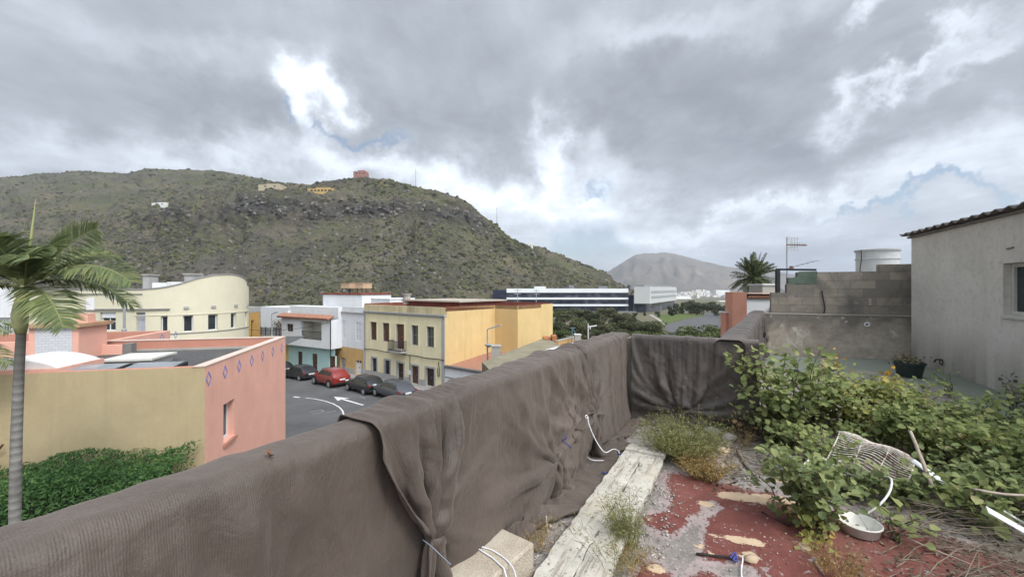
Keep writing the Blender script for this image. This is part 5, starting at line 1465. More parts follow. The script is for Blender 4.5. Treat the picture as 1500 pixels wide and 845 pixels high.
# feather palm leaves
def frond(b, base, dirh, L, rise, droop, nl, leaf_l, leaf_w, twist=0.0, vee=.5, seed=0, m=0, mr=1, tipdroop=0.0, r0=.022):
    r_ = np.random.default_rng(seed)
    dh = np.array((dirh[0], dirh[1], 0.0)); dh /= np.linalg.norm(dh); sdw = np.array((-dh[1], dh[0], 0))
    t = np.linspace(0, 1, 26)
    pts = base + dh[None] * (L * t * (1 - .12 * t))[:, None] * math.cos(rise) + np.array((0, 0, 1))[None] * (L * (math.sin(rise) * t - droop * t ** 2.2))[:, None]
    b.tube(pts, np.linspace(r0, .004, 26), 5, mr)
    for i in range(nl):
        tt_ = .10 + .90 * (i + .5) / nl
        k = tt_ * 25; i0 = min(24, int(k)); p = pts[i0] + (pts[i0 + 1] - pts[i0]) * (k - i0)
        tg = pts[i0 + 1] - pts[i0]; tg /= np.linalg.norm(tg)
        up = np.cross(sdw, tg); up = up if up[2] > 0 else -up
        ll = leaf_l * (math.sin(math.pi * min(1, tt_ * .78 + .16)) ** .7) * r_.uniform(.85, 1.1)
        for sg in (-1, 1):
            sw = sdw * sg * math.cos(twist) + up * sg * math.sin(twist)
            d = sw * r_.uniform(.75, .95) + tg * r_.uniform(.45, .75) + up * (vee * r_.uniform(.5, 1.2)); d /= np.linalg.norm(d)
            wv = np.cross(d, up); wv /= np.linalg.norm(wv) + 1e-9
            dr = np.array((0, 0, -1.0)) * ll * (tipdroop + r_.uniform(.05, .25))
            a = p; c = p + d * ll * .5 + dr * .18; e = p + d * ll + dr
            hw = wv * leaf_w * .5
            b.add([a - hw * .5, a + hw * .5, c + hw, c - hw, e], [(0, 1, 2, 3), (3, 2, 4)], m)

palm_leaf = leafmat('palm_leaflets', [(.05, (.075, .105, .055)), (.4, (.145, .185, .080)), (.75, (.22, .25, .10)), (.95, (.34, .33, .14))], .4, .5)
rach = plain('palm_rachis', (.22, .24, .10), .15, 5, .6, 0)
def trunk_mat():
    t = NT('royal_palm_trunk')
    n = t.noise(3, 6, .6); sx = t.n.new('ShaderNodeTexWave'); sx.wave_type = 'BANDS'; sx.bands_direction = 'Z'
    t.l.new(t.tc(), sx.inputs[0]); sx.inputs['Scale'].default_value = 2.2; sx.inputs['Distortion'].default_value = 2.0; sx.inputs['Detail'].default_value = 3
    c = t.ramp(n, [(.3, (.14, .135, .125)), (.7, (.27, .26, .24))]); c = t.mix(t.rng(sx.outputs[0], .55, .9, 0, .55), c, (.12, .11, .10))
    sep = t.n.new('ShaderNodeSeparateXYZ'); t.l.new(t.tc(), sep.inputs[0])
    c = t.mix(t.rng(t.math('ADD', sep.outputs[2], t.math('MULTIPLY', t.math('SUBTRACT', n, .5), 1.2)), 4.0, 4.9, 0, .75), c, (.075, .07, .06))
    return t.done(c, .9, t.bump(sx.outputs[0], .3, .02))
PD = 7.6
px0, py0, pz0 = P(22, 1000, PD)
top_p = np.array(P(31, 452, PD)); foot = np.array((px0, PD, 3.0))
rp = thing('royal_palm', tuple(foot), 'slender grey trunked palm with yellow green crownshaft at left', 'palm tree')
b = MB()
cpts = [foot - (0, 0, .3), np.array(P(22, 845, PD)), np.array(P(22, 740, PD)), np.array(P(24, 640, PD)), np.array(P(28, 540, PD)), np.array(P(31, 488, PD))]
b.tube(cpts, [.12, .090, .082, .078, .070, .066], 16); b.build('trunk', trunk_mat(), rp, smooth=True)
b = MB(); b.tube([np.array(P(31, 489, PD)), np.array(P(30, 478, PD)), np.array(P(29, 462, PD)), np.array(P(31, 448, PD)), np.array(P(33, 436, PD)), np.array(P(36, 418, PD))], [.07, .10, .115, .105, .08, .05], 14)
b.build('crownshaft', plain('crownshaft_green', (.36, .36, .17), .2, 3, .5, .1, stain=.5, stain_col=(.34, .22, .10), stain_scale=2.5), rp, smooth=True)
crown = np.array(P(36, 420, PD))
specs = [  # azimuth (deg, 0 = right), length, rise, droop, twist
 (2, 2.25, .86, .28, 1.45), (-4, 2.75, .50, .45, .5), (-24, 1.75, .10, .50, .3), (60, 2.3, .85, .5, .4), (110, 2.3, .8, .5, .3), (150, 2.4, .85, .55, .4), (178, 2.4, .5, .55, .2),
 (205, 2.4, .75, .55, .3), (240, 2.0, .9, .4, .3), (285, 1.7, 1.05, .4, .3), (322, 2.0, .75, .45, .4), (190, 2.0, .18, .6, .2), (26, 1.9, .40, .6, .3), (340, 2.1, .95, .5, .7), (165, 2.1, 1.05, .5, .8)]
for i, (az, L, rise, dr, tw) in enumerate(specs):
    b = MB(); d = (math.cos(R(az)), math.sin(R(az)))
    frond(b, crown, d, L, rise, dr, 74, .58, .040, tw, .30, 100 + i, 0, 1, .12)
    b.build('frond', [palm_leaf, rach], rp)
b = MB(); b.tube([crown - (0, 0, .1), np.array(P(44, 360, PD)), np.array(P(52, 294, PD))], [.035, .024, .004], 6); b.build('spear_leaf', plain('spear_leaf_green', (.28, .30, .12), .1, 4), rp, smooth=True)
# second palm, only its frond tips reach into view at the left edge
r2 = thing('low_palm', P(-70, 600, 10.5), 'palm outside the left edge with only dark frond tips showing', 'palm tree')
b = MB(); cbase = np.array(P(-75, 500, 10.5)); b.tube([(cbase[0], cbase[1], 3.0), tuple(cbase)], [.16, .1], 10); b.build('trunk', bark, r2)
for i, (az, rise) in enumerate(((10, .6), (-20, .35), (40, .7), (120, .6), (200, .6), (280, .6), (-50, .5), (0, .1))):
    b = MB(); frond(b, cbase, (math.cos(R(az)), math.sin(R(az))), 1.75, rise, .45, 40, .5, .04, .2, .3, 300 + i, 0, 1, .25); b.build('frond', [palm_leaf, rach], r2)

# ------------------------------------------------------------------ terrace frame: s along the long parapet, p to its right
DS = np.array((.504, .864)); DP = np.array((.864, -.504))
FLZ = CAMZ - 1.65
def sp2(s, p): return DS * s + DP * p
def to_sp(x, y): return (x * DS[0] + y * DS[1], x * DP[0] + y * DP[1])
def floor_pt(px, py):
    x, y, z = at_z(px, py, FLZ); return np.array((x, y, FLZ))
WT_ = CAMZ - .60                                                    # top of the parapet wall
SA = 5.25                                                           # where the long parapet turns right
Bc = np.array((2.60, 4.62)); Cc = np.array((6.45, 10.5))
bc = (Cc - Bc); LBC = float(np.linalg.norm(bc)); bc /= LBC
conc_wall = plain('parapet_render', (.27, .25, .22), .15, 2, .95, .3, 30, stain=.5)
pw = thing('parapet_wall', (*sp2(0, -1.5), FLZ), 'low rendered roof parapet almost wholly hidden under brown netting', 'wall')
b = MB()
outl = [sp2(-5, -1.445), sp2(SA, -1.445), Bc, Cc]
nbc = np.array((-bc[1], bc[0]))
outer = [sp2(-5, -1.60), sp2(SA + .2, -1.60), Bc + nbc * .26 + DS * .20, Cc + nbc * .26]
for i in range(3):
    q = [outl[i], outl[i + 1], outer[i + 1], outer[i]]
    b.hexa([tuple(p) for p in q], FLZ - .3, WT_ - .030)
b.build('wall', conc_wall, pw)
tb = MB(); tb.hexa([tuple(p) for p in [sp2(-5, -1.6), sp2(-5, 6), sp2(14, 6), sp2(14, .3), Cc + nbc * .26, Bc + nbc * .26 + DS * .2, sp2(SA + .2, -1.6)]], -.5, FLZ - .05)
tb.build('terrace_base', conc_wall, kind='structure')

# ------------------------------------------------------------------ terrace floor
fs_ = np.concatenate([np.arange(-3, 1.4, .25), np.arange(1.4, 6.2, .03), np.arange(6.2, 13.4, .12)])
fp_ = np.concatenate([np.arange(-1.6, 2.0, .03), np.arange(2.0, 5.2, .12)])
SS, PP = np.meshgrid(fs_, fp_, indexing='ij')
X = DS[0] * SS + DP[0] * PP; Y = DS[1] * SS + DP[1] * PP
bumpz = .008 * fbm(X * 3, Y * 3, 0, 4, 8) + .004 * fbm(X * 14, Y * 14, 0, 3, 18)
Zf = FLZ + bumpz
def blobm(px, py, rx, ry, ang=0.0, pw_=1.0):
    c = floor_pt(px, py); dx, dy = X - c[0], Y - c[1]; ca, sa = math.cos(ang), math.sin(ang)
    u, v = dx * ca + dy * sa, -dx * sa + dy * ca
    return np.exp(-((u / rx) ** 2 + (v / ry) ** 2) ** (pw_ if pw_ <= 1 else .8))
inside = lambda a, lo, hi, w_: np.clip((a - lo) / w_, 0, 1) * np.clip((hi - a) / w_, 0, 1)
redm = np.clip((PP + .74) / .3, 0, 1) * np.clip((4.02 - SS - .1 * PP) / .28, 0, 1)
redm = redm * .74 + .13 * fbm(X * 2.2, Y * 2.2, 0, 4, 61)
redm = redm - .55 * blobm(1020, 770, .42, .10, .9) - .5 * blobm(1000, 820, .25, .1, 1.0) - .5 * blobm(1075, 835, .2, .12) - .35 * blobm(955, 800, .15, .12) + .5 * blobm(960, 760, .13, .1) 
cream_m = np.maximum.reduce([blobm(1090, 728, .25, .10, -.25, 1.6), blobm(1035, 738, .085, .05, 0, 1.6), blobm(1165, 735, .15, .08, -.3, 1.6), blobm(1092, 792, .19, .05, -.35, 1.6), blobm(1022, 798, .075, .03, 0, 1.6), blobm(1098, 815, .085, .05, 0, 1.6), blobm(1180, 800, .09, .05, .5, 1.6), blobm(1142, 704, .1, .06, 0, 1.4), blobm(962, 835, .06, .04), blobm(1040, 810, .05, .02), blobm(1215, 538, .55, .22, .1, 1.6), blobm(1268, 545, .3, .25, 0, 1.5)])
greenm = inside(SS, 9.0, 13.5, .8) * np.clip(.62 + .5 * fbm(X * .8, Y * .8, 0, 4, 77), 0, 1)
greenm = np.maximum(greenm, np.clip((PP - 2.4) / .5, 0, 1) * inside(SS, 7.0, 14, .6) * .8)
dirtm = np.maximum(np.clip((PP - .35) / .7, 0, 1) * np.clip((6.6 - SS) / 1.6, 0, 1), np.clip((SS - 4.0) / .5, 0, 1) * np.clip((7.5 - SS) / 1, 0, 1) * np.clip((PP + .6) / .4, 0, 1)) * np.clip(.75 + .5 * fbm(X * 2, Y * 2, 0, 4, 15), 0, 1)
dirtm = np.maximum(dirtm, np.clip((-.7 - PP) / .3, 0, 1) * np.clip(.35 + .5 * fbm(X * 2.5, Y * 2.5, 0, 4, 25), 0, 1) * (SS < 5))
Zf = Zf + .004 * (redm > .5) 
fv = np.stack([X, Y, Zf], -1).reshape(-1, 3)
ff_ = grid_faces(len(fs_), len(fp_))[:, ::-1]
cen = fv[ff_].mean(1); cs, cpp = to_sp(cen[:, 0], cen[:, 1])
rel = cen[:, :2] - Bc; sbc = rel @ bc; dbc = rel @ nbc
ff_ = ff_[~((cs > SA + .1) & (dbc > .1))]
def floor_mat():
    t = NT('terrace_floor')
    at = lambda n: t.attr(n).outputs['Fac']
    n1 = t.noise(1.2, 7, .6); n2 = t.noise(9, 7, .7); n3 = t.noise(48, 5, .7); n4 = t.noise(160, 3, .6)
    c = t.ramp(n1, [(.3, (.17, .152, .135)), (.5, (.235, .21, .19)), (.7, (.30, .275, .25))])
    c = t.mix(t.rng(n2, .42, .68, 0, .8), c, (.135, .118, .105))
    c = t.mix(t.rng(n3, .56, .66, 0, .8), c, (.42, .39, .36))
    c = t.mix(t.rng(n4, .40, .33, 0, .7), c, (.08, .07, .06))
    jag = t.math('MULTIPLY', t.math('SUBTRACT', t.noise(6, 10, .72), .5), .9)
    jag2 = t.math('MULTIPLY', t.math('SUBTRACT', t.noise(26, 6, .7), .5), .6)
    pinkish = t.mix(t.rng(n2, .35, .65), (.36, .28, .27), (.27, .22, .21))
    pm = t.rng(t.math('ADD', t.math('ADD', at('red'), jag), jag2), .22, .30)
    c = t.mix(t.math('MULTIPLY', pm, .75), c, pinkish)
    redc = t.ramp(n2, [(.25, (.105, .036, .029)), (.5, (.145, .046, .037)), (.75, (.19, .072, .058))])
    redc = t.mix(t.rng(n1, .5, .7, 0, .45), redc, (.24, .115, .09))
    rm = t.rng(t.math('ADD', t.math('ADD', at('red'), jag), jag2), .42, .46)
    flk = t.rng(t.math('ADD', t.noise(11, 9, .75), t.math('MULTIPLY', jag2, .35)), .60, .62)
    c = t.mix(t.math('MULTIPLY', rm, t.math('SUBTRACT', 1.0, flk)), c, redc)
    cm = t.rng(t.math('ADD', at('cream'), t.math('ADD', t.math('MULTIPLY', t.math('SUBTRACT', t.noise(9, 10, .75, t.mapped((1, 1, 1), (4, 2, 0))), .5), 1.9), t.math('MULTIPLY', jag2, 1.2))), .50, .53)
    creamc = t.ramp(n2, [(.3, (.42, .31, .20)), (.7, (.55, .42, .29))])
    c = t.mix(cm, c, creamc)
    gm = t.rng(t.math('ADD', at('green'), t.math('MULTIPLY', jag, .8)), .35, .6)
    c = t.mix(t.math('MULTIPLY', gm, .75), c, t.mix(n2, (.10, .135, .105), (.22, .25, .20)))
    dm = t.rng(t.math('ADD', at('dirt'), jag), .35, .75)
    c = t.mix(t.math('MULTIPLY', dm, .85), c, t.mix(t.rng(n3, .35, .65), (.075, .06, .045), (.16, .135, .105)))
    h = t.math('ADD', t.math('MULTIPLY', n3, .6), t.math('MULTIPLY', rm, .5))
    h = t.math('ADD', h, t.math('MULTIPLY', cm, -.4))
    h = t.math('ADD', h, t.math('MULTIPLY', n4, .35))
    return t.done(c, t.rng(rm, 0, 1, .93, .75), t.bump(h, .55, .012))
fl = mk('terrace_floor', fv, ff_, floor_mat(), smooth=True, kind='structure')
add_attr(fl, 'red', redm); add_attr(fl, 'cream', cream_m); add_attr(fl, 'green', greenm); add_attr(fl, 'dirt', dirtm)

# pebbles, chips and crumbs along the foot of the wall
def crumbs(n, srange, prange, size, name, mat, seed, skip=None):
    r = np.random.default_rng(seed); s_ = r.uniform(*srange, n); p_ = r.uniform(*prange, n)
    k = fbm(s_ * 1.6, p_ * 1.6, 0, 3, seed) + r.uniform(-.5, .9, n) > 0
    s_, p_ = s_[k], p_[k]; xy = DS[None] * s_[:, None] + DP[None] * p_[:, None]
    sz = size * r.uniform(.3, 1.0, len(s_)) ** 2.2 + .0025
    return tufts(np.concatenate([xy, np.full((len(s_), 1), FLZ + .004)], 1) + np.array((0, 0, 1)) * sz[:, None] * .25, sz, name, mat, .5, seed)
peb = NT('pebble_mix'); g_ = peb.new('ShaderNodeNewGeometry')
pebm = peb.done(peb.ramp(g_.outputs['Random Per Island'], [(.1, (.10, .085, .07)), (.45, (.22, .20, .17)), (.8, (.38, .35, .31)), (.97, (.55, .52, .48))]), .95)
crumbs(5200, (1.6, 5.2), (-1.35, -.45), .0075, 'gravel', pebm, 5)
crumbs(1300, (2.2, 5.2), (-.6, .5), .005, 'gravel', pebm, 6)
crumbs(1500, (4.0, 6.2), (-.5, .9), .011, 'gravel', pebm, 7)

# ------------------------------------------------------------------ the brown shade netting: cloth settled over the wall
def net_mat(name, c0, c1, c2):
    t = NT(name)
    uv = t.tc('UV'); n1 = t.noise(1.6, 6, .6); n2 = t.noise(260, 2, .6)
    def weave(scale, direction):
        wv = t.n.new('ShaderNodeTexWave'); wv.wave_type = 'BANDS'; wv.bands_direction = direction
        t.l.new(uv, wv.inputs[0]); wv.inputs['Scale'].default_value = scale; wv.inputs['Distortion'].default_value = .35; wv.inputs['Detail'].default_value = 1
        return wv.outputs[0]
    rib = weave(44, 'X'); wf = weave(70, 'Y')
    c = t.ramp(n1, [(.3, c0), (.5, c1), (.7, c2)])
    c = t.mix(t.rng(rib, .15, .6, .22, 0), c, mul(c0, .40))
    c = t.mix(t.rng(t.noise(.9, 8, .65), .52, .7, 0, .35), c, (.165, .125, .105))
    c = t.mix(t.rng(n2, .5, .75, 0, .30), c, mul(c2, 1.7))
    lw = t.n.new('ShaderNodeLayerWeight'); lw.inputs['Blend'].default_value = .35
    c = t.mix(t.math('MULTIPLY', lw.outputs['Facing'], .22), c, mul(c2, 1.7))  # paler at grazing angles: sheen painted into the net colour
    wr_ = t.math('ABSOLUTE', t.math('SUBTRACT', t.noise(1.0, 5, .55, t.mapped((7, 2.6, 1), rot=(0, 0, .25), src=uv), .4), .5))
    wr_ = t.math('MULTIPLY', t.rng(wr_, 0, .12, 1, 0, True), t.rng(t.noise(1.3, 3), .4, .6))
    nr = t.bump(t.math('ADD', rib, t.math('MULTIPLY', wf, .4)), .22, .004, t.bump(wr_, .32, .012, t.bump(t.noise(16, 6, .65), .45, .02)))
    t.done(c, .60, nr, spec=.4)
    t.bsdf.inputs['Sheen Weight'].default_value = .16; t.bsdf.inputs['Sheen Roughness'].default_value = .5
    t.bsdf.inputs['Sheen Tint'].default_value = (.78, .70, .64, 1)
    return t.m
netm = net_mat('brown_shade_net', (.046, .034, .0265), (.069, .0525, .042), (.100, .078, .064))
netd = net_mat('dark_shade_net', (.041, .033, .029), (.053, .044, .039), (.070, .059, .053))

def settle(L, prof, pins_top, gathers, slack, ds=.03, steps=170, iters=7, seed=1, wall=(.18, 1.07), bottom=.0, floor=.012, edge_fix=(True, True), edge_all=False, hems=None, laps=None):
    """cloth over a wall in local axes: x along, y outward (+ = terrace side), z up from the floor.
    prof: (hang outside, wall thickness, length down the inside)"""
    T, H = wall
    out, T2, inn = prof
    Lq = out + T2 + inn; ni = int(L / ds) + 1; nj = int(Lq / ds) + 1
    xs_ = np.linspace(0, L, ni); q = np.linspace(0, Lq, nj); dq = q[1] - q[0]; dx = xs_[1] - xs_[0]
    r = np.random.default_rng(seed)
    Yp = np.where(q < out, -T - .012, np.where(q < out + T2, -T + (q - out) / T2 * T, .014))
    Zp = np.where(q < out, H - (out - q), np.where(q < out + T2, H + .012, np.maximum(H - (q - out - T2), floor)))
    ex = np.maximum(0, (q - out - T2) - (H - floor)); Yp = Yp + ex
    Pn = np.zeros((ni, nj, 3)); Pn[..., 0] = xs_[:, None]; Pn[..., 1] = Yp[None]; Pn[..., 2] = Zp[None]
    nz_ = fbm(xs_[:, None] * 2.3 + .7 * q[None], q[None] * .9, 0, 4, seed) * .045
    Pn[..., 1] += np.where(q[None] > out + T2, np.abs(nz_) * 1.3, 0); Pn[..., 2] += np.where((q[None] >= out) & (q[None] <= out + T2), np.abs(nz_) * .25, 0)
    prev = Pn.copy(); start = Pn.copy()
    sl_ = slack(xs_[:-1]) if callable(slack) else np.full(ni - 1, slack)
    rs = (dx * sl_)[:, None] * np.ones((1, nj)); rq = np.full((ni, nj - 1), dq)
    top = (q > out * .4) & (q < out + T2 + .01)
    inv = np.ones((ni, nj)); 
    inv[:, q <= out * .4] = 0.0
    if edge_fix[0]: inv[0, q < out + T2 + .15] = 0
    if edge_fix[1]: inv[-1, q < out + T2 + .15] = 0
    if edge_all: inv[0] = 0; inv[-1] = 0
    G = []
    hq = H - (q - out - T2)                                          # height of each row on the inner face
    for (gx, w_, yo, zt_, wob) in (hems or []):
        i = np.nonzero(np.abs(xs_ - gx) < w_)[0]; j = np.full(len(i), nj - 1); inv[i, j] = 0
        fz = zt_ + wob * fbm(xs_[i] * 2.2, 3.3, 0, 3, seed); fy = yo + wob * .9 * fbm(xs_[i] * 3.1, 7.7, 0, 3, seed + 2)
        G.append((i, j, start[i, j].copy(), np.stack([xs_[i], fy, np.maximum(fz, floor)], 1)))
    for (gx, gh, w_, yo, zt_, wq) in gathers:
        m = (np.abs(xs_[:, None] - gx) < w_) & (np.abs(hq[None] - gh) < wq) & (q[None] > out + T2)
        i, j = np.nonzero(m)
        if len(i) == 0: continue
        inv[i, j] = 0
        fx = gx + (xs_[i] - gx) * .10
        fy = yo + .030 * np.sin((xs_[i] - gx) / w_ * 15.0) + .010 * r.uniform(-1, 1, len(i))
        fz = zt_ + (hq[j] - gh) * .5 + .012 * np.cos((xs_[i] - gx) / w_ * 7)
        G.append((i, j, start[i, j].copy(), np.stack([fx, fy, fz], 1)))
    def con(A, B, wa, wb, rest, k):
        d = B - A; L_ = np.sqrt((d * d).sum(-1)) + 1e-9; ws = wa + wb + 1e-9
        c = (k * (L_ - rest) / L_ / ws)[..., None] * d
        A += c * wa[..., None]; B -= c * wb[..., None]
    dg = math.hypot(dx, dq)
    for st in range(steps):
        a = min(1.0, st / (steps * .55)); a = a * a * (3 - 2 * a)
        vel = (Pn - prev) * .93
        vel[..., :] = np.clip(vel, -.02, .02)
        vel[:, top] *= .25
        prev = Pn.copy()
        Pn = Pn + vel * (inv > 0)[..., None]
        Pn[..., 2] -= (.0011 * (inv > 0))
        for (i, j, s0, tg) in G: Pn[i, j] = s0 + (tg - s0) * a
        for it in range(iters):
            for o in (0, 1):
                n = (ni - 1 - o + 1) // 2; A = Pn[o:o + 2 * n:2][:n]; B = Pn[o + 1::2][:n]; n = min(len(A), len(B))
                con(A[:n], B[:n], inv[o::2][:n], inv[o + 1::2][:n], rs[o::2][:n], .9)
            for o in (0, 1):
                A = Pn[:, o::2]; B = Pn[:, o + 1::2]; n = min(A.shape[1], B.shape[1])
                con(A[:, :n], B[:, :n], inv[:, o::2][:, :n], inv[:, o + 1::2][:, :n], rq[:, o::2][:, :n], 1.0)
            for o in (0, 1):
                A = Pn[o:-1:2, :-1]; B = Pn[o + 1::2, 1:]; n = min(len(A), len(B))
                con(A[:n], B[:n], inv[o:-1:2, :-1][:n], inv[o + 1::2, 1:][:n], dg * 1.03, .25)
                A = Pn[o:-1:2, 1:]; B = Pn[o + 1::2, :-1]; n = min(len(A), len(B))
                con(A[:n], B[:n], inv[o:-1:2, 1:][:n], inv[o + 1::2, :-1][:n], dg * 1.03, .25)
            if it % 2 == 0:
                for o in range(4):                                   # stiffness against sharp creases
                    A = Pn[o::4]; B = Pn[o + 2::4]; n = min(len(A), len(B))
                    if n: con(A[:n], B[:n], inv[o::4][:n], inv[o + 2::4][:n], 2 * dx * np.ones((n, nj)), .10)
                    A = Pn[:, o::4]; B = Pn[:, o + 2::4]; n = min(A.shape[1], B.shape[1])
                    if n: con(A[:, :n], B[:, :n], inv[:, o::4][:, :n], inv[:, o + 2::4][:, :n], 2 * dq * np.ones((ni, n)), .25)
            ins = (Pn[..., 1] < .010) & (Pn[..., 1] > -T - .010) & (Pn[..., 2] < H + .010)
            dt = H + .010 - Pn[..., 2]; di = .010 - Pn[..., 1]; do = Pn[..., 1] + T + .010
            mt_ = ins & (dt <= di) & (dt <= do); mi = ins & ~mt_ & (di <= do); mo = ins & ~mt_ & ~mi
            Pn[..., 2] = np.where(mt_, H + .010, Pn[..., 2]); Pn[..., 1] = np.where(mi, .010, np.where(mo, -T - .010, Pn[..., 1]))
            low_ = Pn[..., 2] < floor
            Pn[..., 2] = np.where(low_, floor, Pn[..., 2])
    # creases the cloth keeps from being handled: narrow, slanting, running over the top
    xx, qq = np.repeat(xs_[:, None], nj, 1), np.repeat(q[None], ni, 0)
    cr = 0
    for k_, (fa, sh, fb, am, wd_) in enumerate(((2.1, .9, .5, .016, .10), (2.6, -.8, .6, .014, .09), (5.5, .3, .8, .008, .14), (4.2, -1.6, 1.0, .007, .12))):
        nf = fbm(xx * fa + qq * sh * fa, qq * fb - xx * .2, 0, 3, seed * 7 + k_)
        msk = np.clip(.5 + 1.2 * vnoise(xx * 1.1, qq * 1.3, 0, seed * 5 + k_), 0, 1)
        cr = cr + am * np.exp(-(nf / wd_) ** 2) * msk
    cr = cr * .85 + .005 * fbm(xx * 8, qq * 5, 0, 3, seed + 40)
    for k_, (gx, gh, w_, yo, zt_, wq) in enumerate(gathers):           # pleats fanning out from each tie
        ddx = xx - gx; ddz = np.where(qq > out + T2 * .5, H - (qq - out - T2), H + (out + T2 - qq) * .6) - gh
        dist = np.hypot(ddx, ddz); th = np.arctan2(ddx, ddz) + .10 * fbm(xx * 2, qq * 2, 0, 2, seed + k_)
        ridge = (1 - np.abs(np.sin(th * 5.2 + k_ * 1.3))) ** 2.6 + .45 * (1 - np.abs(np.sin(th * 11 + k_))) ** 3
        cr = cr + .046 * ridge * np.clip(dist / .25, .2, 1) * np.exp(-(dist / .80) ** 2) * np.where(ddz > -.05, 1, .6) * np.clip(w_ / .2, .5, 1)
    for (x0_, sl2, am, wd_) in (laps or []):                            # folds laid over the top and hanging down
        dd_ = xx - x0_ - sl2 * (qq - out) - .03 * fbm(qq * 2.2 + x0_, x0_ * 9, 0, 2, seed)
        cr = cr + am * 1.35 * np.where(dd_ > 0, np.exp(-(dd_ / (wd_ * 2.6)) ** 2), np.exp(-(dd_ / (wd_ * .55)) ** 2)) * np.clip(1.15 - .5 * (qq - out), .35, 1) * np.clip((qq - out - T2 * .9) / .14, .10, 1)
    cr = cr * np.clip(xx / .22, .12, 1) * np.clip((L - xx) / .15, .12, 1)
    dxv = np.gradient(Pn, axis=0); dqv = np.gradient(Pn, axis=1); nn = np.cross(dxv, dqv); nn /= np.linalg.norm(nn, axis=-1)[..., None] + 1e-9
    mid_ = nj // 2
    if (nn[:, mid_:int(nj * .75), 1]).mean() < 0: nn = -nn
    Pn = Pn + nn * cr[..., None]
    Pn[..., 2] = np.maximum(Pn[..., 2], floor)
    uvx = np.repeat(np.concatenate([[0], np.cumsum(dx * sl_)])[:, None], nj, 1); uvy = np.repeat(q[None], ni, 0)
    return Pn, uvx, uvy
def net_object(name, res, origin, ax, ay, mat, label, z0=FLZ, thick=.004):
    Pn, ux, uy = res; ni, nj = ux.shape
    W_ = np.zeros((ni, nj, 3)); W_[..., 0] = origin[0] + ax[0] * Pn[..., 0] + ay[0] * Pn[..., 1]; W_[..., 1] = origin[1] + ax[1] * Pn[..., 0] + ay[1] * Pn[..., 1]; W_[..., 2] = z0 + Pn[..., 2]
    f = grid_faces(ni, nj)
    o = mk(name, W_.reshape(-1, 3), f, mat, smooth=True)
    uvl = o.data.uv_layers.new(name='UVMap'); li = np.zeros(len(o.data.loops), np.int32); o.data.loops.foreach_get('vertex_index', li)
    uvs = np.stack([ux.ravel(), uy.ravel()], 1)[li]; uvl.data.foreach_set('uv', uvs.astype(np.float32).ravel())
    m1 = o.modifiers.new('smooth', 'SUBSURF'); m1.levels = 1; m1.render_levels = 1
    m2 = o.modifiers.new('thickness', 'SOLIDIFY'); m2.thickness = thick; m2.offset = 0
    return tag(o, label, 'shade net')
HW_ = WT_ - FLZ
# first net: plain, nearest the viewer
S_A0, S_A1 = -1.2, 3.2
o0 = sp2(S_A0, -1.42)
resA = settle(S_A1 - S_A0, (.22, .18, 1.06), None, [(1.30, .16, .16, .03, .16, .03)], lambda x: 1.03 + .03 * np.sin(x * 3) ** 2, seed=3, wall=(.18, HW_), steps=130, laps=[(.55, .12, .016, .05), (1.10, -.05, .012, .04), (1.46, .16, .042, .045), (1.57, .28, .026, .025), (1.84, .05, .036, .04), (1.91, .0, .022, .022), (1.72, .10, .014, .02), (2.2, .12, .010, .04), (2.35, -.06, .010, .04)])
net_object('shade_net', resA, o0, DS, DP, netm, 'brown shade net with a plain smooth drop, nearest on the long parapet')
# second net: gathered twice and tied down over the far half
S_B0, S_B1 = 1.21, SA + .10
o1 = sp2(S_B0, -1.385)
def gs(s): return s - S_B0
resB = settle(S_B1 - S_B0, (.24, .21, 1.42), None, [(gs(1.52), .47, .40, .05, .46, .03), (gs(2.86), .36, .22, .10, .34, .03), (gs(3.27), .45, .16, .07, .45, .03), (gs(3.78), .47, .26, .09, .46, .03)], lambda x: 1.10 + .16 * np.exp(-((x - .4) / .5) ** 2) + .14 * np.exp(-((x - 2.3) / .7) ** 2), ds=.024, hems=[(gs(2.25), .40, .09, .17, .06), (gs(3.65), .62, .40, .012, .05), (gs(4.7), .3, .12, .012, .03)], laps=[(.62, -.22, .020, .04), (.78, -.34, .016, .03), (1.30, -.05, .018, .05), (1.75, .02, .020, .05), (2.20, .02, .016, .04), (2.62, .06, .020, .05), (2.95, -.03, .016, .04), (3.3, .05, .018, .04), (3.75, .0, .018, .04)], seed=8, wall=(.23, HW_ + .012), steps=210)
net_object('shade_net', resB, o1, DS, DP, netm, 'brown shade net gathered into tied bunches over the far half of the long parapet')
# third net: dark, across the corner and on along the last stretch
oc = sp2(SA - .02, -1.30); eu = (Bc - oc); LAB = float(np.linalg.norm(eu)); eu /= LAB; ev = np.array((eu[1], -eu[0]))
resC = settle(LAB + .16, (.2, .18, 1.14), None, [(.62, .17, .24, .06, .19, .03)], 1.10, ds=.024, seed=12, wall=(.18, HW_), steps=150, edge_all=True)
net_object('shade_net', resC, oc, eu, ev, netd, 'dark shade net pulled to one tie across the short corner parapet')
evb = np.array((bc[1], -bc[0]))
resD = settle(LBC + .25, (.30, .26, 1.0), None, [(1.2, .55, .2, .05, .5, .03), (6.6, .7, .35, .06, .6, .05), (5.9, .5, .3, .05, .5, .05)], 1.05, ds=.045, seed=15, laps=[(.5, .03, .022, .05), (1.1, -.02, .020, .06), (1.6, .05, .026, .05), (2.3, .02, .02, .06), (3.1, .0, .024, .06), (4.0, .04, .024, .06), (5.0, .0, .024, .06), (6.2, .0, .03, .07)], wall=(.26, HW_ + .004), steps=110, edge_all=True)
net_object('shade_net', resD, Bc - bc * .06, bc, evb, netd, 'dark shade net with lapped folds on the far receding parapet')

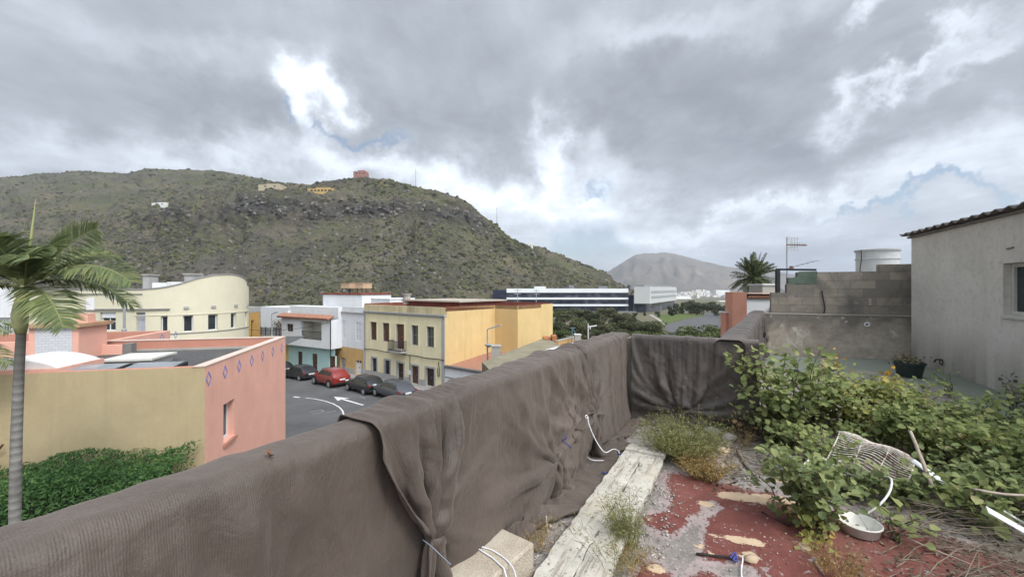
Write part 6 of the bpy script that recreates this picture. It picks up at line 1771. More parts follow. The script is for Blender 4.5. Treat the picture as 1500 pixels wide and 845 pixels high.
# a dead leaf and a stud on the nearest net
lp = np.array(P(398, 652, 1.42)); lp[2] = WT_ + .03
v, f = leaf_quads(lp[None] + rng.normal(size=(3, 3)) * .006, np.array([(0, 0, 1), (.4, .2, 1), (-.3, .4, .8)]), np.array((.017, .014, .013)), rng)
tag(mk('dead_leaf', v, f, plain('dead_leaf_brown', (.20, .08, .025), .2, 60)), 'curled brown dead leaf lying on top of the nearest net', 'leaf')

# ------------------------------------------------------------------ old board, concrete block, cords
def wood_mat():
    t = NT('peeling_white_board')
    n = t.noise(1.0, 8, .65, t.mapped((3, 40, 20))); n2 = t.noise(7, 8, .7); n3 = t.noise(30, 5, .7)
    c = t.ramp(n2, [(.3, (.33, .305, .255)), (.5, (.44, .415, .36)), (.7, (.54, .515, .46))])
    c = t.mix(t.rng(n, .53, .62, 0, .85), c, (.24, .205, .16))
    c = t.mix(t.rng(n3, .58, .64, 0, .85), c, (.13, .11, .09))
    c = t.mix(t.rng(t.noise(2.2, 6, .6), .5, .7, 0, .4), c, (.42, .37, .27))
    return t.done(c, .85, t.bump(t.math('ADD', n, n3), .5, .006))
woodm = wood_mat()
greyw = plain('weathered_grey_wood', (.36, .33, .29), .2, 8, .9, .4, 40, .005, stain=.4)
e0 = floor_pt(948, 668); k0 = floor_pt(838, 858)
bd = e0[:2] - k0[:2]; LB = float(np.linalg.norm(bd)); bd /= LB; bn = np.array((bd[1], -bd[0]))
LB2 = LB + .25
bro = thing('old_board', (*k0[:2], FLZ), 'long peeling cream painted board lying on the terrace floor', 'board', rz=math.atan2(bd[1], bd[0]))
Wd = .37
def plank(y0, y1, x0, x1, z, th, seed):
    r = np.random.default_rng(seed); nx, ny = 90, 7
    xs_ = np.linspace(x0, x1, nx); vs = []
    jl = y0 + .010 * np.clip(fbm(xs_ * 14, seed, 0, 4, seed), -1, 1); jr = y1 + .007 * np.clip(fbm(xs_ * 14, seed + 3, 0, 4, seed + 1), -1, 1)
    ex = .02 * fbm(np.linspace(0, 5, ny), seed, 0, 3, seed)
    for lvl in (0, 1):
        for i in range(nx):
            for j in range(ny):
                f = j / (ny - 1); x = xs_[i] + (ex[j] if i == nx - 1 else 0)
                vs.append((x, jl[i] + (jr[i] - jl[i]) * f, z + (th if lvl else 0) + (.004 * float(np.sin(f * 3.1)) if lvl else 0) + .012 * math.sin(x * 1.3)))
    g = grid_faces(nx, ny); up_ = g[:, ::-1] + nx * ny
    fs = [tuple(q) for q in g] + [tuple(q) for q in up_]
    o = nx * ny
    for i in range(nx - 1):
        fs += [(i * ny, i * ny + o, (i + 1) * ny + o, (i + 1) * ny), (i * ny + ny - 1, (i + 1) * ny + ny - 1, (i + 1) * ny + ny - 1 + o, i * ny + ny - 1 + o)]
    for j in range(ny - 1):
        fs += [(j, j + 1, j + 1 + o, j + o), ((nx - 1) * ny + j, (nx - 1) * ny + j + o, (nx - 1) * ny + j + 1 + o, (nx - 1) * ny + j + 1)]
    return vs, fs
for (ya, yb, x1_, sd_) in ((-Wd / 2, -.012, LB, 1), (-.006, Wd / 2, LB + .05, 2)):
    vs_, fs__ = plank(ya, yb, -.3, x1_, .035, .032, sd_)
    mk('plank', vs_, fs__, woodm, bro, local=True, bevel=.003)
b = MB(); b.box(LB - .16, LB - .105, -Wd / 2 - .005, Wd / 2 - .01, .0695, .10); b.build('batten', woodm, bro, local=True, bevel=.006)
b = MB(); b.box(.3, .36, -Wd / 2 + .02, Wd / 2 - .03, .002, .034); b.box(LB - .6, LB - .53, -Wd / 2 + .02, Wd / 2 - .03, .002, .034); b.build('under_batten', greyw, bro, local=True)

def block_mat():
    t = NT('aggregate_block')
    n = t.noise(7, 7, .65); v = t.n.new('ShaderNodeTexVoronoi'); t.l.new(t.tc(), v.inputs['Vector']); v.inputs['Scale'].default_value = 95
    n3 = t.noise(120, 4, .7)
    c = t.ramp(n, [(.3, (.33, .275, .21)), (.5, (.41, .35, .275)), (.7, (.47, .42, .35))])
    c = t.mix(t.rng(n3, .55, .7, 0, .8), c, (.58, .54, .47)); c = t.mix(t.rng(n3, .42, .32, 0, .8), c, (.15, .12, .095))
    return t.done(c, .95, t.bump(t.math('ADD', v.outputs[0], n3), .7, .008))
# block: top far-right corner seen at (782, 795), far-left (720, 765)
HB = .20
def top_pt(px, py): return np.array(at_z(px, py, FLZ + HB))
c1, c2, c3 = top_pt(722, 766), top_pt(783, 794), top_pt(645, 843)
e1 = (c2 - c1)[:2]; w1 = float(np.linalg.norm(e1)); e1 /= w1
e2 = np.array((-e1[1], e1[0])); e2 = e2 if np.dot(e2, (c3 - c1)[:2]) > 0 else -e2
blk = MB(); L1 = max(.36, min(.5, float(np.linalg.norm((c3 - c1)[:2])) + .06))
blk.obox(c1[:2], e1, w1, e2, L1, FLZ + .004, FLZ + HB)
bo = blk.build('concrete_block', block_mat(), bevel=.014); tag(bo, 'rough tan concrete block holding down the net, white cord across it', 'block')
cordm = plain('white_cord', (.66, .66, .68), .08, 60, .8, .3, 300, .002)
bluecord = plain('blue_cord', (.05, .06, .22), .15, 60, .7, 0)
def cord(pts, r, mat, name, label, loops=None, smooth_n=6):
    P_ = [np.array(p, float) for p in pts]; out = []
    for i in range(len(P_) - 1):
        p0 = P_[max(0, i - 1)]; p1 = P_[i]; p2 = P_[i + 1]; p3 = P_[min(len(P_) - 1, i + 2)]
        for k in range(smooth_n):
            t = k / smooth_n
            out.append(.5 * ((2 * p1) + (-p0 + p2) * t + (2 * p0 - 5 * p1 + 4 * p2 - p3) * t * t + (-p0 + 3 * p1 - 3 * p2 + p3) * t ** 3))
    out.append(P_[-1]); b = MB(); b.tube(out, r, 7)
    for L in (loops or []): b.tube(L, r, 7)
    return tag(b.build(name, mat, smooth=True), label, 'cord')
tz = FLZ + HB + .006
ed = lambda px, py, dz=0.0: np.array(at_z(px, py, tz)) + (0, 0, dz)
knot = ed(688, 790, .012)
loopk = [knot + np.array((.022 * math.cos(a), .012 * math.sin(a), .012 + .018 * math.sin(a * 1.0))) for a in np.linspace(0, 6.3, 16)]
cord([ed(679, 772, .03), ed(683, 781, .02), knot, ed(703, 799), ed(722, 806), ed(741, 819), ed(752, 833), ed(757, 850)], .0042, cordm, 'rope', 'knotted white cord lying across the tan concrete block', [loopk, [knot, ed(700, 786, .03), ed(703, 790, .012), knot], [knot, ed(700, 803), ed(722, 817), ed(738, 832), ed(743, 848)]])
def wallpt(px, py, p):
    k = (px - CX) / F; den = k * DP[0] + DP[1]; y = p / den
    return np.array((k * y, y, CAMZ - (py - CY) / F * y))
cord([wallpt(861, 609, -1.24), wallpt(863, 622, -1.22), wallpt(873, 645, -1.16), wallpt(886, 662, -1.08), floor_pt(898, 668) + (0, 0, .07), floor_pt(906, 668) + (0, 0, .05), floor_pt(908, 675) + (0, 0, .03)], .0042, cordm, 'rope', 'white cord hanging from the bunched net to the end of the board', [[wallpt(859 + 1.6 * math.cos(a), 610 + 2.2 * math.sin(a), -1.23) for a in np.linspace(0, 6.3, 12)]])
cord([floor_pt(844, 674) + (0, 0, .09), floor_pt(845, 668) + (0, 0, .10), floor_pt(849, 670) + (0, 0, .09), floor_pt(858, 678) + (0, 0, .07), floor_pt(868, 683) + (0, 0, .06), floor_pt(884, 682) + (0, 0, .05)], .0038, cordm, 'rope', 'short looped white cord lying on the net left of the board')
cord([wallpt(619, 790, -1.33), wallpt(632, 800, -1.25), wallpt(646, 813, -1.18), wallpt(660, 826, -1.10)], .0022, plain('thin_blue_cord', (.25, .28, .36), .1, 60), 'blue_cord', 'thin bluish cord running from the gathered net down to the block')
for k, (px, py, lab) in enumerate(((827, 643, 'upper blue cord tag tucked into the bunched net'), (907, 672, 'blue cord scrap beside the board end'), (884, 700, 'blue cord scrap at the net hem by the board'))):
    q = wallpt(px, py, -1.24) if k == 0 else floor_pt(px, py) + (0, 0, .04)
    cord([q + (0, 0, .04 if k == 0 else .0), q + (.012, -.01, .01), q + (-.014, .004, -.01 if k == 0 else .01), q + (.02, .006, -.04 if k == 0 else .006), q + (.05, .01, -.07 if k == 0 else .0)], .0045, bluecord, 'blue_cord', lab)

# ------------------------------------------------------------------ back wall: old rendered parapet and the block wall behind
def oldrender():
    t = NT('stained_old_render')
    n = t.noise(1.4, 9, .66, dist=.4); n2 = t.noise(6, 8, .7); n3 = t.noise(40, 5, .7)
    c = t.ramp(n2, [(.3, (.30, .262, .21)), (.5, (.40, .35, .285)), (.72, (.49, .435, .36))])
    sep = t.n.new('ShaderNodeSeparateXYZ'); t.l.new(t.tc(), sep.inputs[0])
    up = t.rng(t.math('ADD', sep.outputs[2], t.math('MULTIPLY', t.math('SUBTRACT', n, .5), 1.3)), .50, .92, 0, .72)
    c = t.mix(up, c, (.085, .080, .070))
    c = t.mix(t.rng(t.noise(2.6, 9, .7, t.mapped((1, 1, 1), (3, 8, 1))), .58, .63, 0, .85), c, (.52, .485, .43))
    c = t.mix(t.rng(n3, .58, .7, 0, .5), c, (.09, .085, .075))
    return t.done(c, .95, t.bump(t.math('ADD', n2, n3), .5, .015))
D0 = np.array(at_z(1146, 519, FLZ))[:2]; D1 = np.array(at_z(1335, 528.5, FLZ))[:2]
du = (D1 - D0); LD = float(np.linalg.norm(du)); du /= LD; dn_ = np.array((-du[1], du[0])); dn_ = dn_ if dn_[1] > 0 else -dn_
bw = thing('rendered_wall', (*D0, FLZ), 'low mould stained rendered wall closing the far end of the terrace', 'wall')
zl = CAMZ - (463.5 - CY) / F * 9.8
b = MB(); b.obox(D0 - du * .5, du, LD + .9, dn_, .22, FLZ - .1, zl); b.build('wall', oldrender(), bw)
b = MB(); b.obox(D0 - du * .5, du, LD + .9, dn_, .36, zl + .002, zl + .04); b.build('ledge', plain('dirty_ledge', (.21, .19, .16), .2, 5, .95, .4, stain=.5), bw, bevel=.008)
b = MB(); q = np.array(P(1268, 475, 9.7)); nf = -dn_
qq = D0 + du * float(np.dot(q[:2] - D0, du)) + nf * .006
pts = [(qq[0] + du[0] * .045 * math.cos(a), qq[1] + du[1] * .045 * math.cos(a), q[2] + .045 * math.sin(a)) for a in np.linspace(0, 6.28, 13)]
b.tube(pts, .014, 6); b.build('wall_ring', whitewood, bw)
def blockwall_mat():
    t = NT('grey_block_wall')
    n = t.n.new('ShaderNodeTexBrick'); ang = math.atan2(du[1], du[0])
    rot = t.mapped((1, 1, 1), rot=(0, 0, -ang)); rot2 = t.mapped((1, 1, 1), rot=(R(90), 0, 0), src=rot)
    t.l.new(rot2, n.inputs[0])
    n.inputs['Color1'].default_value = (.30, .262, .21, 1); n.inputs['Color2'].default_value = (.17, .152, .13, 1); n.inputs['Mortar'].default_value = (.18, .16, .135, 1)
    n.inputs['Scale'].default_value = 1.0; n.inputs['Brick Width'].default_value = .5; n.inputs['Row Height'].default_value = .205; n.inputs['Mortar Size'].default_value = .012; n.inputs['Mortar Smooth'].default_value = .4; n.inputs['Bias'].default_value = -.1
    s1 = t.noise(1.3, 8, .65, dist=.5); s2 = t.noise(30, 5, .7)
    c = t.mix(t.rng(s1, .42, .62, 0, .8), n.outputs[0], (.105, .10, .092)); c = t.mix(t.rng(s2, .55, .72, 0, .55), c, (.33, .30, .26))
    c = t.mix(t.rng(t.noise(4, 7, .7), .58, .66, 0, .55), c, (.31, .285, .25))
    return t.done(c, .95, t.bump(t.math('ADD', n.outputs['Fac'], t.math('MULTIPLY', s2, -.8)), -.6, .012))
bwm = blockwall_mat()
E0 = D0 + dn_ * .36
FB = Face(tuple(E0), tuple(du))
if FB.n[1] > 0: FB.n = (-FB.n[0], -FB.n[1])
kw = thing('block_wall', (*E0, FLZ), 'tall bare grey block wall with ragged stepped top behind the low wall', 'wall')
ub = [FB.U(p) for p in (1130, 1152.5, 1168, 1289, 1345)]
zt4 = [FB.Z(1140, 428.6), FB.Z(1160, 416.5), FB.Z(1200, 398.5), FB.Z(1310, 387)]
b = MB()
for i in range(4): slab(b, FB.pt, ub[i] + (.001 if i else 0), ub[i + 1], zl - .9, zt4[i], -.2, 0)
b.build('wall', bwm, kw)
gp = plain('dark_green_paint', (.10, .135, .105), .25, 3, .9, .3, stain=.4, stain_col=(.12, .12, .10), stain_scale=2.5)
b = MB(); u0, u1 = FB.U(1154.5), FB.U(1197); zz = [FB.Z(1175, 416), FB.Z(1175, 405), FB.Z(1185, 397.6)]
b.add([FB.pt(u0, zz[0], .006), FB.pt(u1, zz[0], .006), FB.pt(u1, zz[2], .006), FB.pt(FB.U(1170), zz[2], .006), FB.pt(FB.U(1168), zz[1], .006), FB.pt(u0, zz[1] - .06, .006)], [(0, 1, 2, 3, 4, 5)])
b.build('green_paint', gp, kw)
b = MB(); slab(b, FB.pt, u0, FB.U(1167.8), zz[0], zz[1] - .03, -.2, -.004); b.build('broken_course', gp, kw)
fr_ = thing('rusty_frame', FB.pt(FB.U(1140.5), zt4[0]), 'dark empty metal frame standing on the stepped end of the block wall', 'frame')
b = MB(); u = FB.U(1140.5); b.bar(FB.pt(u, zt4[0], -.1), FB.pt(u, FB.Z(1140.5, 395.5), -.1), .085); b.build('post', iron, fr_)
b = MB(); b.bar(FB.pt(u - .04, FB.Z(1140.5, 395.5) + .02, -.1), FB.pt(FB.U(1197.5), FB.Z(1190, 397.5) + .04, -.1), .05); b.build('top_rail', iron, fr_)
b = MB(); px_ = FB.U(1282.5); b.add([FB.pt(px_ - .05, FB.Z(1273, 438), .01), FB.pt(px_ - .02, FB.Z(1273, 438), .01), FB.pt(px_ - .02, FB.Z(1273, 446), .01)], [(0, 1, 2)])
# cable down the block wall
b = MB(); u = FB.U(1205.5); b.tube([FB.pt(u - .03, FB.Z(1205, 426), .02), FB.pt(u + .01, FB.Z(1205, 440), .02), FB.pt(u + .04, FB.Z(1205, 452), .02), FB.pt(u, FB.Z(1205, 462), .02)], .014, 6); tag(b.build('wall_cable', iron), 'short dark cable hanging down the grey block wall', 'cable')
# bits of mortar patch
b = MB(); u0, u1 = FB.U(1272), FB.U(1276); slab(b, FB.pt, u0, u1, FB.Z(1273, 447), FB.Z(1273, 437), .002, .02); b.build('mortar_patch', concrete_pale, kw)

# aerials on the wall
al = plain('aerial_aluminium', (.42, .42, .43), .1, 6, .45, 0, metal=.5); redpl = plain('aerial_red_plastic', (.24, .15, .13), .1, 6)
YA = FB.xy(FB.U(1153), -.35)[1]
x, y, z0 = P(1152.7, 420, YA); zt_ = P(0, 347, YA)[2]
ta = thing('tv_aerial', (x, y, z0), 'tall rooftop television aerial with grid reflector behind the block wall', 'aerial')
b = MB(); b.tube([(x, y, z0 - 1), (x, y, zt_)], .016, 6); b.build('mast', al, ta)
K = YA / F
zb = P(0, 358.5, YA)[2]
b = MB(); b.bar((x - .02, y - .03, zb), (x + 28 * K, y - .03, zb - .02), .028); b.build('boom', redpl, ta)
b = MB()
for i in range(9): xx = x + (4 + 2.7 * i) * K; hh = .10 - .007 * i; b.bar((xx, y - .03, zb - hh), (xx, y - .03, zb + hh), .008); b.bar((xx, y - .03 - hh, zb), (xx, y - .03 + hh, zb), .008)
b.build('directors', al, ta)
b = MB(); za, zc_ = P(0, 348.5, YA)[2], P(0, 366.5, YA)[2]
for zz in (za, za - .05, zc_, zc_ + .05): b.bar((x - 3 * K, y - .03, zz), (x + 16 * K, y - .03, zz), .012)
for i in range(5): xx = x + (-2 + 4 * i) * K; b.bar((xx, y - .03, zc_), (xx, y - .03, za), .007)
b.build('reflector', al, ta)
z2 = P(0, 392, YA)[2]
b = MB(); b.bar((x, y - .03, z2 - .02), (x + 36 * K, y - .2, z2 + 9.5 * K), .016)
for i in range(5): 
    f_ = .25 + i * .17; q = np.array((x + 36 * K * f_, y - .03 - .17 * f_, z2 - .02 + (9.5 * K + .02) * f_)); b.bar(q - (0, .16, 0), q + (0, .16, 0), .008); 
b.build('small_antenna', al, ta); 
b = MB(); b.lathe((x + 5 * K, y - .05, z2 - .0), [(.05, -.04), (.05, .04)], 10); b.build('bracket_box', redpl, ta)

# neighbour beyond: salmon pillar with tiled coping, tank on its roof
nb = thing('neighbour_house', (*sp2(14.4, 1.5), 0), 'neighbouring flat roofed block standing right behind the grey block wall', 'house')
b = MB(); q = [E0 + dn_ * .5 + du * .1, E0 + dn_ * .5 + du * 9, E0 + dn_ * 9 + du * 9, E0 + dn_ * 9 + du * .1]; b.hexa([tuple(p) for p in q], -3, CAMZ - .4); b.build('wall', plain('neighbour_render', (.42, .40, .36), .1), nb)
YP = 11.6
x0, _, z0 = P(1080, 458, YP); x1 = P(1094, 458, YP)[0]; x2 = P(1130, 458, YP)[0]; zt_ = P(0, 428, YP)[2]; zc_ = P(0, 437.5, YP - .1)[2]
sg = thing('salmon_pillar', (x0, YP, z0), 'salmon pillar with white panel and tiled coping beyond the netted parapet', 'wall')
b = MB(); b.hexa([(x0, YP + .25), (x1, YP), (x1 + .05, YP + .6), (x0 + .1, YP + .85)], z0 - 7, zt_); b.build('pillar', plain('salmon_pillar_paint', (.56, .27, .19), .08, 2), sg)
b = MB(); b.box(x1 + .012, x2 + .3, YP + .02, YP + .3, z0 - 7, zc_); b.build('white_panel', white_r, sg)
b = MB()
for i in range(13): xx = x1 + .03 + (x2 + .25 - x1) * (i + .5) / 13; b.tube([(xx, YP - .06, zc_ + .05), (xx, YP + .32, zc_ + .10)], .031, 7)
b.box(x1 + .012, x2 + .3, YP - .03, YP + .3, zc_ + .002, zc_ + .045); b.build('tiled_coping', terracotta, sg)
b = MB(); b.box(x1 + .012, x2 + .3, YP - .05, YP + .3, zc_ + .14, zc_ + .165); b.build('coping_edge', plain('pale_pink_edge', (.6, .4, .34), .08), sg)
x0, y0_, z0 = P(1063, 470, 12.2); x1_ = P(1080, 470, 12.2)[0]
lp_ = thing('low_salmon_wall', (x0, y0_, z0), 'low salmon wall with sloping white top left of the salmon pillar', 'wall')
b = MB(); b.hexa([(x0, y0_), (x1_ + .1, y0_), (x1_ + .1, y0_ + .3), (x0, y0_ + .3)], z0 - 7, [P(0, 457.5, 12.2)[2], P(0, 461.5, 12.2)[2], P(0, 461.5, 12.2)[2], P(0, 457.5, 12.2)[2]]); b.build('wall', plain('salmon_low_paint', (.56, .27, .19), .08, 2), lp_)
b = MB(); b.bar(np.array((x0 - .03, y0_ + .15, P(0, 457, 12.2)[2])), np.array((x1_ + .12, y0_ + .15, P(0, 461, 12.2)[2])), .36, .04); b.build('coping', whitewood, lp_)
xg, yg, zg_ = P(1118, 428, 14.0)
b = MB(); b.box(P(1117, 0, 14)[0], P(1139, 0, 14)[0], 14, 14.8, zg_ - .6, P(0, 417.5, 14)[2]); gx_ = thing('roof_box', (xg, yg, zg_), 'small grey roof box between the date palm and the dark frame', 'roof box'); b.build('wall', concrete_pale, gx_)
b = MB(); b.box(P(1116, 0, 14)[0], P(1140, 0, 14)[0], 13.95, 14.85, P(0, 417.4, 14)[2], P(0, 415.8, 14)[2]); b.build('cap', whitewood, gx_)
YT = 16.0
xt0, _, zt0 = P(1260.5, 425, YT); xt1 = P(1309.5, 425, YT)[0]; rT = (xt1 - xt0) / 2; zt1 = P(0, 365, YT - rT)[2]
wt = thing('water_tank', ((xt0 + xt1) / 2, YT, zt0), 'round pale grey water tank with a rim rising over the block wall', 'water tank')
b = MB(); b.lathe(((xt0 + xt1) / 2, YT, CAMZ - .4), [(rT, 0), (rT, zt1 - CAMZ + .4 - .36), (rT + .03, zt1 - CAMZ + .4 - .35), (rT + .03, zt1 - CAMZ + .4 - .31), (rT, zt1 - CAMZ + .4 - .30), (rT, zt1 - CAMZ + .4 - .03)], 40)
b.build('body', plain('tank_grey', (.42, .43, .43), .06, 2, .7, .05, streak=.2), wt, smooth=False)
b = MB(); b.lathe(((xt0 + xt1) / 2, YT, zt1), [(rT + .05, -.03), (rT + .05, .03), (rT * .6, .07), (.02, .09)], 40); b.build('lid', plain('tank_lid', (.34, .34, .34), .08, 2), wt)
b = MB(); xp = P(1267, 0, YT - rT)[0]; b.tube([(xp, YT - rT * .72 - .02, zt1 - .02), (xp, YT - rT * .72 - .03, zt1 - .4), (xp - .04, YT - rT * .70 - .03, zt1 - .7), (xp - .05, YT - rT * .70 - .03, CAMZ - .4)], .018, 6); b.build('pipe', iron, wt)

# ------------------------------------------------------------------ house on the right
def house_render():
    t = NT('streaked_house_render')
    n = t.noise(.9, 8, .62); n2 = t.noise(11, 7, .65); n3 = t.noise(70, 4, .6)
    c = t.ramp(n, [(.3, (.53, .495, .44)), (.5, (.61, .575, .515)), (.7, (.67, .64, .58))])
    c = t.mix(t.rng(n2, .5, .7, 0, .35), c, (.30, .275, .245))
    st = t.noise(1.0, 7, .62, t.mapped((2.6, 2.6, .14)), .15); st2 = t.noise(.55, 3, .5)
    c = t.mix(t.math('MULTIPLY', t.rng(st, .50, .72), t.rng(st2, .42, .68, 0, .5)), c, (.19, .175, .155))
    sep = t.n.new('ShaderNodeSeparateXYZ'); t.l.new(t.tc(), sep.inputs[0])
    lowd = t.rng(t.math('ADD', sep.outputs[2], t.math('MULTIPLY', t.math('SUBTRACT', n2, .5), .7)), .9, .0, 0, .75)
    lowd = t.math('MULTIPLY', lowd, t.rng(st, .3, .6, .35, 1))
    c = t.mix(lowd, c, (.15, .145, .115))
    return t.done(c, .95, t.bump(t.math('ADD', n2, n3), .35, .012))
H0 = np.array(at_z(1335, 529.5, FLZ))[:2]; H1 = np.array(at_z(1500, 585, FLZ))[:2]
hu_ = H1 - H0; hu_ /= np.linalg.norm(hu_)
FHs = Face(tuple(H0), tuple(hu_))
if FHs.n[0] > 0: FHs.n = (-FHs.n[0], -FHs.n[1])
rh_ = thing('roof_house', (*H0, FLZ), 'grey streaked rendered house with corrugated roof edge at right', 'house')
HZ = CAMZ + 1.13
wr2 = FHs.rect(1470, 1560, 386.5, 463); uA = FHs.U(1469.5)
zA, zB_ = FHs.Z(1470, 461.5), FHs.Z(1470, 386)
hw2 = (uA, uA + 1.35, zA, zB_)
b = MB(); wall_open(b, FHs.pt, 0, 9.5, FLZ - .1, HZ, [hw2], .17)
b.quad(FHs.pt(0, FLZ - .1), FHs.pt(0, HZ), FHs.pt(0, HZ + .5, -6), FHs.pt(0, FLZ - .1, -6)); b.quad(FHs.pt(9.5, FLZ - .1), FHs.pt(9.5, HZ), FHs.pt(9.5, HZ, -6), FHs.pt(9.5, FLZ - .1, -6)); b.quad(FHs.pt(0, FLZ - .1, -6), FHs.pt(9.5, FLZ - .1, -6), FHs.pt(9.5, HZ + .5, -6), FHs.pt(0, HZ + .5, -6))
b.build('wall', house_render(), rh_)
wf2 = plain('dirty_white_frame', (.52, .50, .45), .1, 8, .6, .2)
wi = window(rh_, FHs.pt, hw2, wf2, glassmat('house_window_glass', (.012, .018, .024), .06), .15, (2, 1), .06)
b = MB(); slab(b, FHs.pt, hw2[0] - .02, hw2[1] + .02, hw2[2] - .045, hw2[2] - .003, -.1, .03); b.build('sill', wf2, wi)
# roof: rows of corrugation seen edge-on, over a fascia
nr_ = 40; rv = []
rw = 9.9 / 60
us_ = np.arange(-.22, 9.6, rw / 6)
for u in us_:
    zz = HZ + .09 + .032 * math.sin(2 * math.pi * u / .30) + .02 * ((u / .30) % 1)
    for (o_, dz) in ((.13, 0), (-1.5, .12), (-6.1, .5)): rv.append(FHs.pt(u, zz + dz, o_))
rm_ = plain('fibre_cement_roof', (.16, .145, .13), .2, 4, .95, .4, 30, stain=.5)
ro = mk('roof', rv, grid_faces(len(us_), 3), rm_, rh_, smooth=True); so_ = ro.modifiers.new('thickness', 'SOLIDIFY'); so_.thickness = .022
b = MB(); slab(b, FHs.pt, -.08, 9.5, HZ + .002, HZ + .045, -.3, .045); b.build('fascia', plain('grey_fascia', (.20, .185, .17), .15, 4), rh_)
tpz = wallp = None
u = FHs.U(1380); z = FHs.Z(1380, 529)
ht = thing('wall_tap', FHs.pt(u, z, .03), 'old dark tap with a ring on the foot of the house wall', 'tap')
b = MB(); b.tube([FHs.pt(u, z + .03, .0), FHs.pt(u, z + .03, .09), FHs.pt(u - .02, z - .03, .11)], .016, 7); b.build('spout', iron, ht)
b = MB(); b.tube([FHs.pt(u + .07 + .055 * math.cos(a), z - .01 + .055 * math.sin(a), .04) for a in np.linspace(0, 6.28, 14)], .010, 6); b.build('ring', iron, ht)
b = MB(); u = FHs.U(1481); z = FHs.Z(1481, 364); b.bar(FHs.pt(u - .07, z, .01), FHs.pt(u + .07, z + .01, .01), .025); b.build('wall_scar', plain('scar_grey', (.24, .22, .2), .1), rh_)

# ------------------------------------------------------------------ shrubs with rounded leaves
def leaf6(c, d, n, size, width=.42, fold=.16, curl=.12):
    """rounded leaves: six points, two faces folded on the midrib"""
    d = d / (np.linalg.norm(d, axis=1)[:, None] + 1e-9)
    n = n - d * (n * d).sum(1)[:, None]; n = n / (np.linalg.norm(n, axis=1)[:, None] + 1e-9)
    s = np.cross(d, n); L = size[:, None]; W_ = L * width
    b = c; t = c + d * L - n * L * curl
    l1 = c + d * L * .30 + s * W_ + n * L * fold; l2 = c + d * L * .74 + s * W_ * .92 + n * L * (fold - curl * .5)
    r1 = c + d * L * .30 - s * W_ + n * L * fold; r2 = c + d * L * .74 - s * W_ * .92 + n * L * (fold - curl * .5)
    v = np.stack([b, l1, l2, t, r2, r1], 1).reshape(-1, 3); k = len(c)
    f = np.array([(0, 3, 2, 1), (0, 5, 4, 3)])[None] + (np.arange(k) * 6)[:, None, None]
    return v, f.reshape(-1, 4)
G_bright = leafmat('round_green_leaves', [(.05, (0.106, 0.144, 0.054)), (.4, (0.212, 0.256, 0.093)), (.75, (0.316, 0.348, 0.132)), (.84, (0.482, 0.448, 0.234)), (.93, (0.410, 0.280, 0.114))], .45, .68)
G_dark = leafmat('round_deep_leaves', [(.05, (0.091, 0.125, 0.055)), (.45, (0.182, 0.224, 0.089)), (.8, (0.279, 0.308, 0.120)), (.84, (0.377, 0.368, 0.171)), (.93, (0.410, 0.280, 0.114))], .35, .68)
G_yel = leafmat('yellowing_leaves', [(.05, (0.121, 0.144, 0.047)), (.4, (0.257, 0.276, 0.078)), (.8, (0.377, 0.355, 0.101)), (.97, (0.663, 0.421, 0.109))], .35, .68)
G_or = leafmat('orange_leaves', [(.1, (.32, .16, .03)), (.5, (.50, .30, .05)), (.9, (.62, .42, .10))], .3, .5)
G_dry = leafmat('dry_leaves', [(.1, (.14, .085, .04)), (.6, (.26, .17, .08)), (.95, (.38, .28, .15))], .2, .7)
stemm = plain('green_brown_stem', (.12, .105, .055), .2, 12, .8, .1)
stemd = plain('dead_stem', (.20, .165, .125), .25, 12, .9, .3, 60)
blackst = plain('black_branch', (.03, .026, .022), .25, 12, .9, .3, 60)

